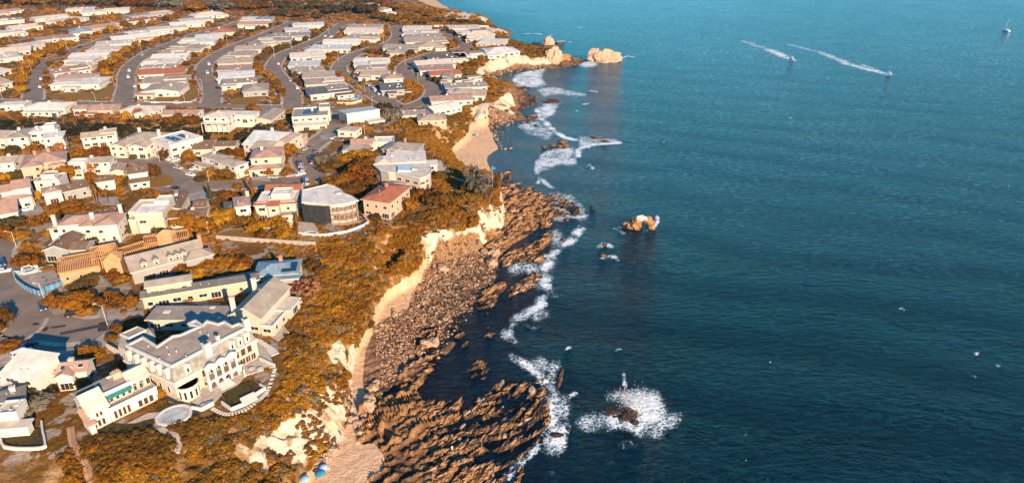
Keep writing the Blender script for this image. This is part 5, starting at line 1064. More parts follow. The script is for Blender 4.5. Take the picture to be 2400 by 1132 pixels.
# turning circles
for i, (k, (c_, w_)) in enumerate(ROADS_D.items()):
    z = PZ+.05+.004*i; rb = ribbon(c_, -w_/2, w_/2, z); m = MB()
    for a, b in zip(rb[:-1], rb[1:]): m.poly([(*q_, HP(q_.y)+z-PZ) for q_ in (a[0], b[0], b[1], a[1])])
    tag(m.build('road', ASPH), kind='structure')
    mk = MB(); mp = MB(); 
    for s in (-1, 1):
        r0 = ribbon(c_, s*w_/2, s*(w_/2+.2), 0); r1 = ribbon(c_, s*(w_/2+.2), s*(w_/2+1.7), 0)
        for j in range(len(r0)-1):
            if near_road(r0[j][1], k, .6) or near_road(r0[j+1][1], k, .6): continue
            q = [tuple(r0[j][0]), tuple(r0[j+1][0]), tuple(r0[j+1][1]), tuple(r0[j][1])]; hq = HP(r0[j][0].y); mk.prism(ccw(q), hq-.3, hq+.20)
            q = [tuple(r1[j][0]), tuple(r1[j+1][0]), tuple(r1[j+1][1]), tuple(r1[j][1])]; mp.prism(ccw(q), hq-.3, hq+.185)
    if mk.v: tag(mk.build('kerb', PAVE), kind='structure'); tag(mp.build('pavement', PAVE), kind='structure')
def sheet(name, pts, z, mat, zb=None, kind='structure'):
    """a paved or planted patch with a small edge"""
    pq = [P(*p, None, z) for p in pts]; zz = max(p.z for p in pq); q = ccw([tuple(p.xy) for p in pq]); o = MB().prism(q, zz-.9, zz).build(name, mat); DRV.append(q); return tag(o, kind=kind)
PATHS = [(cI([(565, 690), (580, 800), (610, 860), (645, 910), (680, 990), (710, 1070), (740, 1150)]), 1.9), (cI([(1270, 690), (1330, 730), (1410, 760), (1435, 820), (1415, 900)]), 1.6), (cH([(1250, 500), (1260, 640), (1270, 760), (1200, 880), (1130, 940), (1010, 1015), (880, 1045), (780, 1005)]), 2.2), (cI([(1320, 435), (1400, 470), (1480, 520), (1580, 590)]), 1.6)]
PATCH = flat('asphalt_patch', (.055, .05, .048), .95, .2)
circ = lambda cx, cy, r, n=26: [(cx+r*math.cos(2*math.pi*k/n), cy+r*math.sin(2*math.pi*k/n)*.62) for k in range(n)]
q = P(172, 777); pts = [(q.x+13.5*math.cos(2*math.pi*k/40), q.y+10.5*math.sin(2*math.pi*k/40)) for k in range(40)]
tag(MB().poly([(*p, PZ+.104) for p in pts]).build('road', ASPH), kind='structure'); DRV.append(pts)
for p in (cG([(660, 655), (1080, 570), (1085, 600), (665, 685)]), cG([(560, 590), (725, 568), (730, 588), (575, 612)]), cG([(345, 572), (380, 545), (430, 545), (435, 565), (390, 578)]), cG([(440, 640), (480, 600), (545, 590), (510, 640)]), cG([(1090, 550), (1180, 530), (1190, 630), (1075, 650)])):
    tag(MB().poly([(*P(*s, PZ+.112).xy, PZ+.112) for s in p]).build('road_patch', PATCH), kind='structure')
GUT = [P(*p).xy for p in cG([(250, 760), (330, 710), (430, 640), (490, 570), (520, 500)])]; GUT = smooth(GUT, 4); m = MB()
for a, b in zip(ribbon(GUT, -.6, .6, 0)[:-1], ribbon(GUT, -.6, .6, 0)[1:]): m.poly([(*a[0], PZ+.116), (*b[0], PZ+.116), (*b[1], PZ+.116), (*a[1], PZ+.116)])
tag(m.build('drain_channel', PAVE), kind='structure')
q = P(*cC([(1690, 740)])[0]); pts = [(q.x+11*math.cos(2*math.pi*k/30), q.y+13*math.sin(2*math.pi*k/30)) for k in range(30)]; tag(MB().poly([(*p, PZ+.108) for p in pts]).build('road', ASPH), kind='structure'); DRV.append(pts)
q = P(*cD([(870, 700)])[0]); pts = [(q.x+15*math.cos(2*math.pi*k/30), q.y+13*math.sin(2*math.pi*k/30)) for k in range(30)]; tag(MB().poly([(*p, PZ+.120) for p in pts]).build('road', ASPH), kind='structure'); DRV.append(pts)
LAWN = flat('orange_lawn', (.26, .135, .025), .95, .22, 1.2); LAWND = MATS['dark_lawn']
for p, z, mt, nm in ((cC([(1330, 810), (1320, 770), (1400, 720), (1530, 675), (1610, 700), (1640, 745), (1600, 775), (1500, 795)]), .22, LAWN, 'lawn'), (cC([(1800, 700), (1900, 660), (2300, 660), (2320, 730), (2000, 740), (1880, 730)]), .2, LAWN, 'lawn'),
    (cF([(300, 600), (440, 560), (660, 560), (660, 650), (300, 640)]), .2, LAWN, 'lawn'), (cF([(800, 640), (1060, 645), (1100, 690), (830, 690)]), .2, LAWN, 'lawn'), (cA([(1090, 800), (1130, 780), (1500, 760), (1560, 700), (1600, 730), (1560, 820), (1300, 825)]), .2, LAWN, 'lawn'), (cA([(400, 760), (800, 740), (880, 690), (930, 700), (890, 790), (600, 805), (400, 790)]), .2, LAWN, 'lawn'), (cB([(890, 350), (940, 335), (1020, 375), (920, 388)]), .2, LAWN, 'lawn'), (cB([(1400, 410), (1550, 390), (1570, 420), (1420, 440)]), .2, LAWN, 'lawn'), (cB([(620, 850), (980, 830), (990, 865), (640, 870)]), .2, LAWN, 'lawn'), (cA([(1830, 800), (2080, 770), (2090, 840), (1860, 845)]), .2, LAWN, 'lawn'),
    (cI([(770, 720), (890, 650), (1000, 660), (1280, 600), (1200, 680), (1080, 740), (900, 735)]), .2, LAWND, 'lawn'), (cI([(1240, 540), (1330, 480), (1400, 510), (1330, 570)]), .2, LAWND, 'lawn'), (cI([(10, 760), (10, 690), (200, 680), (340, 700), (360, 830), (100, 835)]), .3, LAWND, 'lawn'),
    (cC([(200, 1010), (350, 935), (420, 1020), (330, 1070), (200, 1060)]), .12, DRIVE, 'driveway'), (cC([(1320, 510), (1420, 465), (1460, 520), (1380, 545)]), .12, DRIVE, 'driveway'), (cC([(1530, 550), (1720, 500), (1760, 545), (1600, 575)]), .12, DRIVE, 'driveway'), (cC([(1740, 640), (1830, 590), (1880, 640), (1800, 670)]), .12, DRIVE, 'driveway'), (cC([(1720, 880), (1900, 820), (1950, 840), (1960, 900), (1800, 930)]), .12, DRIVE, 'driveway'), (cD([(350, 680), (450, 650), (560, 700), (540, 740), (350, 730)]), .12, DRIVE, 'driveway'), (cD([(1000, 310), (1100, 300), (1110, 340), (1010, 350)]), .12, DRIVE, 'driveway'), (cC([(900, 900), (1100, 880), (1120, 960), (960, 960)]), .12, DRIVE, 'driveway'),
    (cF([(710, 440), (1140, 440), (1120, 490), (790, 500), (700, 480)]), .12, STONE, 'patio'), (cF([(1170, 470), (1340, 480), (1400, 560), (1300, 620), (1170, 600)]), .1, STONE, 'patio'), (cF([(1240, 620), (1500, 590), (1720, 560), (1900, 480), (1960, 500), (1850, 570), (1560, 620), (1330, 640)]), .1, flat('blue_tarp', (.16, .33, .44), .6, .2), 'tarpaulin_strip'), (cE([(1000, 330), (1460, 280), (1500, 330), (1100, 345)]), .12, STONE, 'patio'), (cE([(1480, 260), (1820, 210), (1820, 300), (1500, 320)]), .12, DRIVE, 'driveway'), (cG([(530, 400), (620, 250), (740, 240), (740, 430), (600, 460)]), .11, DRIVE, 'driveway'), (cG([(1060, 470), (1130, 340), (1230, 380), (1330, 430), (1600, 400), (1600, 470), (1200, 520)]), .11, DRIVE, 'driveway'), (cG([(1050, 740), (1180, 640), (1240, 760), (1200, 820), (1110, 830)]), .11, DRIVE, 'driveway'), (cG([(490, 960), (550, 870), (820, 840), (860, 910), (920, 950), (700, 990)]), .11, DRIVE, 'driveway'), (cG([(0, 950), (60, 900), (300, 850), (370, 930), (340, 960), (0, 990)]), .11, DRIVE, 'driveway'), (cH([(1120, 330), (1340, 150), (1400, 230), (1290, 380), (1340, 450), (1260, 500), (1180, 450)]), .12, STONE, 'patio'), (cI([(1020, 650), (1180, 570), (1300, 560), (1320, 600), (1200, 610), (1080, 650)]), .24, STONE, 'patio'), (cD([(2020, 560), (2130, 540), (2240, 670), (2150, 690)]), .12, STONE, 'patio'), (cE([(170, 770), (600, 700), (640, 800), (800, 850), (480, 990), (200, 850)]), .1, DRIVE, 'building_yard'), (cH([(250, 200), (560, 220), (680, 215), (670, 235), (280, 260), (0, 290)]), .1, DRIVE, 'driveway')):
    sheet(nm, p, z, mt)
# ================================================================ PLANTS
def leafmat(name, a, b, c):
    t = NT(name, .85, .05); r = t.rnd(); n1 = t.noise(.9, 3); n2 = t.noise(5, 2)
    x = t.mix(t.step(n1, .3, .7), a, b); x = t.mix(t.math('MULTIPLY', t.step(n2, .45, .75), .5), x, c)
    hs = t.n('ShaderNodeHueSaturation'); t.set(hs.inputs['Color'], x); t.set(hs.inputs['Value'], t.math('ADD', t.math('MULTIPLY', r, .55), .72)); t.set(hs.inputs['Hue'], t.math('ADD', t.math('MULTIPLY', r, .022), .489))
    t.b.inputs['Subsurface Weight'].default_value = 0
    return t.out(hs.outputs[0])
LEAF = dict(orange=leafmat('leaves_orange', (.135, .052, .006), (.215, .088, .009), (.29, .130, .02)), gold=leafmat('leaves_gold', (.20, .086, .007), (.29, .128, .010), (.34, .165, .02)), olive=leafmat('leaves_olive', (.075, .036, .007), (.130, .063, .010), (.18, .092, .018)),
            dark=leafmat('leaves_dark', (.040, .031, .013), (.076, .054, .019), (.11, .078, .026)), pink=leafmat('leaves_pink', (.20, .085, .040), (.30, .135, .062), (.25, .12, .035)), grey=leafmat('leaves_grey', (.085, .075, .055), (.14, .115, .08), (.20, .16, .11)))
BARK = flat('bark', (.20, .13, .085), .95, .25, 2.5)
LEAF['deep'] = leafmat('leaves_shade_dark', (.016, .019, .013), (.030, .030, .017), (.055, .045, .02))  # near-black leaves: shade of the ravine put into their colour
ico_v, ico_f = None, None
def ico(n):
    t = (1+5**.5)/2
    v = [(-1, t, 0), (1, t, 0), (-1, -t, 0), (1, -t, 0), (0, -1, t), (0, 1, t), (0, -1, -t), (0, 1, -t), (t, 0, -1), (t, 0, 1), (-t, 0, -1), (-t, 0, 1)]
    f = [(0, 11, 5), (0, 5, 1), (0, 1, 7), (0, 7, 10), (0, 10, 11), (1, 5, 9), (5, 11, 4), (11, 10, 2), (10, 7, 6), (7, 1, 8), (3, 9, 4), (3, 4, 2), (3, 2, 6), (3, 6, 8), (3, 8, 9), (4, 9, 5), (2, 4, 11), (6, 2, 10), (8, 6, 7), (9, 8, 1)]
    v = [tuple(np.array(p)/np.linalg.norm(p)) for p in v]
    for _ in range(n):
        c = {}; nf = []
        def mid(a, b):
            k = (min(a, b), max(a, b))
            if k not in c: m = np.array(v[a])+np.array(v[b]); v.append(tuple(m/np.linalg.norm(m))); c[k] = len(v)-1
            return c[k]
        for a, b, d in f: x, y, z = mid(a, b), mid(b, d), mid(d, a); nf += [(a, x, z), (b, y, x), (d, z, y), (x, y, z)]
        f = nf
    return np.array(v), np.array(f)
def leafcloud(lobes, n, size, rg, up=.25):
    """n small leaf sprays set over a set of overlapping lobes (cx,cy,cz,r); returns verts, quads"""
    L_ = np.array(lobes); wgt = L_[:, 3]**2; k = rg.choice(len(L_), n, p=wgt/wgt.sum())
    d = rg.normal(size=(n, 3)); d /= np.linalg.norm(d, axis=1)[:, None]
    rr = L_[k, 3]*(1-.35*rg.random(n)**2.0)*(1+.18*rg.normal(size=n).clip(-1, 1.6))
    c = L_[k, :3]+d*rr[:, None]*np.array([1, 1, .85])
    nr = d+rg.normal(size=(n, 3))*.55+np.array([0, 0, up]); nr /= np.linalg.norm(nr, axis=1)[:, None]
    a = np.cross(nr, rg.normal(size=(n, 3))); a /= np.linalg.norm(a, axis=1)[:, None]; b = np.cross(nr, a)
    s = size*(.6+.8*rg.random(n))[:, None]
    V = np.stack([c-a*s-b*s*.55, c+a*s-b*s*.45, c+a*s*.8+b*s*.6, c-a*s*.7+b*s*.5], 1).reshape(-1, 3)
    return V, np.arange(n*4).reshape(n, 4)
def crown_mesh(kind, seed, mat):
    rg = np.random.default_rng(seed); lob = []
    if kind == 'round':
        lob = [(0, 0, .95, .62)]+[(.55*math.cos(t), .55*math.sin(t), .62+.35*rg.random(), .42+.14*rg.random()) for t in np.arange(0, 6.2, .95)+rg.random()]+[(rg.normal()*.2, rg.normal()*.2, 1.3, .42)]; n = 620; s = .105
    elif kind == 'spread':
        lob = [((.2+.6*rg.random())*math.cos(t), (.2+.6*rg.random())*math.sin(t), .45+.5*rg.random(), .30+.2*rg.random()) for t in np.arange(0, 6.2, .52)]+[(0, 0, .85, .5)]; n = 760; s = .09
    elif kind == 'bush':
        lob = [(0, 0, .45, .6)]+[(.5*math.cos(t), .5*math.sin(t), .3+.3*rg.random(), .35+.2*rg.random()) for t in np.arange(0, 6.2, 1.1)]; n = 340; s = .13
    elif kind == 'column':
        lob = [(rg.normal()*.12, rg.normal()*.12, z, .5-.18*abs(z-1)) for z in np.arange(.2, 2.3, .28)]; n = 420; s = .14
    elif kind == 'hedge':
        lob = [(x, rg.normal()*.1, .4+.1*rg.random(), .42+.06*rg.random()) for x in np.arange(-1.2, 1.25, .2)]; n = 560; s = .11
    elif kind == 'airy':
        lob = [((.3+.65*rg.random())*math.cos(t), (.3+.65*rg.random())*math.sin(t), .5+.9*rg.random(), .16+.16*rg.random()) for t in np.arange(0, 12.4, .55)]; n = 560; s = .085
    V, F_ = leafcloud(lob, n, s, rg)
    iv, jf = ico(1); cv_ = []; cf_ = []
    core = np.concatenate([iv*l[3]*.72*np.array([1, 1, .85])+np.array(l[:3]) for l in lob]); nf = np.concatenate([jf+i*len(iv) for i in range(len(lob))])
    nf4 = np.stack([nf[:, 0], nf[:, 1], nf[:, 2], nf[:, 2]], 1)
    me = bpy.data.meshes.new('crown'); F4 = F_+len(core); n3, n4 = len(nf), len(F4)
    me.vertices.add(len(core)+len(V)); me.vertices.foreach_set('co', np.concatenate([core, V]).astype(np.float32).ravel())
    me.loops.add(n3*3+n4*4); me.loops.foreach_set('vertex_index', np.concatenate([nf.ravel(), F4.ravel()]).astype(np.int32)); me.polygons.add(n3+n4)
    me.polygons.foreach_set('loop_start', np.concatenate([np.arange(0, n3*3, 3), n3*3+np.arange(0, n4*4, 4)]).astype(np.int32)); me.materials.append(mat); me.update(calc_edges=True)
    return me
CR = {}
def crown(kind, tone, v):
    k = (kind, tone, v)
    if k not in CR: CR[k] = crown_mesh(kind, v*13+len(kind), LEAF[tone])
    return CR[k]
_trk = {}
def trunk(kind, v):
    if (kind, v) not in _trk:
        rs = random.Random(v); m = MB()
        if kind in ('round', 'column', 'hedge', 'bush'): m.cone((0, 0, -.6), (0, 0, .7), .075, .05, 7)
        if kind == 'airy' or kind == 'spread':
            for k in range(4): a = rs.uniform(0, 6.3); m.cone((0, 0, -.8), (.35*math.cos(a), .35*math.sin(a), .75), .055, .025, 6)
        else:
            for k in range(3): a = rs.uniform(0, 6.3); m.cone((0, 0, .3), (.35*math.cos(a), .35*math.sin(a), .8), .04, .02, 5)
        _trk[(kind, v)] = m.mesh('trunk', BARK)
    return _trk[(kind, v)]
USED = set(); TREES = []
TONE = dict(orange='orange brown', gold='golden', olive='olive brown', dark='dark', deep='deep green', pink='pinkish', grey='grey leaved')
SHAPE = dict(round='round tree', spread='spreading tree', bush='bush', column='narrow upright tree', hedge='clipped hedge', airy='open crowned tree')
def describe(x, y, kind, tone, size):
    """a label from what stands nearest"""
    near_ = sorted(LAND, key=lambda l: math.hypot(l[0]-x, l[1]-y)-l[2]*.6)[:4]
    for adj in ('', 'small ', 'large '):
        if (adj == 'small ' and size > 3) or (adj == 'large ' and size < 3): continue
        for (lx, ly, lr, s) in near_:
            dx, dy = x-lx, y-ly
            if abs(dx) > abs(dy)*1.3: rel = 'right of' if dx > 0 else 'left of'
            else: rel = 'behind' if dy > 0 else 'in front of'
            if math.hypot(dx, dy) < lr*.5: rel = 'against'
            for rr in (rel, 'beside'):
                lab = f'{adj}{TONE[tone]} {SHAPE[kind]} {rr} {s}'
                if len(lab.split()) < 4: continue
                if lab not in USED: USED.add(lab); return lab, True
    return f'{TONE[tone]} {SHAPE[kind]} among others by {near_[0][3]}', False
def tree(x, y, r, hgt, kind='round', tone='orange', label=None, group='garden trees', z=None, rz=None, lift=0):
    v = random.randint(0, 3); z = zat(x, y) if z is None else z
    nm = dict(bush='bush', hedge='hedge').get(kind, 'tree')
    if label is None: label, ok = describe(x, y, kind, tone, r)
    o = empty(nm, (x, y, z-.05), random.uniform(0, 6.28) if rz is None else rz, label, {'bush': 'bush', 'hedge': 'hedge'}.get(nm, 'tree'), group)
    zs = hgt/(2.3 if kind == 'column' else 1.7 if kind in ('round',) else 1.35 if kind in ('spread', 'airy') else .95)
    c = put('crown', crown(kind, tone, v), o, (0, 0, lift), 0, (r*1.05, r*1.05, zs)); t_ = put('trunk', trunk(kind, v), o, (0, 0, 0), 0, (r, r, zs))
    TREES.append((x, y, r)); return o
def T(px, py, w_, h_, kind='round', tone='orange', label=None, z=None, **k):
    """px,py = middle of the crown's foot in the photo; w_,h_ its size there in pixels"""
    p = P(px, py, z); zz = zat(p.x, p.y)
    if abs(zz-p.z) > .4: p = P(px, py, zz); zz = zat(p.x, p.y); p = P(px, py, zz); zz = zat(p.x, p.y)
    s = FPX/math.hypot(p.y, CZ-zz); dep = math.atan2(CZ-zz, p.y); r = w_/2/s; h = max(.8*r, (h_/s-2*r*.5*math.sin(dep))/math.cos(dep))
    return tree(p.x, p.y, r, h, kind, tone, label, z=zz, **k)
for a in [(185, 368, 40, 26, 'round', 'orange'), (237, 367, 58, 28, 'spread', 'orange'), (257, 379, 32, 18, 'bush', 'pink'), (305, 364, 32, 26, 'round', 'gold'), (338, 363, 32, 18, 'bush', 'orange'), (361, 418, 36, 42, 'round', 'olive'), (281, 433, 30, 30, 'round', 'orange'), (305, 432, 46, 20, 'spread', 'dark'), (445, 382, 32, 40, 'round', 'orange'), (527, 365, 44, 20, 'hedge', 'olive'), (562, 366, 26, 26, 'round', 'orange'), (560, 343, 16, 15, 'round', 'gold'), (316, 372, 24, 14, 'bush', 'dark'),
          (85, 469, 24, 24, 'bush', 'gold'), (160, 496, 70, 28, 'spread', 'orange'), (106, 515, 40, 24, 'spread', 'orange'), (482, 450, 11, 14, 'column', 'gold'), (497, 480, 16, 50, 'column', 'dark'), (533, 466, 38, 26, 'round', 'orange'), (560, 442, 28, 18, 'round', 'orange'), (592, 460, 17, 44, 'column', 'orange'), (529, 520, 64, 46, 'round', 'gold'), (145, 385, 26, 20, 'bush', 'dark'), (180, 415, 90, 14, 'hedge', 'gold'), (250, 397, 46, 20, 'hedge', 'gold'), (215, 425, 26, 26, 'bush', 'orange'), (41, 415, 38, 18, 'bush', 'dark'), (15, 420, 30, 20, 'bush', 'gold'), (195, 450, 50, 16, 'bush', 'dark'), (225, 455, 30, 20, 'bush', 'orange'), (282, 450, 18, 16, 'bush', 'orange'), (370, 462, 14, 14, 'bush', 'orange'), (434, 462, 18, 16, 'bush', 'orange'), (60, 343, 40, 20, 'bush', 'gold'), (75, 352, 30, 14, 'bush', 'orange'), (30, 358, 40, 14, 'bush', 'dark'), (140, 352, 24, 22, 'bush', 'pink'), (5, 368, 16, 18, 'round', 'orange'), (388, 378, 22, 26, 'airy', 'olive'),
          (631, 411, 27, 24, 'round', 'gold'), (671, 411, 25, 22, 'round', 'gold'), (682, 408, 20, 16, 'round', 'orange'), (682, 368, 38, 40, 'round', 'orange'), (610, 404, 16, 14, 'bush', 'orange'), (500, 412, 50, 20, 'bush', 'orange'), (540, 416, 60, 18, 'bush', 'olive'), (575, 412, 20, 20, 'bush', 'orange'), (470, 425, 30, 12, 'bush', 'dark'),
          (762, 385, 56, 38, 'spread', 'grey'), (806, 378, 48, 26, 'round', 'gold'), (860, 378, 70, 26, 'spread', 'orange'), (800, 440, 84, 46, 'spread', 'orange'), (845, 425, 84, 62, 'round', 'orange'), (865, 400, 60, 44, 'round', 'orange'), (825, 455, 72, 40, 'spread', 'olive'), (780, 400, 60, 24, 'spread', 'olive'), (732, 435, 14, 14, 'airy', 'gold'), (753, 432, 9, 14, 'column', 'gold'), (766, 436, 8, 10, 'column', 'gold'), (695, 437, 16, 12, 'bush', 'olive'), (875, 425, 24, 12, 'hedge', 'olive'),
          (985, 465, 42, 32, 'round', 'orange'), (1020, 462, 42, 30, 'round', 'orange'), (1033, 418, 40, 20, 'round', 'olive'), (1120, 460, 60, 60, 'airy', 'grey'), (1105, 440, 40, 50, 'airy', 'grey'), (1165, 440, 22, 36, 'column', 'olive'), (965, 495, 40, 36, 'bush', 'orange'), (1060, 480, 80, 20, 'hedge', 'olive'), (880, 515, 30, 16, 'bush', 'dark'),
          (185, 722, 80, 56, 'spread', 'gold'), (255, 718, 66, 44, 'airy', 'orange'), (310, 722, 32, 38, 'round', 'orange'), (126, 722, 42, 44, 'round', 'orange'), (12, 760, 44, 50, 'spread', 'olive'), (-10, 780, 40, 40, 'bush', 'orange'), (26, 818, 52, 32, 'spread', 'orange'), (206, 838, 52, 42, 'round', 'gold'), (237, 835, 22, 14, 'bush', 'gold'), (278, 776, 36, 28, 'round', 'olive'), (262, 800, 26, 26, 'round', 'olive'), (98, 865, 34, 40, 'round', 'orange'), (95, 842, 22, 24, 'round', 'dark'), (304, 752, 20, 14, 'round', 'orange'), (175, 735, 30, 18, 'bush', 'pink'), (200, 735, 46, 16, 'bush', 'orange'), (290, 735, 16, 12, 'bush', 'orange'),
          (66, 622, 64, 42, 'spread', 'orange'), (109, 632, 32, 20, 'round', 'orange'), (34, 528, 54, 28, 'round', 'dark'), (50, 560, 50, 34, 'round', 'orange'), (92, 530, 40, 30, 'airy', 'orange'), (10, 560, 40, 40, 'round', 'orange'), (160, 540, 34, 14, 'bush', 'olive'), (115, 550, 24, 12, 'bush', 'gold'), (262, 655, 40, 30, 'airy', 'orange'), (286, 660, 38, 26, 'round', 'orange'), (238, 650, 40, 16, 'bush', 'orange'), (205, 665, 60, 12, 'hedge', 'dark'), (313, 660, 8, 16, 'column', 'gold'), (355, 655, 22, 22, 'round', 'orange'), (378, 648, 20, 16, 'bush', 'pink'),
          (430, 640, 50, 34, 'round', 'orange'), (455, 655, 50, 40, 'round', 'gold'), (490, 630, 52, 38, 'round', 'orange'), (528, 625, 52, 40, 'round', 'orange'), (568, 625, 48, 38, 'round', 'orange'), (562, 636, 40, 32, 'round', 'gold'), (445, 708, 26, 18, 'airy', 'pink'), (495, 650, 18, 10, 'bush', 'gold'), (270, 556, 60, 14, 'hedge', 'dark'), (300, 545, 40, 14, 'hedge', 'olive'), (235, 552, 26, 14, 'bush', 'olive'), (430, 530, 100, 14, 'hedge', 'orange'), (375, 545, 40, 12, 'bush', 'dark'),
          (90, 965, 80, 56, 'spread', 'grey'), (70, 940, 60, 40, 'airy', 'grey'), (105, 935, 50, 40, 'airy', 'dark'), (130, 905, 50, 30, 'bush', 'orange'), (185, 905, 70, 30, 'hedge', 'dark'), (378, 928, 28, 26, 'bush', 'gold'), (432, 930, 34, 28, 'round', 'gold'), (600, 795, 20, 14, 'bush', 'gold'), (395, 915, 16, 20, 'bush', 'gold'), (615, 555, 30, 20, 'bush', 'olive'), (625, 535, 60, 10, 'hedge', 'gold'), (660, 545, 70, 12, 'hedge', 'gold'), (603, 530, 18, 40, 'column', 'orange'), (697, 530, 14, 36, 'column', 'orange'), (560, 525, 60, 10, 'hedge', 'olive'),
          (725, 690, 60, 40, 'airy', 'pink'), (700, 680, 50, 30, 'airy', 'pink'), (757, 640, 40, 26, 'bush', 'olive'), (735, 625, 40, 16, 'bush', 'olive')]:
    T(*a)
# belts of trees along the terraces: (line, count, crown px, tone choices)
BELT = [(cA([(180, 760), (160, 680), (230, 560), (310, 470), (420, 420), (580, 365)]), 22, 22, ('orange', 'gold', 'orange')), (cA([(370, 720), (365, 650), (385, 580), (440, 490), (560, 400)]), 9, 13, ('orange', 'olive')), (cA([(880, 690), (870, 620), (840, 560), (900, 520), (960, 470)]), 11, 22, ('orange', 'gold')), (cA([(980, 440), (1050, 390), (1150, 365), (1310, 330)]), 9, 15, ('orange', 'olive')), (cA([(760, 290), (900, 260), (1050, 215), (1300, 180), (1480, 130)]), 11, 15, ('orange', 'gold', 'olive')), (cA([(200, 300), (330, 240), (500, 230), (640, 170)]), 7, 16, ('orange', 'gold')), (cA([(330, 250), (460, 210)]), 2, 16, ('gold',)),
        (cA([(1560, 720), (1560, 640), (1510, 560), (1470, 490), (1560, 455)]), 9, 16, ('orange', 'olive')), (cA([(1640, 430), (1760, 390), (1800, 350)]), 5, 14, ('olive', 'orange')), (cA([(1760, 345), (1900, 300), (2100, 240), (2250, 195)]), 10, 14, ('dark', 'olive', 'dark')), (cA([(2270, 800), (2260, 740), (2210, 660), (2110, 590), (2060, 540)]), 10, 18, ('orange', 'olive', 'orange')), (cA([(2060, 490), (2150, 430), (2260, 390), (2380, 350)]), 8, 15, ('dark', 'olive')), (cA([(1000, 150), (1200, 130), (1460, 90)]), 5, 14, ('olive', 'orange')),
        (cB([(130, 430), (280, 375), (400, 330), (490, 290), (570, 245)]), 9, 13, ('olive', 'dark')), (cB([(570, 540), (590, 460), (680, 430)]), 6, 15, ('olive', 'orange')), (cB([(760, 420), (870, 380)]), 4, 13, ('olive', 'dark')), (cB([(890, 330), (1000, 330), (1060, 290), (1060, 250)]), 5, 13, ('orange', 'gold')), (cB([(880, 420), (1000, 450), (1150, 465), (1290, 445)]), 9, 15, ('olive', 'orange', 'dark')), (cB([(1530, 400), (1590, 370), (1610, 330)]), 5, 14, ('orange', 'olive')), (cB([(640, 590), (720, 640), (820, 710), (920, 800)]), 6, 13, ('orange', 'gold')), (cB([(1090, 800), (1200, 810), (1330, 770), (1360, 710)]), 6, 10, ('gold', 'orange')), (cB([(1660, 540), (1780, 540), (1720, 500), (1820, 480)]), 7, 16, ('olive', 'orange')), (cB([(1500, 240), (1600, 280), (1720, 350), (1820, 385)]), 8, 12, ('dark', 'olive')), (cB([(280, 600), (330, 650), (370, 700)]), 4, 14, ('dark', 'olive')), (cB([(780, 600), (830, 650), (910, 720)]), 4, 12, ('olive', 'orange')), (cB([(1380, 640), (1450, 660), (1490, 700)]), 4, 15, ('dark', 'olive')),
        (cA([(500, 885), (560, 840), (640, 930), (760, 950), (900, 960), (1080, 945), (1250, 960), (1300, 880)]), 14, 20, ('orange', 'gold', 'pink')), (cA([(1330, 1040), (1420, 1010), (1540, 1030), (1600, 1000)]), 5, 30, ('olive', 'orange')), (cA([(1950, 970), (1985, 930), (2030, 890)]), 4, 20, ('orange', 'olive')), (cA([(2330, 960), (2330, 900)]), 2, 18, ('orange',)), (cD([(1190, 190), (1230, 200)]), 2, 12, ('orange', 'olive')), (cD([(1590, 130), (1640, 170), (1720, 180)]), 4, 40, ('dark', 'grey'))]
for bi, (ln, n, w_, tones) in enumerate(BELT):
    for i in range(n):
        f = (i+.5+random.uniform(-.35, .35))/n*(len(ln)-1); k = min(int(f), len(ln)-2); a, b = ln[k], ln[k+1]; q = f-k
        ww = w_*random.uniform(.75, 1.3); T(a[0]+(b[0]-a[0])*q+random.uniform(-3, 3), a[1]+(b[1]-a[1])*q+random.uniform(-1.5, 2), ww, ww*random.uniform(.6, .95), random.choice(['round', 'spread', 'round', 'bush']), random.choice(tones), group='trees of the far terraces')
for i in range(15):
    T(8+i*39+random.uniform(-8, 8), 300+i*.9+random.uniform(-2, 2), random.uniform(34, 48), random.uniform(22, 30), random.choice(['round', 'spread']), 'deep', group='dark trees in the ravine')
# fan palms and feather palms
def palm(px, py, h, label, tone='orange', r=2.2):
    p = P(px, py); o = empty('palm_tree', (p.x, p.y, zat(p.x, p.y)), random.random()*6, label, 'palm', 'palms')
    MB().cone((0, 0, -.5), (0, 0, h), .24, .17, 7).build('trunk', BARK, o); m = MB()
    for k in range(26):
        a = k*2.4; e = random.uniform(-.5, 1.1); L_ = r*random.uniform(.8, 1.1); pr = None
        for s in range(4):
            t_ = (s+1)/4; q = Vector((math.cos(a)*L_*t_*math.cos(e), math.sin(a)*L_*t_*math.cos(e), h+L_*t_*math.sin(e)-L_*.55*t_*t_))
            if pr is None: pr = Vector((0, 0, h))
            sd = Vector((-math.sin(a), math.cos(a), 0))*.32*(1.15-t_); m.poly([pr-sd, pr+sd*1.0, q+sd*.8, q-sd*.8]); pr = q
    m.build('crown', LEAF[tone], o); return o
palm(382, 308, 7, 'tall fan palm with pale trunk standing in the ravine gap', 'orange', 2.4); palm(224, 478, 9, 'left tall palm of the pair above the long driveway', 'orange', 2.6); palm(231, 482, 8, 'right palm of the pair above the long driveway', 'orange', 2.4); palm(254, 480, 6, 'palm with leaning fronds beside the tall palm pair'); palm(163, 352, 7, 'palm in front of the long white box house', 'orange', 2.6); palm(245, 336, 5, 'palm in front of the tall chimney house', 'gold', 2.6); palm(200, 344, 4.5, 'dark palm beside the pale garage by the tall chimney house', 'dark', 2.4)
palm(942, 262, 3.5, 'short feathery palm at the bend of road by tan bluff bungalow', 'olive', 2.6); palm(68, 470, 6, 'palm beside the tall white left house', 'gold', 2.2)
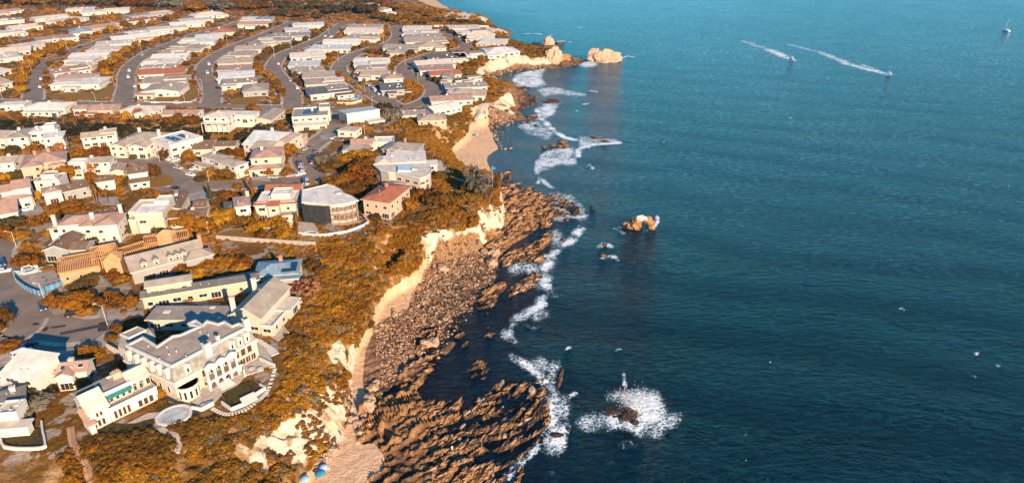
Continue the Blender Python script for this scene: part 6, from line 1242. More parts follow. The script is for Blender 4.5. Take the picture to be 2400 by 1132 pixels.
# top of the picture: the wood beyond the terraces and its pale houses
for i, (px, py, w_, tn) in enumerate([(12, 12, 50, 'olive'), (60, 14, 40, 'orange'), (110, 12, 46, 'olive'), (165, 14, 44, 'olive'), (215, 12, 50, 'olive'), (258, 16, 44, 'dark'), (300, 18, 52, 'olive'), (340, 20, 44, 'olive'), (388, 18, 44, 'grey'), (418, 20, 36, 'grey'), (460, 28, 50, 'orange'), (490, 24, 50, 'grey'), (530, 26, 50, 'grey'), (580, 26, 46, 'olive'), (615, 24, 44, 'olive'), (560, 18, 40, 'orange'), (660, 22, 40, 'dark'), (690, 28, 40, 'dark'), (745, 24, 50, 'dark'), (780, 34, 44, 'dark'), (820, 30, 50, 'dark'), (862, 34, 50, 'dark'), (700, 42, 36, 'olive'), (745, 44, 30, 'dark'), (655, 40, 36, 'dark'), (890, 45, 34, 'olive'), (920, 52, 40, 'olive'), (960, 48, 34, 'olive'), (990, 58, 30, 'olive'), (1030, 54, 26, 'dark'), (1060, 55, 24, 'dark'), (1085, 56, 24, 'dark'), (1110, 57, 22, 'olive'), (850, 10, 30, 'olive'), (880, 14, 36, 'dark'), (925, 26, 40, 'olive'), (1005, 40, 22, 'olive'), (630, 12, 34, 'dark'), (1125, 58, 20, 'dark')]):
    T(px, py, w_, w_*.55, random.choice(['round', 'spread']), tn, group='wood at the top of the picture')
for i, (a, b, d, rc, wl, lb) in enumerate([((595, 10), (640, 9), (615, 0), 'rose', 'white', 'white house with rose roof among wood left of top centre'), ((700, 14), (755, 13), (725, 3), 'rose', 'white', 'large white house with rose roof among dark wood at top'), ((880, 22), (900, 24), (890, 14), 'rose', 'white', 'white house right in dark wood above reddish ground'), ((900, 33), (915, 34), (908, 26), 'white', 'white', 'small white house at the right end of the dark wood'), ((845, 12), (875, 14), (860, 5), 'rose', 'cream', 'cream house with rose roof at top right of wood')]):
    N('white house in the far wood', lb, a, b, d, 4, 'hip', wl, rc, (), (), near=False, group='houses in the far wood', dmax=14)
# ---------------------------------------------------------------- undergrowth
def scatter(name, protos, X, Y, Z, sc, mats, midx=None, zs=None, rot=None):
    """joins many small plants or stones into one mesh"""
    Vs, Fs, Mi = [], [], []; off = 0; n = len(X); rg = RG
    pid = rg.integers(0, len(protos), n); rot = rg.random(n)*6.283 if rot is None else rot; midx = np.zeros(n, int) if midx is None else midx
    for k, (V, F_) in enumerate(protos):
        s = np.where(pid == k)[0]
        if not len(s): continue
        c, q = np.cos(rot[s])[:, None], np.sin(rot[s])[:, None]; S_ = sc[s][:, None]; zz = (zs[s] if zs is not None else sc[s])[:, None]
        VX = (V[None, :, 0]*c-V[None, :, 1]*q)*S_+X[s][:, None]; VY = (V[None, :, 0]*q+V[None, :, 1]*c)*S_+Y[s][:, None]; VZ = V[None, :, 2]*zz+Z[s][:, None]
        Vs.append(np.stack([VX, VY, VZ], -1).reshape(-1, 3)); Fs.append((F_[None]+(np.arange(len(s))*len(V))[:, None, None]).reshape(-1, F_.shape[1])+off); Mi.append(np.repeat(midx[s], len(F_))); off += len(s)*len(V)
    return tag(put(name, npmesh(name, np.concatenate(Vs), np.concatenate(Fs), mats, np.concatenate(Mi))), kind='stuff')
def bushproto(seed, n, size):
    rg = np.random.default_rng(seed); lob = [(0, 0, .3, .62)]+[(.55*math.cos(t), .55*math.sin(t), .2+.25*rg.random(), .35+.2*rg.random()) for t in np.arange(0, 6.2, 1.3)+rg.random()]
    V, F_ = leafcloud(lob, n, size, rg, .6); iv, jf = ico(0); cv_ = np.concatenate([iv*l[3]*.75+np.array(l[:3]) for l in lob[:4]]); cf_ = np.concatenate([jf+12*i for i in range(4)]); cf_ = np.stack([cf_[:, 0], cf_[:, 1], cf_[:, 2], cf_[:, 2]], 1)
    return np.concatenate([V, cv_]), F_, cf_+len(V)
def asq(V, F_, C_):
    # the solid heart of a bush as quads with a split corner
    q = []; W_ = list(V)
    for a, b, c, _ in C_: W_.append((V[a]+V[c])/2); q.append((a, b, c, len(W_)-1))
    return np.array(W_), np.concatenate([F_, np.array(q)])
BP = [asq(*bushproto(s, 46, .17)) for s in range(5)]; BPS = [asq(*bushproto(s+20, 18, .26)) for s in range(4)]
def gridval(A, X, Y):
    r = np.clip(np.searchsorted(yr, Y)-1, 0, NR-2); c = np.clip(np.searchsorted(ur, X/Y)-1, 0, NC-2); y = np.array(yr)
    fy = np.clip((Y-y[r])/(y[r+1]-y[r]), 0, 1); fu = np.clip((X/Y-ur[c])/(ur[c+1]-ur[c]), 0, 1)
    return (A[r, c]*(1-fu)+A[r, c+1]*fu)*(1-fy)+(A[r+1, c]*(1-fu)+A[r+1, c+1]*fu)*fy
def free(X, Y, road=1.2):
    ok = np.ones(len(X), bool)
    for (bx, by, rz, hw, hd) in BLOCK:
        dx, dy = X-bx, Y-by; u = dx*math.cos(rz)+dy*math.sin(rz); v = -dx*math.sin(rz)+dy*math.cos(rz); ok &= ~((abs(u) < hw) & (abs(v) < hd))
    for k, (c_, w_) in ROADS_D.items(): ok &= dseg(X, Y, [tuple(p) for p in c_[::3]]+[tuple(c_[-1])]) > w_/2+road+.8
    for q in DRV: ok &= ~inside(q, X, Y)
    for q, w_ in PATHS: ok &= dseg(X, Y, PL(q, 13.5)) > w_
    return ok
def sample(n, ymin, ymax, umin, umax, pw=1.0):
    y = ymin*(ymax/ymin)**RG.random(n); return RG.uniform(umin, umax, n)*y, y
# bluff scrub and the slope at lower left
X, Y = sample(52000, 88, 330, -.86, .02); Zt = gridval(ZG, X, Y); cl_ = gridval(M['cliff'], X, Y); sd_ = gridval(M['sand'], X, Y); rk_ = gridval(M['rock'], X, Y)
pz = gridval(plat.astype(float), X, Y)
nz = fbm(X/7, Y/7, 3, 55)
k = (Zt > 2.2) & (sd_ < .25) & (rk_ < .3) & (pz < .6) & ((cl_ < .2) | ((cl_ < .6) & (nz > .38))) & (nz > -.27) & free(X, Y)
X, Y, Zt, nz = X[k], Y[k], Zt[k], nz[k]; sz = RG.uniform(.55, 1.35, len(X))*(1+.9*np.clip(nz, 0, 1)); n2 = fbm(X/16, Y/16, 3, 91)
n2 = n2+RG.normal(0, .22, len(X)); mi = np.where(n2 > .36, 1, np.where(n2 < -.30, 2, 0)); q_ = RG.random(len(X)); mi = np.where(q_ < .06, 3, np.where(q_ < .13, 4, np.where(q_ < .17, 5, mi)))
PALM_ = [LEAF['orange'], LEAF['gold'], LEAF['olive'], LEAF['grey'], LEAF['pink'], LEAF['dark']]
k = slice(0, 8500); scatter('scrub', BP, X[k], Y[k], Zt[k]-.1, sz[k], PALM_, mi[k], sz[k]*RG.uniform(.7, 1.15, len(X[k])))
# the big domed bushes of the bluff
BPL = [asq(*bushproto(s+40, 120, .085)) for s in range(4)]
X, Y = sample(30000, 90, 330, -.86, .02); Zt = gridval(ZG, X, Y); cl_ = gridval(M['cliff'], X, Y); sd_ = gridval(M['sand'], X, Y); rk_ = gridval(M['rock'], X, Y); pz = gridval(plat.astype(float), X, Y); nz = fbm(X/13, Y/13, 3, 155)
k = (Zt > 2.6) & (sd_ < .1) & (rk_ < .2) & (pz < .5) & (cl_ < .2) & (nz > -.05) & free(X, Y, 1.5); X, Y, Zt = X[k][:1000], Y[k][:1000], Zt[k][:1000]
sz = 1.3+1.7*RG.random(len(X))**1.6; n2 = fbm(X/20, Y/20, 2, 95); scatter('scrub', BPL, X, Y, Zt-.2, sz, PALM_, np.where(n2 > .3, 1, np.where(n2 < -.45, 5, np.where(n2 < -.18, 2, 0))), sz*RG.uniform(.55, .85, len(X)))
# small tufts holding on to the bare slopes
X, Y = sample(40000, 90, 300, -.5, .02); Zt = gridval(ZG, X, Y); cl_ = gridval(M['cliff'], X, Y); nz = fbm(X/4, Y/4, 3, 156); k = (cl_ > .5) & (Zt > 2) & (nz > .16); X, Y, Zt = X[k][:1100], Y[k][:1100], Zt[k][:1100]
sz = RG.uniform(.3, .85, len(X)); scatter('cliff_tufts', BP, X, Y, Zt-.05, sz, PALM_, RG.choice([0, 0, 2, 4, 3], len(X)))
# scrub of the further bluffs
X, Y = sample(26000, 260, 900, -.16, .10); Zt = gridval(ZG, X, Y); cl_ = gridval(M['cliff'], X, Y); sd_ = gridval(M['sand'], X, Y); rk_ = gridval(M['rock'], X, Y); nz = fbm(X/10, Y/10, 3, 57); pz = gridval(plat.astype(float), X, Y)
k = (Zt > 3) & (sd_ < .3) & (rk_ < .35) & (cl_ < .4) & ((pz < .5) | (nz > -.1)) & free(X, Y); X, Y, Zt = X[k], Y[k], Zt[k]
sz = RG.uniform(.8, 2.0, len(X))*np.clip(Y/420, .8, 1.4); mi = np.where(fbm(X/20, Y/20, 2, 8) > .0, 0, 2); k = slice(0, 4200); scatter('scrub', BPS, X[k], Y[k], Zt[k]-.1, sz[k], PALM_, mi[k])
# gardens between the houses, hedges and ground cover by the roads
X, Y = sample(60000, 125, 1000, -.86, -.04); Zt = gridval(ZG, X, Y); pz = gridval(plat.astype(float), X, Y); nz = fbm(X/11, Y/11, 3, 58)
k = (pz > .5) & (nz > -.12) & free(X, Y, .6) & ((Y > 150) | (nz > .25)); X, Y, Zt, nz = X[k], Y[k], Zt[k], nz[k]
sz = RG.uniform(.5, 1.3, len(X))*np.clip(Y/300, .8, 2.3); n2 = fbm(X/24, Y/24, 2, 93)
n2 = n2+RG.normal(0, .25, len(X)); mi = np.where(n2 > .25, 1, np.where(n2 < -.45, 5, np.where(n2 < -.1, 2, 0))); mi = np.where(RG.random(len(X)) < .09, 4, mi); k = slice(0, 13000)
scatter('garden_shrubs', BPS, X[k], Y[k], Zt[k]-.05, sz[k], PALM_, mi[k], sz[k]*RG.uniform(.7, 1.3, len(X[k])))
# ravine undergrowth, its shade put into the leaf colour
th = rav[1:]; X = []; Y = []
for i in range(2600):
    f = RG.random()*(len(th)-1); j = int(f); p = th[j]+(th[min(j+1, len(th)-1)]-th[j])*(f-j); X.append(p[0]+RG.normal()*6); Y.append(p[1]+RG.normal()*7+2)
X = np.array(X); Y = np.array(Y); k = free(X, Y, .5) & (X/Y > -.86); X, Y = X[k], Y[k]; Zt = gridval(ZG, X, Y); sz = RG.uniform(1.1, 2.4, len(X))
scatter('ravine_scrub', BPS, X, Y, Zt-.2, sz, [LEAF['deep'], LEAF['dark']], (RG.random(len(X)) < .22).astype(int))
# far wood mass filling between the named trees
X, Y = sample(9000, 820, 1250, -.86, -.07); Zt = gridval(ZG, X, Y); k = free(X, Y, 1) & (fbm(X/40, Y/40, 2, 61) > -.15) & (inside(PL([(-300, -40), (-300, 22), (330, 28), (480, 40), (600, 46), (760, 56), (930, 60), (1130, 61), (1090, 40), (960, 26), (900, -10)], None), X, Y)); X, Y, Zt = X[k][:2200], Y[k][:2200], Zt[k][:2200]
sz = RG.uniform(1.6, 4.6, len(X)); scatter('far_wood', BPS, X, Y, Zt-.3, sz, [LEAF['dark'], LEAF['olive'], LEAF['grey'], LEAF['orange']], RG.integers(0, 4, len(X)), sz*1.1)
# ================================================================ ROCKS AND STONES
from mathutils import noise as mnoise
ROCKM = NT('sea_rock', .9, .15); n1 = ROCKM.noise(.5, 4); n2 = ROCKM.noise(2.6, 3); n3 = ROCKM.noise(.12, 2)
c_ = ROCKM.mix(ROCKM.step(n1, .3, .7), (.25, .115, .045), (.46, .25, .11)); c_ = ROCKM.mix(ROCKM.math('MULTIPLY', ROCKM.step(n2, .48, .7), .7), c_, (.12, .06, .03))
gz = ROCKM.n('ShaderNodeSeparateXYZ'); ROCKM.set(gz.inputs[0], ROCKM.n('ShaderNodeNewGeometry').outputs['Position'])
c_ = ROCKM.mix(ROCKM.step(ROCKM.math('ADD', gz.outputs[2], ROCKM.math('MULTIPLY', n1, .8)), .5, 1.3, 1.0, 0.0), c_, (.035, .026, .02))
ROCKM.bump(n2, .8, .25); ROCK = ROCKM.out(c_)
def rmat(name, a, b):
    t = NT(name, .92, .12); n1 = t.noise(.7, 4); n2 = t.noise(3.2, 3); t.bump(n2, .7, .2); r = t.rnd()
    c = t.mix(t.step(n1, .3, .7), a, b); return t.out(t.mix(t.math('MULTIPLY', t.step(n2, .5, .75), .5), c, tuple(x*.4 for x in a)))
ROCKP = rmat('pale_rock', (.40, .25, .155), (.55, .39, .27)); ROCKD = rmat('dark_rock', (.035, .024, .018), (.085, .052, .034)); ROCKB = rmat('boulder_stone', (.30, .19, .12), (.50, .35, .24)); GUANO = rmat('whitened_rock', (.62, .50, .40), (.75, .66, .56))
def rockmesh(name, sx, sy, sz, seed, mat, sub=3, rough=.42, strat=.5):
    V, F_ = ico(sub); V = V.copy(); o = Vector((seed*7.3, seed*3.1, seed*1.7))
    for i, p in enumerate(V):
        v = Vector(p); d = 1+rough*mnoise.fractal(v*1.3+o, .9, 2.1, 4)+strat*.3*(abs(mnoise.noise(Vector((v.x*2.2+v.y*.8, v.z*1.2, v.y))*1.6+o))-.3)
        q = v*d; V[i] = (q.x*sx, q.y*sy, q.z*sz)
    return npmesh(name, V, F_, mat if isinstance(mat, list) else [mat])
def rock(px, py, w_, h_, label, mat=None, name='sea_rock', rz=0, asp=.7, z=0, sub=3, sink=.35, cat='rock', group=None, seed=None):
    """px,py = middle of its foot; w_,h_ its size in the photo"""
    p = P(px, py, z); s = FPX/math.hypot(p.y, CZ-z); dep = math.atan2(CZ-z, p.y); sx = w_/2/s; sy = sx*asp; sz = max(.5*sx, (h_/s-sy*math.sin(dep))/math.cos(dep))*.8
    if name == 'sea_rock': sz = .5*min(sx, h_/2/s); sy = max(.5*sx, (h_/s-1.2*sz*math.cos(dep))/(2*math.sin(dep)))
    seed = seed or int(px*3+py)
    o = put(name, rockmesh(name, sx, sy, sz, seed, mat or ROCK, sub), None, (p.x, p.y+sy*.6, z+sz*(1-sink)-sz*.5), rz); tag(o, label, cat, group); return o
g = 'rocks standing in the surf'
rock(1417, 147, 68, 34, 'big pale sea stack off the headland tip', ROCKP, 'sea_stack', 0, .5, sub=4); rock(1395, 142, 26, 28, 'tall pale block leaning on the big sea stack', ROCKP, 'sea_stack', .3, .7); rock(1438, 145, 40, 16, 'low pale tail end of the big sea stack', ROCKP, 'sea_stack')
rock(1286, 108, 26, 24, 'upright pale sea stack at the end of the far spit', ROCKP, 'sea_stack', .2, .7); rock(1298, 150, 40, 40, 'steep pale rock buttress at the headland point', ROCKP, 'rock', .4, .8, z=1); rock(1318, 147, 44, 22, 'dark topped rock ledge below the headland point', None, 'rock', .1, .6); rock(1345, 143, 46, 9, 'low dark reef rock reaching towards the big sea stack', None, 'sea_rock', 0, .4); rock(1346, 155, 12, 7, 'small dark rock in the white water off the headland', None, group=g)
rock(1226, 290, 14, 9, 'small orange boulder left of a pair in second cove', None); rock(1239, 290, 10, 7, 'smaller orange boulder right of a pair in second cove', None); rock(1246, 275, 30, 9, 'flat dark rock in the second cove by breaking foam', None); rock(1256, 297, 9, 6, 'tiny dark rock beside the long breaker', ROCKD)
for (px, py, w_, h_, lb) in ((1296, 345, 18, 10, 'orange boulder at the seaward end of the cobble spit'), (1312, 347, 16, 10, 'middle boulder at the end of the cobble spit'), (1327, 346, 16, 13, 'outermost boulder at the end of the cobble spit'), (1318, 337, 22, 12, 'dark rock behind the boulders of the cobble spit'), (1276, 348, 14, 10, 'pale boulder on the cobble spit'), (1400, 325, 26, 8, 'dark flat rock inside the right breaking wave'), (1420, 334, 18, 7, 'low dark rock in foam nearest the right end of breaking wave')): rock(px, py, w_, h_, lb, None)
rock(1348, 500, 24, 26, 'dark upright rock off the tip of the strata reef', ROCKD); rock(1343, 480, 9, 8, 'small dark knob above the upright reef rock', ROCKD); rock(1389, 489, 12, 9, 'small black rock furthest off the strata reef', ROCKD); rock(1329, 519, 11, 11, 'small brown rock below the upright reef rock'); rock(1279, 533, 26, 26, 'brown boulder at the outer edge of the strata reef'); rock(1321, 565, 13, 11, 'brown rock inside the patchy surf'); rock(1262, 616, 22, 15, 'round orange brown boulder by the tide channel')
rock(1418, 577, 11, 10, 'small black rock ringed by foam above its neighbour'); rock(1414, 602, 16, 14, 'brown rock with foam on its right, off shore', None)
rock(1477, 978, 30, 34, 'dark wet rock standing highest in the great splash', ROCKD, rz=.3); rock(1462, 985, 26, 18, 'dark slab left of the highest rock in splash', ROCKD, rz=-.5); rock(1438, 968, 40, 10, 'black flat ledge on the left of the great splash', ROCKD, rz=-.3); rock(1426, 974, 14, 10, 'orange topped small rock left of the great splash'); rock(1440, 978, 10, 7, 'little brown rock in foam below the black ledge'); rock(1488, 995, 20, 16, 'dark lower rock below the highest rock in splash', ROCKD)
rock(1315, 900, 12, 52, 'long thin brown rock bar among the white surf', None, rz=-.22, asp=3.2); rock(1332, 1007, 9, 11, 'small brown rock in the lowest surf patch'); rock(1306, 1022, 30, 8, 'flat brown reef rock beside the lowest surf')
rock(1246, 920, 18, 20, 'square bright orange block on the outer reef', ROCKP, z=.4); rock(1275, 955, 20, 15, 'round orange block at the right edge of the reef', None, z=.3); rock(1076, 1032, 9, 10, 'single orange boulder in the dark reef pool', ROCKP, z=.2); rock(1182, 1025, 10, 14, 'orange upright block in the outer reef channel', ROCKP, z=.2); rock(1178, 905, 8, 20, 'slender pale rock fin on the reef', ROCKP, z=.2)
# the natural arch
ar = P(1502, 540, 0); pth = [(-2.2, 0, -1.4, 2.6), (-2.0, .1, .8, 2.6), (-1.5, .2, 2.6, 2.2), (-.4, .3, 3.9, 1.7), (1.2, .3, 4.2, 1.25), (2.8, .3, 3.4, 1.4), (4.2, .3, 2.0, 1.7), (4.6, .3, 0, 1.9), (4.6, .3, -1.8, 2.1)]
pv_ = smooth([(p[0], p[2]) for p in pth], 4); rv = smooth([(p[3], p[1]) for p in pth], 4); V = []; F_ = []; nr = 18
for i, p in enumerate(pv_):
    d = (pv_[min(i+1, len(pv_)-1)]-pv_[max(i-1, 0)]).normalized(); nrm = Vector((-d.y, d.x))
    for k in range(nr):
        a = 2*math.pi*k/nr; r = rv[i].x; q = Vector((p.x+nrm.x*math.cos(a)*r, rv[i].y+math.sin(a)*r*1.15, p.y+nrm.y*math.cos(a)*r))
        q += (q-Vector((p.x, 0, p.y)))*(.48*mnoise.fractal(q*.6, .9, 2.1, 4)+.2*mnoise.noise(q*1.7)); V.append(tuple(q))
for i in range(len(pv_)-1):
    for k in range(nr): j = (k+1) % nr; F_.append((i*nr+k, i*nr+j, (i+1)*nr+j, (i+1)*nr+k))
mi = [1 if (V[f[0]][2] > 4.1+.8*mnoise.noise(Vector(V[f[0]])) and -2.2 < V[f[0]][0] < 2.2) else 0 for f in F_]
bv, bf = ico(3); n0 = len(V); o_ = Vector((3, 8, 1))
for p in bv: v = Vector(p); d = 1+.55*mnoise.fractal(v*1.5+o_, .9, 2.1, 4); V.append((-4.3+v.x*2.5*d, v.y*2.0*d, .5+v.z*1.7*d))
F_ += [(a+n0, b+n0, c+n0, c+n0) for a, b, c in bf]; mi += [0]*len(bf); F3 = [f for f in F_ if f[2] == f[3]]; F_ = F_[:len(F_)-len(F3)]
for a, b, c, _ in F3: V.append(tuple((Vector(V[a])+Vector(V[c]))/2)); F_.append((a, b, c, len(V)-1))
o = put('rock_arch', npmesh('rock_arch', V, F_, [ROCK, GUANO], mi), None, (ar.x, ar.y+2.2, 0), -.1); tag(o, 'orange sea arch with whitened crest standing alone offshore', 'sea arch')
# stones: cobbles of the shore, boulders at the cliff foot
IV, IF = ico(1); PB = []
for s in range(6):
    V = IV.copy(); o_ = Vector((s*9.1, s, 0))
    for i, p in enumerate(V): V[i] = np.array(p)*(1+.5*mnoise.noise(Vector(p)*1.4+o_))*np.array([1, .75, .6])
    PB.append((V, IF))
X, Y = sample(90000, 90, 620, -.24, .12); m_ = gridval(M['cob'], X, Y); k = (m_ > .35) & (fbm(X/5, Y/5, 2, 71) > -.35); X, Y = X[k][:5200], Y[k][:5200]; Zt = gridval(ZG, X, Y)
sz = (.16+.34*RG.random(len(X))**2.2)*np.clip(Y/190, .8, 1.9)*1.15; scatter('cobbles', PB, X, Y, Zt+.05, sz, [ROCK, ROCKB, ROCKD], np.where(RG.random(len(X)) < .42, 1, np.where(RG.random(len(X)) < .35, 2, 0)))
X, Y = sample(90000, 90, 260, -.16, .08); m_ = gridval(M['reef'], X, Y); zt = gridval(ZG, X, Y); k = (m_ > .6) & (zt > .1) & (fbm(X/6, Y/6, 2, 75) > .05); X, Y, zt = X[k][:1500], Y[k][:1500], zt[k][:1500]
sz = .2+.5*RG.random(len(X))**3; scatter('reef_stones', PB, X, Y, zt, sz, [ROCK, ROCKD], (RG.random(len(X)) < .4).astype(int))
SL = [(V*np.array([2.2, .75, .75]), F_) for V, F_ in PB]
X, Y = sample(120000, 92, 330, -.16, .12); m_ = gridval(M['reef'], X, Y); zt = gridval(ZG, X, Y); k = (m_ > .5) & (zt > .05); X, Y, zt = X[k][:5200], Y[k][:5200], zt[k][:5200]
sz = (.22+.55*RG.random(len(X))**2.5)*np.clip(Y/170, .8, 1.4); scatter('reef_slabs', SL, X, Y, zt+.05, sz, [ROCK, ROCKD, ROCKB], np.where(RG.random(len(X)) < .3, 1, np.where(RG.random(len(X)) < .18, 2, 0)), sz*1.1, an+RG.normal(0, .3, len(X)))
shore = [(cJ([(1330, 560)])[0], 1.7), (cJ([(1340, 600)])[0], 1.4), (cJ([(1290, 550)])[0], 1.1), (cJ([(1215, 660)])[0], 1.6), (cJ([(1255, 690)])[0], 1.5), (cJ([(1180, 710)])[0], 1.2), (cJ([(1270, 760)])[0], 1.1), (cJ([(1060, 890)])[0], 1.4), (cJ([(1010, 915)])[0], 1.7), (cJ([(960, 935)])[0], 1.5), (cJ([(940, 985)])[0], 1.2), (cJ([(1030, 960)])[0], 1.0), (cL([(300, 650)])[0], 2.0), (cL([(310, 690)])[0], 1.7), (cL([(270, 705)])[0], 1.3), (cL([(330, 545)])[0], 1.6), (cL([(300, 560)])[0], 1.1), (cL([(345, 520)])[0], 1.2), (cL([(380, 165)])[0], .9), (cL([(345, 200)])[0], 1.0), (cL([(460, 100)])[0], 1.2), (cL([(455, 75)])[0], .9), (cK([(565, 750)])[0], 1.9), (cK([(540, 730)])[0], 1.2), (cK([(640, 700)])[0], 1.0), (cK([(900, 690)])[0], 2.2), (cK([(920, 640)])[0], 2.2), (cK([(850, 640)])[0], 1.6), (cK([(880, 480)])[0], 1.4), (cL([(640, 300)])[0], 1.2), (cL([(700, 270)])[0], 2.4), (cL([(660, 290)])[0], 1.6)]
BOULD = []
for i, ((px, py), r) in enumerate(shore):
    p = P(px, py, 1.2); zz = zat(p.x, p.y); p = P(px, py, max(0, zz)); o = put('boulder', rockmesh('boulder', r, r*.8, r*.65, i+3, ROCKB, 2), None, (p.x, p.y, zat(p.x, p.y)+r*.2), i)
    BOULD.append((next(k for k, e in enumerate((3, 7, 12, 18, 22, 29, 99)) if i < e), py, o))
BD = [('pale boulders at the sand path', 'boulders by sand path'), ('pale boulders below the bright scree', 'boulders below scree'), ('rounded boulders at the scrub foot', 'boulders at scrub foot'), ('blocky boulders between sand and near reef', 'boulders by near reef'), ('dark edged boulders on upper sand', 'boulders on upper sand'), ('boulders bordering the cobble field', 'boulders by cobble field'), ('tan boulders at the tidal inlet', 'boulders by tidal inlet')]
for k, (d, g_) in enumerate(BD):
    for r, (_, _, o) in enumerate(sorted((b for b in BOULD if b[0] == k), key=lambda b: b[1])): tag(o, f'{ORD[r]} from the top of the {d}', 'boulder', g_)
# thrown spray over the breaking rocks
WHITE = flat('spray_white', (.85, .88, .88), .9, .02); sp = MB(); 
X, Y, Z = [], [], []
for (px, py, rr, n, hh) in ((1478, 935, 4, 1100, .9), (1500, 950, 5, 1300, .6), (1462, 903, .5, 120, 1.0), (1520, 940, 4, 500, .5), (1484, 960, 2.5, 600, 1.2)):
    p = P(px, py, 0)
    for k in range(n): X.append(p.x+random.gauss(0, rr*.5)); Y.append(p.y+random.gauss(0, rr*.5)); Z.append(abs(random.gauss(0, hh*.6)))
X, Y, Z = map(np.array, (X, Y, Z)); scatter('sea_spray', [(ico(0)[0], ico(0)[1])], X, Y, Z, .025+.06*RG.random(len(X))**2, [WHITE])

# ================================================================ CARS
PAINT = {n: NT('paint_'+n, .25, .5).out(c) for n, c in dict(white=(.80, .80, .78), silver=(.42, .43, .44), grey=(.16, .165, .17), black=(.018, .018, .02), blue=(.03, .07, .16), red=(.30, .03, .02), tan=(.36, .30, .22)).items()}
TYRE = flat('tyre', (.02, .02, .02), .9); RIM = flat('wheel_rim', (.45, .45, .45), .4); LAMP_ = flat('lamp_glass', (.75, .74, .70), .2); TAIL = flat('tail_lamp', (.35, .02, .015), .3)
def carmeshes(kind):
    L_, W_, H_ = dict(sedan=(4.6, 1.8, 1.42), suv=(4.7, 1.9, 1.75), van=(5.0, 1.95, 2.0), pickup=(5.4, 1.9, 1.8))[kind]; h = L_/2
    lo = dict(sedan=[(-h, .35), (h, .35), (h, .62), (h-.12, .74), (h-1.1, .88), (-h+.7, .92), (-h+.03, .86)], suv=[(-h, .4), (h, .4), (h, .75), (h-.15, .95), (h-1.1, 1.02), (-h+.1, 1.05), (-h, .95)], van=[(-h, .4), (h, .4), (h, .8), (h-.7, 1.05), (-h, 1.1)], pickup=[(-h, .45), (h, .45), (h, .85), (h-.15, 1.0), (h-1.3, 1.08), (-h, 1.08)])[kind]
    up = dict(sedan=[(h-1.3, .86), (h-2.05, 1.40), (-h+1.35, 1.42), (-h+.55, .90)], suv=[(h-1.25, 1.0), (h-1.9, 1.68), (-h+.45, 1.75), (-h+.08, 1.03)], van=[(h-.75, 1.03), (h-1.35, 1.9), (-h+.12, 2.0), (-h+.02, 1.08)], pickup=[(h-1.4, 1.06), (h-2.0, 1.76), (-h+2.1, 1.8), (-h+1.95, 1.07)])[kind]
    b = MB()
    def side(prof, w0, w1, mb, m=0):
        n = len(prof); i = len(mb.v); zz = max(p[1] for p in prof); z0 = min(p[1] for p in prof)
        for s in (-1, 1):
            for x, z in prof: mb.v.append((x, s*(w0+(w1-w0)*(z-z0)/(zz-z0)), z))
        for k in range(n): j = (k+1) % n; mb.f.append((i+k, i+j, i+n+j, i+n+k)); mb.m.append(m)
        mb.f.append(tuple(i+k for k in range(n-1, -1, -1))); mb.f.append(tuple(i+n+k for k in range(n))); mb.m += [m, m]
    side(lo, W_/2, W_/2-.06, b); side(up, W_/2-.08, W_/2-.3, b)
    g = MB(); u = up; ins = lambda a, b, t: (a[0]+(b[0]-a[0])*t, a[1]+(b[1]-a[1])*t)
    zz, z0 = u[1][1], u[0][1]; wa = lambda z: W_/2-.08+(-.22)*(z-z0)/(max(u[1][1], u[2][1])-z0)
    for (p, q, sg) in ((u[0], u[1], 1), (u[3], u[2], -1)):
        a, c = ins(p, q, .1), ins(p, q, .9); d = .02*sg; g.poly([(a[0]+d, -wa(a[1])+.1, a[1]+.015), (a[0]+d, wa(a[1])-.1, a[1]+.015), (c[0]+d, wa(c[1])-.1, c[1]+.015), (c[0]+d, -wa(c[1])+.1, c[1]+.015)])
    bl, br = ins(u[0], u[1], .14), ins(u[3], u[2], .14); tl, tr = ins(u[0], u[1], .86), ins(u[3], u[2], .86)
    for s in (-1, 1): g.poly([(bl[0]-.2, s*(wa(bl[1])+.012), bl[1]), (br[0]+.2, s*(wa(br[1])+.012), br[1]), (tr[0]+.15, s*(wa(tr[1])+.012), tr[1]), (tl[0]-.15, s*(wa(tl[1])+.012), tl[1])])
    wl = MB().cone((0, -.11, 0), (0, .11, 0), .33, .33, 12).cone((0, .11, 0), (0, -.115, 0), .33, .33, 12); rm = MB().cone((0, .1, 0), (0, .125, 0), .2, .2, 9).cone((0, -.1, 0), (0, -.125, 0), .2, .2, 9)
    return b, g.mesh('car_windows', GLASS), wl.mesh('wheel', TYRE), rm.mesh('rim', RIM), L_, W_
_cm = {}; _cb = {}
LMP = MB().box(-.06, -.22, -.08, .03, .22, .08).mesh('headlight', LAMP_); TLM = MB().box(-.03, -.2, -.09, .05, .2, .09).mesh('tail_light', TAIL)
CARS = []
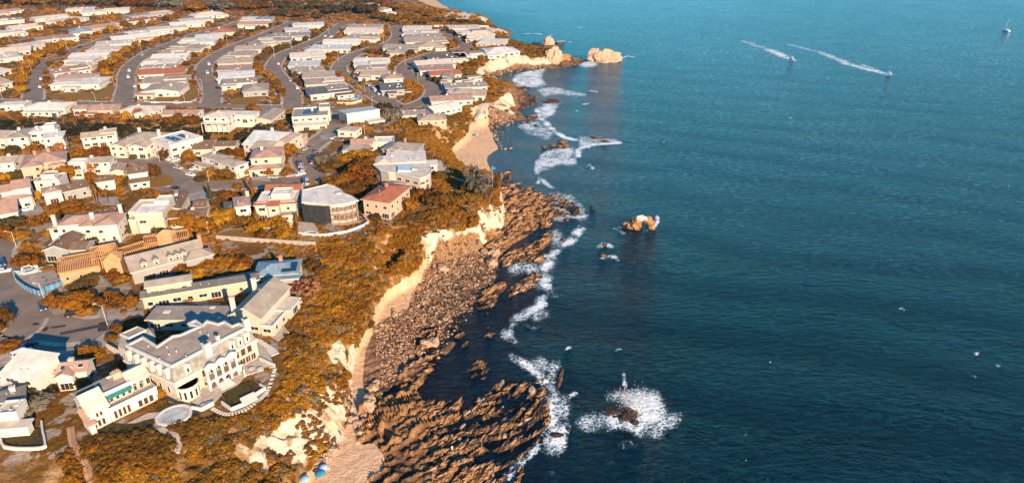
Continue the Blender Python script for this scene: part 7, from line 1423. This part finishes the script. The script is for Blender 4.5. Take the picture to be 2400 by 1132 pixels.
def car(px, py, hx, hy, kind, col, label, group='parked cars', dz=.16):
    """px,py its middle; hx,hy a photo direction for the way it points"""
    if kind not in _cm: _cm[kind] = carmeshes(kind)
    b, gl, wh, rm, L_, W_ = _cm[kind]
    if (kind, col) not in _cb: _cb[(kind, col)] = b.mesh('car_body', PAINT[col])
    a = P(px, py, None, dz); z = a.z; q = P(px+hx, py+hy, z)-a; big = a.y < 400
    o = empty('parked_car', (a.x, a.y, z), math.atan2(q.y, q.x), label, 'pickup truck' if kind == 'pickup' else 'van' if kind == 'van' else 'car', group); put('car_body', _cb[(kind, col)], o); put('car_windows', gl, o)
    for x in (-L_*.31, L_*.31):
        for y in (-W_/2+.1, W_/2-.1):
            w_ = put('wheel', wh, o, (x, y, .33))
            if big: put('rim', rm, w_)
    if big:
        for s in (-.62, .62): put('headlight', LMP, o, (L_/2, s, .68 if kind == 'sedan' else .82)); put('tail_light', TLM, o, (-L_/2, s, .78 if kind == 'sedan' else .9))
    CARS.append((a.x, a.y))
for a in [(402, 375, 12, -4, 'suv', 'white', 'white car left of two in the white twin wing house driveway'), (414, 378, 12, -4, 'suv', 'white', 'white car right of two by the grey round tree driveway'), (418, 396, 12, 3, 'sedan', 'silver', 'silver car at kerb where the street bends by driveway'), (455, 397, 10, -6, 'sedan', 'white', 'white car on short driveway of white twin wing house'), (447, 412, 12, 3, 'sedan', 'white', 'white car parked at the kerb opposite the orange lawn'), (413, 444, 14, 1, 'sedan', 'black', 'dark car in shade at end of the orange lawn'), (63, 494, 12, -2, 'sedan', 'white', 'white car alone on the left concrete forecourt'), (160, 420, 14, -2, 'sedan', 'grey', 'grey car half hidden behind the rose flat house'),
          (717, 351, 8, -7, 'sedan', 'silver', 'silver car first in the shaded row by the big street tree'), (728, 347, 8, -7, 'sedan', 'grey', 'grey car next up the row by the big street tree'), (704, 365, 5, -10, 'sedan', 'grey', 'grey car below silver one on the shaded street'), (729, 374, 2, -10, 'sedan', 'silver', 'silver car parked nose to tail on right kerb'), (732, 382, 2, -10, 'sedan', 'silver', 'silver car behind another on the right kerb'), (702, 384, 3, -10, 'suv', 'blue', 'blue car on left kerb of the shaded street'), (706, 391, 4, -10, 'suv', 'silver', 'silver car behind the blue one on left kerb'), (711, 400, 4, -9, 'suv', 'silver', 'silver car third on left kerb of shaded street'), (704, 411, 14, -4, 'sedan', 'white', 'bright white car in sun at the street corner'), (681, 414, 14, -3, 'sedan', 'tan', 'tan car behind bright white car at the corner'), (596, 413, 10, 4, 'sedan', 'black', 'black car on driveway by two golden street trees'), (715, 430, 2, 12, 'van', 'blue', 'blue van left of the netted house forecourt'), (721, 431, 2, 12, 'van', 'silver', 'pale van beside blue van at netted house'), (786, 328, 10, 1, 'sedan', 'white', 'white car in carport below the small white hip house'), (795, 331, 10, 1, 'suv', 'grey', 'grey car beside the carport below the hip house'), (741, 356, 3, -10, 'sedan', 'grey', 'dark grey car under the grey spreading tree'), (640, 418, 14, 1, 'sedan', 'silver', 'silver car by hedge on the mid street'),
          (101, 722, 6, 16, 'pickup', 'blue', 'dark blue pickup parked at kerb by the orange street tree'), (175, 738, 18, -3, 'suv', 'black', 'black car stopped across the cul-de-sac mouth'), (54, 832, 18, -8, 'van', 'white', 'white van behind the white corner house'), (66, 812, 14, -5, 'sedan', 'black', 'black car in shade by cul-de-sac edge'), (6, 620, 6, 14, 'suv', 'blue', 'dark blue car on the left street edge'), (9, 638, 14, -2, 'sedan', 'white', 'white car on the left street near its kerb'), (70, 632, 16, -4, 'suv', 'white', 'white car beneath the building site trees, rear one'), (76, 640, 16, -4, 'suv', 'silver', 'silver car in front of white one by building site'), (340, 539, 12, -1, 'sedan', 'white', 'white car on forecourt of the cream modern house'), (2, 728, 4, 14, 'sedan', 'grey', 'grey car behind island shrubs at left edge')]: car(*a)
far_c = cA([(1680, 522), (1668, 592), (1040, 575), (1032, 627), (322, 705), (330, 640), (1745, 712), (1250, 832), (1432, 835), (1085, 700), (1900, 368), (640, 385), (1150, 447)])+cB([(182, 520), (332, 715), (272, 655), (735, 560), (737, 577), (792, 630), (820, 642), (768, 664), (955, 735), (938, 715), (1235, 557), (560, 296), (608, 302), (120, 272), (1605, 303), (1300, 610), (610, 600), (240, 560), (905, 690), (985, 760), (1650, 350)])
dirs = [(4, 9), (2, 9), (1, 9), (1, 9), (0, 9), (1, 9), (4, 8), (10, 0), (10, 0), (0, 9), (9, -5), (9, -5), (9, -6)]+[(1, 8), (4, 8), (6, 8), (3, 6), (3, 6), (8, 5), (8, 5), (8, 5), (8, 5), (6, 5), (3, 7), (8, -5), (8, -5), (9, -6), (6, 8), (6, 5), (5, -6), (3, 8), (6, 5), (8, 5), (5, 6)]
wh_ = ['third winding street, upper bend', 'third winding street, middle', 'second winding street, upper', 'second winding street, lower', 'first winding street, lower', 'first winding street, middle', 'third winding street, lower shade', 'cross street above the bungalow', 'cross street above white two storey house', 'second winding street near its foot', 'top of third winding street', 'top of first winding street', 'top of second winding street', 'fourth winding street bend', 'foot of fourth winding street', 'fourth winding street above its foot', 'fifth winding street upper, rear of pair', 'fifth winding street upper, front of pair', 'fifth winding street mid, rear of pair', 'fifth winding street mid, front of pair', 'fifth winding street left kerb', 'fifth winding street by slate house', 'fifth winding street behind white van', 'sixth winding street bend', 'top of fourth winding street, left', 'top of fourth winding street, right', 'head of third winding street', 'upper sixth winding street', 'sixth winding street below its bend', 'fourth street verge by hedge', 'fourth winding street inner kerb', 'fifth winding street beside dark modern house', 'lower fifth winding street near junction', 'sixth street end near the bluff']
for i, ((px, py), d) in enumerate(zip(far_c, dirs)):
    kind = 'van' if i == 21 else random.choice(['sedan', 'suv', 'sedan']); col = 'white' if i in (0, 1, 2, 3, 7, 8, 13, 21) else random.choice(['white', 'silver', 'grey', 'black', 'white']); car(px, py, d[0], d[1], kind, col, f'{col} {"van" if kind == "van" else "car"} on {wh_[i]}', 'cars on the winding streets')

# ================================================================ POLES AND LAMPS
POLE = flat('weathered_pole', (.42, .34, .26), .8); LAMPP = flat('lamp_pole', (.62, .56, .48), .6)
def lamp(px, py, h, label, arm=(1.6, -.4)):
    p = P(px, py); o = empty('street_lamp', (p.x, p.y, p.z), 0, label, 'street lamp', 'street lamps'); MB().cone((0, 0, 0), (0, 0, h), .09, .06, 8).build('lamp_post', LAMPP, o); MB().bar((0, 0, h-.1), (arm[0], arm[1], h+.35), .07).build('lamp_arm', LAMPP, o); MB().box(arm[0]-.35, arm[1]-.16, h+.25, arm[0]+.35, arm[1]+.16, h+.45).build('lamp_head', LAMPP, o)
def upole(px, py, h, label):
    p = P(px, py); o = empty('utility_pole', (p.x, p.y, p.z), 0, label, 'utility pole', 'utility poles'); MB().cone((0, 0, 0), (0, 0, h), .17, .11, 7).build('pole', POLE, o); MB().box(-1, -.07, h-.9, 1, .07, h-.72).build('crossarm', POLE, o)
lamp(252, 762, 6.5, 'street lamp with arm at the right of the cul-de-sac', (-2.2, .4)); lamp(39, 580, 6, 'street lamp on the left street corner', (-1.8, -.3)); lamp(106, 708, 6.5, 'leaning street lamp at the blue fence corner', (-1.0, -.5)); lamp(375, 380, 6, 'street lamp by the driveway of two white cars'); lamp(490, 426, 4.5, 'short white lamp before the low planting by the street', (.4, 0)); lamp(664, 266, 11, 'tall street lamp beside the grey gabled ravine house', (-3, .6)); lamp(706, 186, 7, 'street lamp by fifth street upper bend', (1.6, 0)); lamp(856, 223, 7, 'street lamp by fifth street lower bend', (1.6, 0)); lamp(873, 254, 7, 'street lamp near the lower junction lawn', (1, 0)); lamp(980, 196, 7, 'street lamp inside the sixth street bend', (1, 0)); lamp(225, 240, 6, 'street lamp at foot of the second street lawn', (-1.2, 0)); lamp(434, 242, 6, 'street lamp on the tan gabled corner lawn', (-1, 0)); lamp(6, 232, 6, 'street lamp at left edge of the cross street', (-1, 0)); lamp(636, 250, 6, 'street lamp below fourth street hedge', (-1, 0)); lamp(268, 201, 6, 'street lamp beside the second street left kerb', (1, 0)); lamp(475, 208, 6, 'street lamp beside the third street left kerb', (-.8, 0)); lamp(178, 488, 5, 'slim lamp beside the left driveway bushes', (.4, 0))
lamp(489, 546, 4, 'slim lamp behind the long slate house chimney', (.3, 0)); lamp(855, 318, 5, 'slim white lamp on the slope by rose ridge house', (.3, 0))
for (px, py, h, lb) in ((60, 187, 9, 'pole by the lower left end of first winding street hedge'), (74, 167, 9, 'pole above another by the first winding street hedge'), (159, 118, 9, 'pole by the top of first winding street hedge'), (217, 100, 9, 'pole between first and second terraces'), (281, 80, 9, 'pole high between the left terraces'), (353, 60, 9, 'pole near upper rose roofs'), (24, 102, 9, 'pole at upper left in orange bushes'), (240, 53, 9, 'pole in the uppermost left terrace'), (332, 125, 9, 'pole in the belt left of second winding street'), (384, 100, 9, 'pole beside upper second winding street'), (490, 128, 9, 'pole in belt left of third winding street'), (534, 108, 9, 'pole at top of third street belt'), (644, 138, 9, 'pole beside the fourth street bend'), (684, 117, 9, 'pole above the fourth street bend'), (772, 83, 9, 'pole by white house top of fourth street'), (950, 153, 9, 'pole at golden bush by sixth street'), (1018, 130, 9, 'pole on lawn above sixth street'), (793, 146, 9, 'pole left of fifth street top bend'), (899, 105, 9, 'pole by the small lawn at fifth street'), (665, 272, 9, 'pole beside tall lamp at cross street')): upole(px, py, h, lb)

# ================================================================ WALLS, FENCES, STEPS, POOLS
def fence(name, label, pts, h, mat, n, cat='fence', z=None, posts=True, th=.08, piece='panel'):
    w_ = [P(*p) for p in pts]; w_ = [Vector((p.x, p.y)) for p in w_]; o0 = w_[0]; zz = zat(o0.x, o0.y) if z is None else z; o = empty(name, (o0.x, o0.y, zz), 0, label, cat); cum = [0]
    for a, b in zip(w_[:-1], w_[1:]): cum.append(cum[-1]+(b-a).length)
    def at(s):
        for i in range(len(w_)-1):
            if s <= cum[i+1]+1e-6: return w_[i].lerp(w_[i+1], (s-cum[i])/max(cum[i+1]-cum[i], 1e-6))
        return w_[-1]
    for k in range(n):
        a, b = at(cum[-1]*k/n)-o0, at(cum[-1]*(k+1)/n)-o0; d = (b-a).normalized()*.03; MB().bar((a.x+d.x, a.y+d.y, h/2-.2), (b.x-d.x, b.y-d.y, h/2-.2), th, h+.4).build(piece, mat, o)
        if posts: MB().box(a.x-.07, a.y-.07, -.4, a.x+.07, a.y+.07, h+.12).build('post', mat if mat.name != 'blue_mesh' else STEEL, o)
    return o
BLUE = flat('blue_mesh', (.10, .27, .42), .7, .25, .9)
fence('site_fence', 'blue mesh site fence curving along the kerb of building yard', cE([(165, 800), (190, 870), (260, 930), (340, 975), (440, 1010)]), 2.0, BLUE, 10); fence('site_fence', 'blue mesh site fence down the right side of building yard', cE([(440, 1010), (520, 960), (640, 920), (720, 880), (800, 855), (1100, 830), (1170, 850)]), 1.9, BLUE, 14); fence('site_fence', 'pale blue hoarding at the top of building yard', cE([(165, 775), (300, 775), (480, 735), (600, 700)]), 1.6, flat('pale_hoarding', (.30, .42, .50), .7, .2), 8)
fence('garden_wall', 'white curved retaining wall round the dark lawn at lower left', cI([(12, 795), (22, 850), (110, 866), (240, 868), (370, 860), (362, 790), (345, 730), (338, 650)]), 2.0, TRIM, 14, 'garden wall', PZ-1.2, False, .4, 'wall_section')
fence('garden_wall', 'white wall between cul-de-sac drive and mansion hedge', cI([(860, 60), (960, 115), (1060, 165), (1150, 230)]), 1.8, TRIM, 6, 'garden wall', None, False, .3, 'wall_section'); fence('garden_wall', 'long white wall below the clipped garden by round gold tree', cF([(210, 480), (440, 465), (650, 460)]), 1.2, TRIM, 8, 'garden wall', None, False, .3, 'wall_section'); fence('garden_wall', 'white planted double wall below the mediterranean villa', cF([(790, 545), (1110, 530)]), 1.3, TRIM, 6, 'garden wall', None, False, .3, 'wall_section'); fence('garden_wall', 'white curved wall of the scaffolded house pool terrace', cF([(1180, 610), (1420, 640), (1730, 590), (1960, 500), (1890, 410)]), 1.0, TRIM, 10, 'garden wall', None, False, .4, 'wall_section')
fence('garden_wall', 'cream wall round the terrace of slate gable house', cH([(1340, 450), (1290, 390), (1310, 330), (1390, 250), (1440, 215)]), .8, STONE, 8, 'garden wall', None, False, .35, 'wall_section'); fence('garden_wall', 'long low white wall along the far bluff houses', cB([(1430, 218), (1600, 216), (1870, 222)]), 1.6, TRIM, 8, 'garden wall', None, False, .3, 'wall_section'); fence('garden_wall', 'white kerb wall curving round the tan gabled corner lawn', cA([(1090, 800), (1180, 825), (1400, 828), (1560, 825), (1600, 770), (1595, 715)]), .6, TRIM, 10, 'garden wall', None, False, .3, 'wall_section'); fence('garden_wall', 'cream curved pool wall of the dark slate corner house', cB([(650, 840), (760, 845), (850, 820), (855, 790)]), 1.6, WALL['cream'], 6, 'garden wall', None, False, .3, 'wall_section')
fence('boundary_wall', 'long straight pale boundary wall above the blue grey roofed house', cF([(270, 662), (700, 695), (1100, 720), (1370, 738)]), 1.6, CONC, 12, 'wall', None, False, .35, 'wall_section'); fence('deck_rail', 'dark rail along the clifftop terrace by pool', cK([(500, 240), (600, 280), (700, 330), (730, 345)]), 1.0, METAL, 6, 'railing', None, True, .05)
def steps(label, pts, n, w_, mat, zs=None):
    q = [P(*p) for p in pts]; q = [P(p[0], p[1], zat(v.x, v.y)) for p, v in zip(pts, q)]; sm = smooth([v.xy for v in q], 8); o = empty('garden_steps', (sm[0].x, sm[0].y, zat(sm[0].x, sm[0].y)), 0, label, 'steps')
    for k in range(n):
        i = k/(n-1)*(len(sm)-1.001); a = sm[int(i)].lerp(sm[int(i)+1], i-int(i)); d = sm[min(int(i)+1, len(sm)-1)]-sm[int(i)]; m = MB().box(-.22, -w_/2, -.3, .22, w_/2, .12).build('step', mat, o, (a.x-sm[0].x, a.y-sm[0].y, zat(a.x, a.y)-zat(sm[0].x, sm[0].y)+.12), math.atan2(d.y, d.x))
BRICK = flat('brick_step', (.42, .24, .14), .9, .2)
steps('long brick garden steps running down the lower left slope', cI([(565, 690), (580, 800), (610, 860), (645, 910), (680, 990), (710, 1070), (740, 1150)]), 54, 1.5, BRICK); steps('pale winding stone steps below the oval pool', cI([(1270, 690), (1330, 730), (1410, 760), (1435, 820), (1415, 900)]), 26, 1.4, STONE); steps('dark sleeper path between white garden house and mansion', cI([(1320, 435), (1400, 470), (1480, 520), (1580, 590)]), 26, 1.6, METAL); steps('white stepping slabs along the outer edge of mansion garden', cH([(1240, 710), (1190, 860), (1130, 930), (1010, 1010), (880, 1040), (780, 1000)]), 30, .9, TRIM); steps('white stone stair descending right of the mansion', cH([(1105, 500), (1150, 530), (1210, 570), (1240, 600)]), 16, 2.2, TRIM)
POOLW = NT('pool_water', .08, .5).out((.05, .28, .36)); COVER = flat('pool_cover', (.45, .47, .46), .5, .2, .7)
def pool(px, py, a, b, label, mat, z=.25, rz=0):
    p = P(px, py); o = empty('swimming_pool', (p.x, p.y, zat(p.x, p.y)), rz, label, 'swimming pool'); e = [(a*math.cos(2*math.pi*k/28), b*math.sin(2*math.pi*k/28)*(1+.12*math.cos(2*math.pi*k/28))) for k in range(28)]; oe = offset(e, .6); m = MB()
    for k in range(28): j = (k+1) % 28; m.poly([(*oe[k], z), (*oe[j], z), (*e[j], z), (*e[k], z)]); m.poly([(*oe[k], -1), (*oe[j], -1), (*oe[j], z), (*oe[k], z)]); m.poly([(*e[j], z-.3), (*e[k], z-.3), (*e[k], z), (*e[j], z)])
    m.build('pool_coping', TRIM, o); MB().poly([(*q, z-.15) for q in e]).build('pool_water', mat, o)
pool(1065, 456, 5.2, 4.6, 'round blue swimming pool on the clifftop terrace', NT('deep_pool_water', .08, .5).out((.01, .13, .28))); pool(408, 975, 3.4, 3.0, 'oval pale swimming pool at garden edge of white garden house', COVER, .5, .4); pool(822, 232, 7, 4, 'turquoise corner pool behind curved cream wall', POOLW, .9, .2); pool(497, 77, 6, 3, 'small turquoise pool high among the far terraces', POOLW, .5); pool(960, 214, 5, 3.4, 'pale pool inside the sixth street bend', POOLW, .5, .4); pool(728, 548, 2.2, 1.1, 'tiny light blue spa on building terrace of netted house', POOLW, .5)

# ================================================================ BOATS
HULL = NT('boat_white', .3, .4).out((.82, .82, .80))
def hullmesh(L_, W_, H_):
    st = [(-.5, 1, .0), (-.2, 1.0, .0), (.15, .92, .05), (.36, .6, .15), (.5, .03, .35)]; m = MB(); r = []
    for x, w_, s in st: r.append([(x*L_, -w_*W_/2, H_*(1+s*.7)), (x*L_, -w_*W_*.36, .0), (x*L_, 0, -.25), (x*L_, w_*W_*.36, 0), (x*L_, w_*W_/2, H_*(1+s*.7))])
    for a, b in zip(r[:-1], r[1:]):
        for k in range(4): m.poly([a[k], b[k], b[k+1], a[k+1]])
        m.poly([a[0], a[4], b[4], b[0]])
    m.poly(r[0][::-1]); return m
def motorboat(px, py, tx, ty, L_, label, canopy):
    p = P(px, py, 0); q = P(px+tx, py+ty, 0)-p; o = empty('motorboat', (p.x, p.y, .2), math.atan2(q.y, q.x), label, 'boat', 'boats on the sea'); hullmesh(L_, L_*.33, 1.1).build('hull', HULL, o); m = MB().prism([(-.1*L_, -.11*L_), (.18*L_, -.08*L_), (.18*L_, .08*L_), (-.1*L_, .11*L_)], 1.1, 2.0); m.build('cabin', HULL, o); MB().box(.1*L_, -.1*L_, 1.5, .19*L_, .1*L_, 1.9).build('windscreen', GLASS, o)
    if canopy:
        t_ = MB().box(-.25*L_, -.13*L_, 3.0, .1*L_, .13*L_, 3.12).build('canopy', TRIM, o)
        for x in (-.22, .06):
            for y in (-.12, .12): MB().bar((x*L_, y*L_, 1), (x*L_, y*L_, 3), .08).build('canopy_post', STEEL, o)
    MB().box(-.54*L_, -.25, .1, -.49*L_, .25, 1.5).build('outboard_motor', METAL, o)
motorboat(1856, 142, 14, 5, 6.5, 'white motorboat with short wake, left of two speeding boats', True); motorboat(2084, 175, 14, 4, 5.2, 'small white motorboat with long wake, right of two speeding boats', False)
p = P(2357, 74, 0); o = empty('sailboat', (p.x, p.y, .2), 1.9, 'white sailboat with bare mast near the upper right corner', 'boat', 'boats on the sea'); hullmesh(8.5, 2.8, 1.1).build('hull', HULL, o); MB().prism([(-2, -.9), (2, -.6), (2, .6), (-2, .9)], 1.2, 1.75).build('cabin', HULL, o); MB().cone((.6, 0, 1), (.6, 0, 11), .09, .06, 8).build('mast', HULL, o); MB().bar((.5, 0, 2.6), (-3.6, 0, 2.6), .22, .3).build('boom', HULL, o); MB().bar((4, 0, 1.4), (.6, 0, 10.8), .03).build('forestay', STEEL, o); MB().bar((-4, 0, 1.4), (.6, 0, 10.9), .03).build('backstay', STEEL, o)

# ================================================================ PEOPLE AND BEACH THINGS
def bodymesh(pose):
    V, E, R = [], [], []
    def add(p, r, par=None):
        V.append(p); R.append(r)
        if par is not None: E.append((par, len(V)-1))
        return len(V)-1
    if pose == 'stand':
        pel = add((0, 0, .95), .135); ch = add((0, .01, 1.30), .15, add((0, .01, 1.12), .12, pel)); nk = add((0, 0, 1.49), .055, ch); hd = add((0, .02, 1.66), .10, nk); add((0, .02, 1.74), .085, hd)
        for s in (-1, 1):
            el = add((s*.25, 0, 1.15), .043, add((s*.19, 0, 1.41), .06, ch)); add((s*.26, .07, .82), .035, add((s*.27, .06, .92), .032, el))
            kn = add((s*.11, .03*s, .50), .062, add((s*.10, 0, .88), .09, pel)); add((s*.11, .14+.06*s, .04), .04, add((s*.11, .0+.06*s, .07), .045, kn))
    else:
        pel = add((0, 0, .12), .14); ch = add((0, -.06, .48), .15, add((0, -.04, .30), .12, pel)); nk = add((0, -.04, .67), .055, ch); hd = add((0, -.02, .84), .10, nk); add((0, -.01, .92), .085, hd)
        for s in (-1, 1):
            el = add((s*.24, .06, .38), .043, add((s*.19, -.04, .59), .06, ch)); add((s*.16, .34, .44), .035, add((s*.18, .28, .42), .032, el))
            kn = add((s*.13, .42, .42), .062, add((s*.11, .08, .14), .09, pel)); add((s*.12, .84, .06), .04, add((s*.12, .74, .07), .045, kn))
    me = bpy.data.meshes.new('b'); me.from_pydata(V, E, []); o = put('b', me); o.modifiers.new('s', 'SKIN'); o.modifiers.new('u', 'SUBSURF').levels = 1
    sv = me.skin_vertices[0].data
    for i, r in enumerate(R): sv[i].radius = (r, r); sv[i].use_root = i == 0
    r = bpy.data.meshes.new_from_object(o.evaluated_get(bpy.context.evaluated_depsgraph_get())); bpy.data.objects.remove(o); r.name = 'person'; return r
SKIN = flat('skin', (.42, .24, .16), .6); CL = {n: flat('cloth_'+n, c, .9) for n, c in dict(white=(.75, .73, .70), red=(.45, .04, .03), dark=(.05, .05, .06), blue=(.07, .16, .32)).items()}
BODY = {}
def person(px, py, z, pose, top, leg, label, rz):
    if (pose, top, leg) not in BODY:
        b = bodymesh(pose); 
        for m_ in (SKIN, CL[top], CL[leg]): b.materials.append(m_)
        for f in b.polygons:
            c = f.center; 
            if pose == 'stand': f.material_index = 1 if .95 < c.z < 1.47 and abs(c.x) < .24 else 2 if .45 < c.z <= .95 and abs(c.x) < .2 else 0
            else: f.material_index = 1 if .2 < c.z < .65 and c.y < .1 and abs(c.x) < .24 else 2 if c.z < .45 and c.y < .5 else 0
        BODY[(pose, top, leg)] = b
    p = P(px, py, z); zz = zat(p.x, p.y); p = P(px, py, max(zz, 0)); zz = zat(p.x, p.y); put_ = put('person', BODY[(pose, top, leg)], None, (p.x, p.y, max(zz, 0)), rz); tag(put_, label, 'person', 'people on the shore'); put_.scale = (1.05,)*3
    hm = MB(); V, F_ = ico(1); hz_ = 1.74 if pose == 'stand' else .92; hm.v = [tuple(v*np.array([.115, .125, .1])+np.array([0, -.005, hz_])) for v in V]; hm.f = [tuple(f) for f in F_]; hm.m = [0]*len(F_); hm.build('hair', flat('hair', (.05, .03, .02), .8), put_)
for a in [(991, 829, .8, 'sit', 'white', 'white', 'person in white sitting on the reef edge, left of two', 2.2), (996, 829, .8, 'sit', 'white', 'dark', 'person in pale top sitting on reef edge, right of two', 2.4), (1031, 774, .6, 'stand', 'red', 'white', 'person in red and white standing by the tidal inlet', 1), (883, 838, 1, 'stand', 'white', 'blue', 'person in white standing among boulders by sand path', 2), (867, 1006, .8, 'stand', 'white', 'dark', 'person in white top crossing the near reef', 2.5), (795, 1055, 1.2, 'stand', 'red', 'dark', 'person in red on the sand below the scree', 3), (800, 1023, 1.4, 'stand', 'red', 'blue', 'person in red and blue at foot of the scree', 1.2), (894, 1028, .6, 'stand', 'red', 'red', 'person all in red on the tan reef ribs', .8), (956, 705, 1, 'stand', 'white', 'white', 'person in white on the upper sand', 2), (1152, 546, 1, 'sit', 'white', 'white', 'person in white seated at the cliff foot', 2), (1172, 556, .8, 'stand', 'red', 'white', 'person standing on reef below the bright cliff', 2), (1060, 1056, .3, 'stand', 'white', 'white', 'person in white at the dark reef pool', 3), (767, 1082, 1.3, 'stand', 'white', 'dark', 'person in white by the blue umbrella', 1), (1100, 965, .2, 'sit', 'white', 'blue', 'person in white sitting amid reef strata', 1), (1166, 371, 0, 'stand', 'dark', 'dark', 'person wading at the edge of the small beach', 1)]: person(*a)
def umbrella(px, py, r, mat, label, tilt=0):
    p = P(px, py, 2.0); zz = zat(p.x, p.y); p = P(px, py, zz); o = empty('beach_umbrella', (p.x, p.y, zz), 0, label, 'umbrella'); MB().cone((0, 0, -.2), (0, 0, 2.1), .03, .03, 6).build('pole', STEEL, o); m = MB()
    for k in range(10):
        a, b = 2*math.pi*k/10, 2*math.pi*(k+1)/10; m.poly([(0, 0, 2.25), (r*.55*math.cos(a), r*.55*math.sin(a), 2.08), (r*.55*math.cos(b), r*.55*math.sin(b), 2.08)]); m.poly([(r*.55*math.cos(a), r*.55*math.sin(a), 2.08), (r*math.cos(a), r*math.sin(a), 1.7), (r*math.cos(b), r*math.sin(b), 1.7), (r*.55*math.cos(b), r*.55*math.sin(b), 2.08)])
    cp = m.build('canopy', mat, o)
umbrella(752, 1121, 1.3, flat('blue_canopy', (.04, .24, .42), .7), 'bright blue beach umbrella on the sand at bottom edge'); umbrella(760, 1106, 1.0, flat('pale_blue_canopy', (.30, .48, .58), .7), 'pale blue beach umbrella behind the bright blue one'); umbrella(716, 1134, 1.2, MATS['pale_blue_canopy'], 'pale blue beach shade cut by the bottom edge'); umbrella(1118, 322, 1.3, MATS['pale_blue_canopy'], 'pale umbrella on the small beach below scrub')
for i, (px, py, mt, lb) in enumerate(((1068, 345, 'white', 'pale towel at the back of the small beach'), (1080, 352, 'blue', 'blue towel on the small beach'), (765, 1100, 'white', 'white beach bag heap beside the blue umbrella'), (745, 1108, 'blue', 'blue towel under the near umbrella'))):
    p = P(px, py, 2); zz = zat(p.x, p.y); p = P(px, py, zz); m = MB()
    for k in range(4): m.poly([(-.45, -.9+.45*k, .03+.05*(k % 2)), (.45, -.9+.45*k, .03+.05*(k % 2)), (.45, -.45+.45*k, .03+.05*((k+1) % 2)), (-.45, -.45+.45*k, .03+.05*((k+1) % 2))])
    tag(m.build('beach_towel', CL[mt], None, (p.x, p.y, zz+.03), i), lb, 'towel')
p = P(*cK([(905, 170)])[0]); o = empty('flagpole', (p.x, p.y, zat(p.x, p.y)), 0, 'thin white flagpole at the bluff edge beside a narrow bush', 'flagpole'); MB().cone((0, 0, -1), (0, 0, 9), .1, .06, 7).build('pole', TRIM, o); MB().poly([(.06, 0, 7.6), (1.5, .1, 7.5), (1.5, .1, 8.6), (.06, 0, 8.8)]).build('flag', CL['blue'], o)
# ================================================================ AIR
hz = MB().box(-4900, -60, -9, 4900, 5400, 190).mesh('haze', [])
hm = bpy.data.materials.new('haze_air'); hm.use_nodes = True; hn = hm.node_tree; hn.nodes.clear()
pv = hn.nodes.new('ShaderNodeVolumePrincipled'); pv.inputs['Color'].default_value = (.75, .90, 1, 1); pv.inputs['Density'].default_value = HAZE; pv.inputs['Anisotropy'].default_value = .5
ho = hn.nodes.new('ShaderNodeOutputMaterial'); hn.links.new(pv.outputs[0], ho.inputs['Volume'])
hz.materials.append(hm); tag(put('haze', hz), kind='stuff')
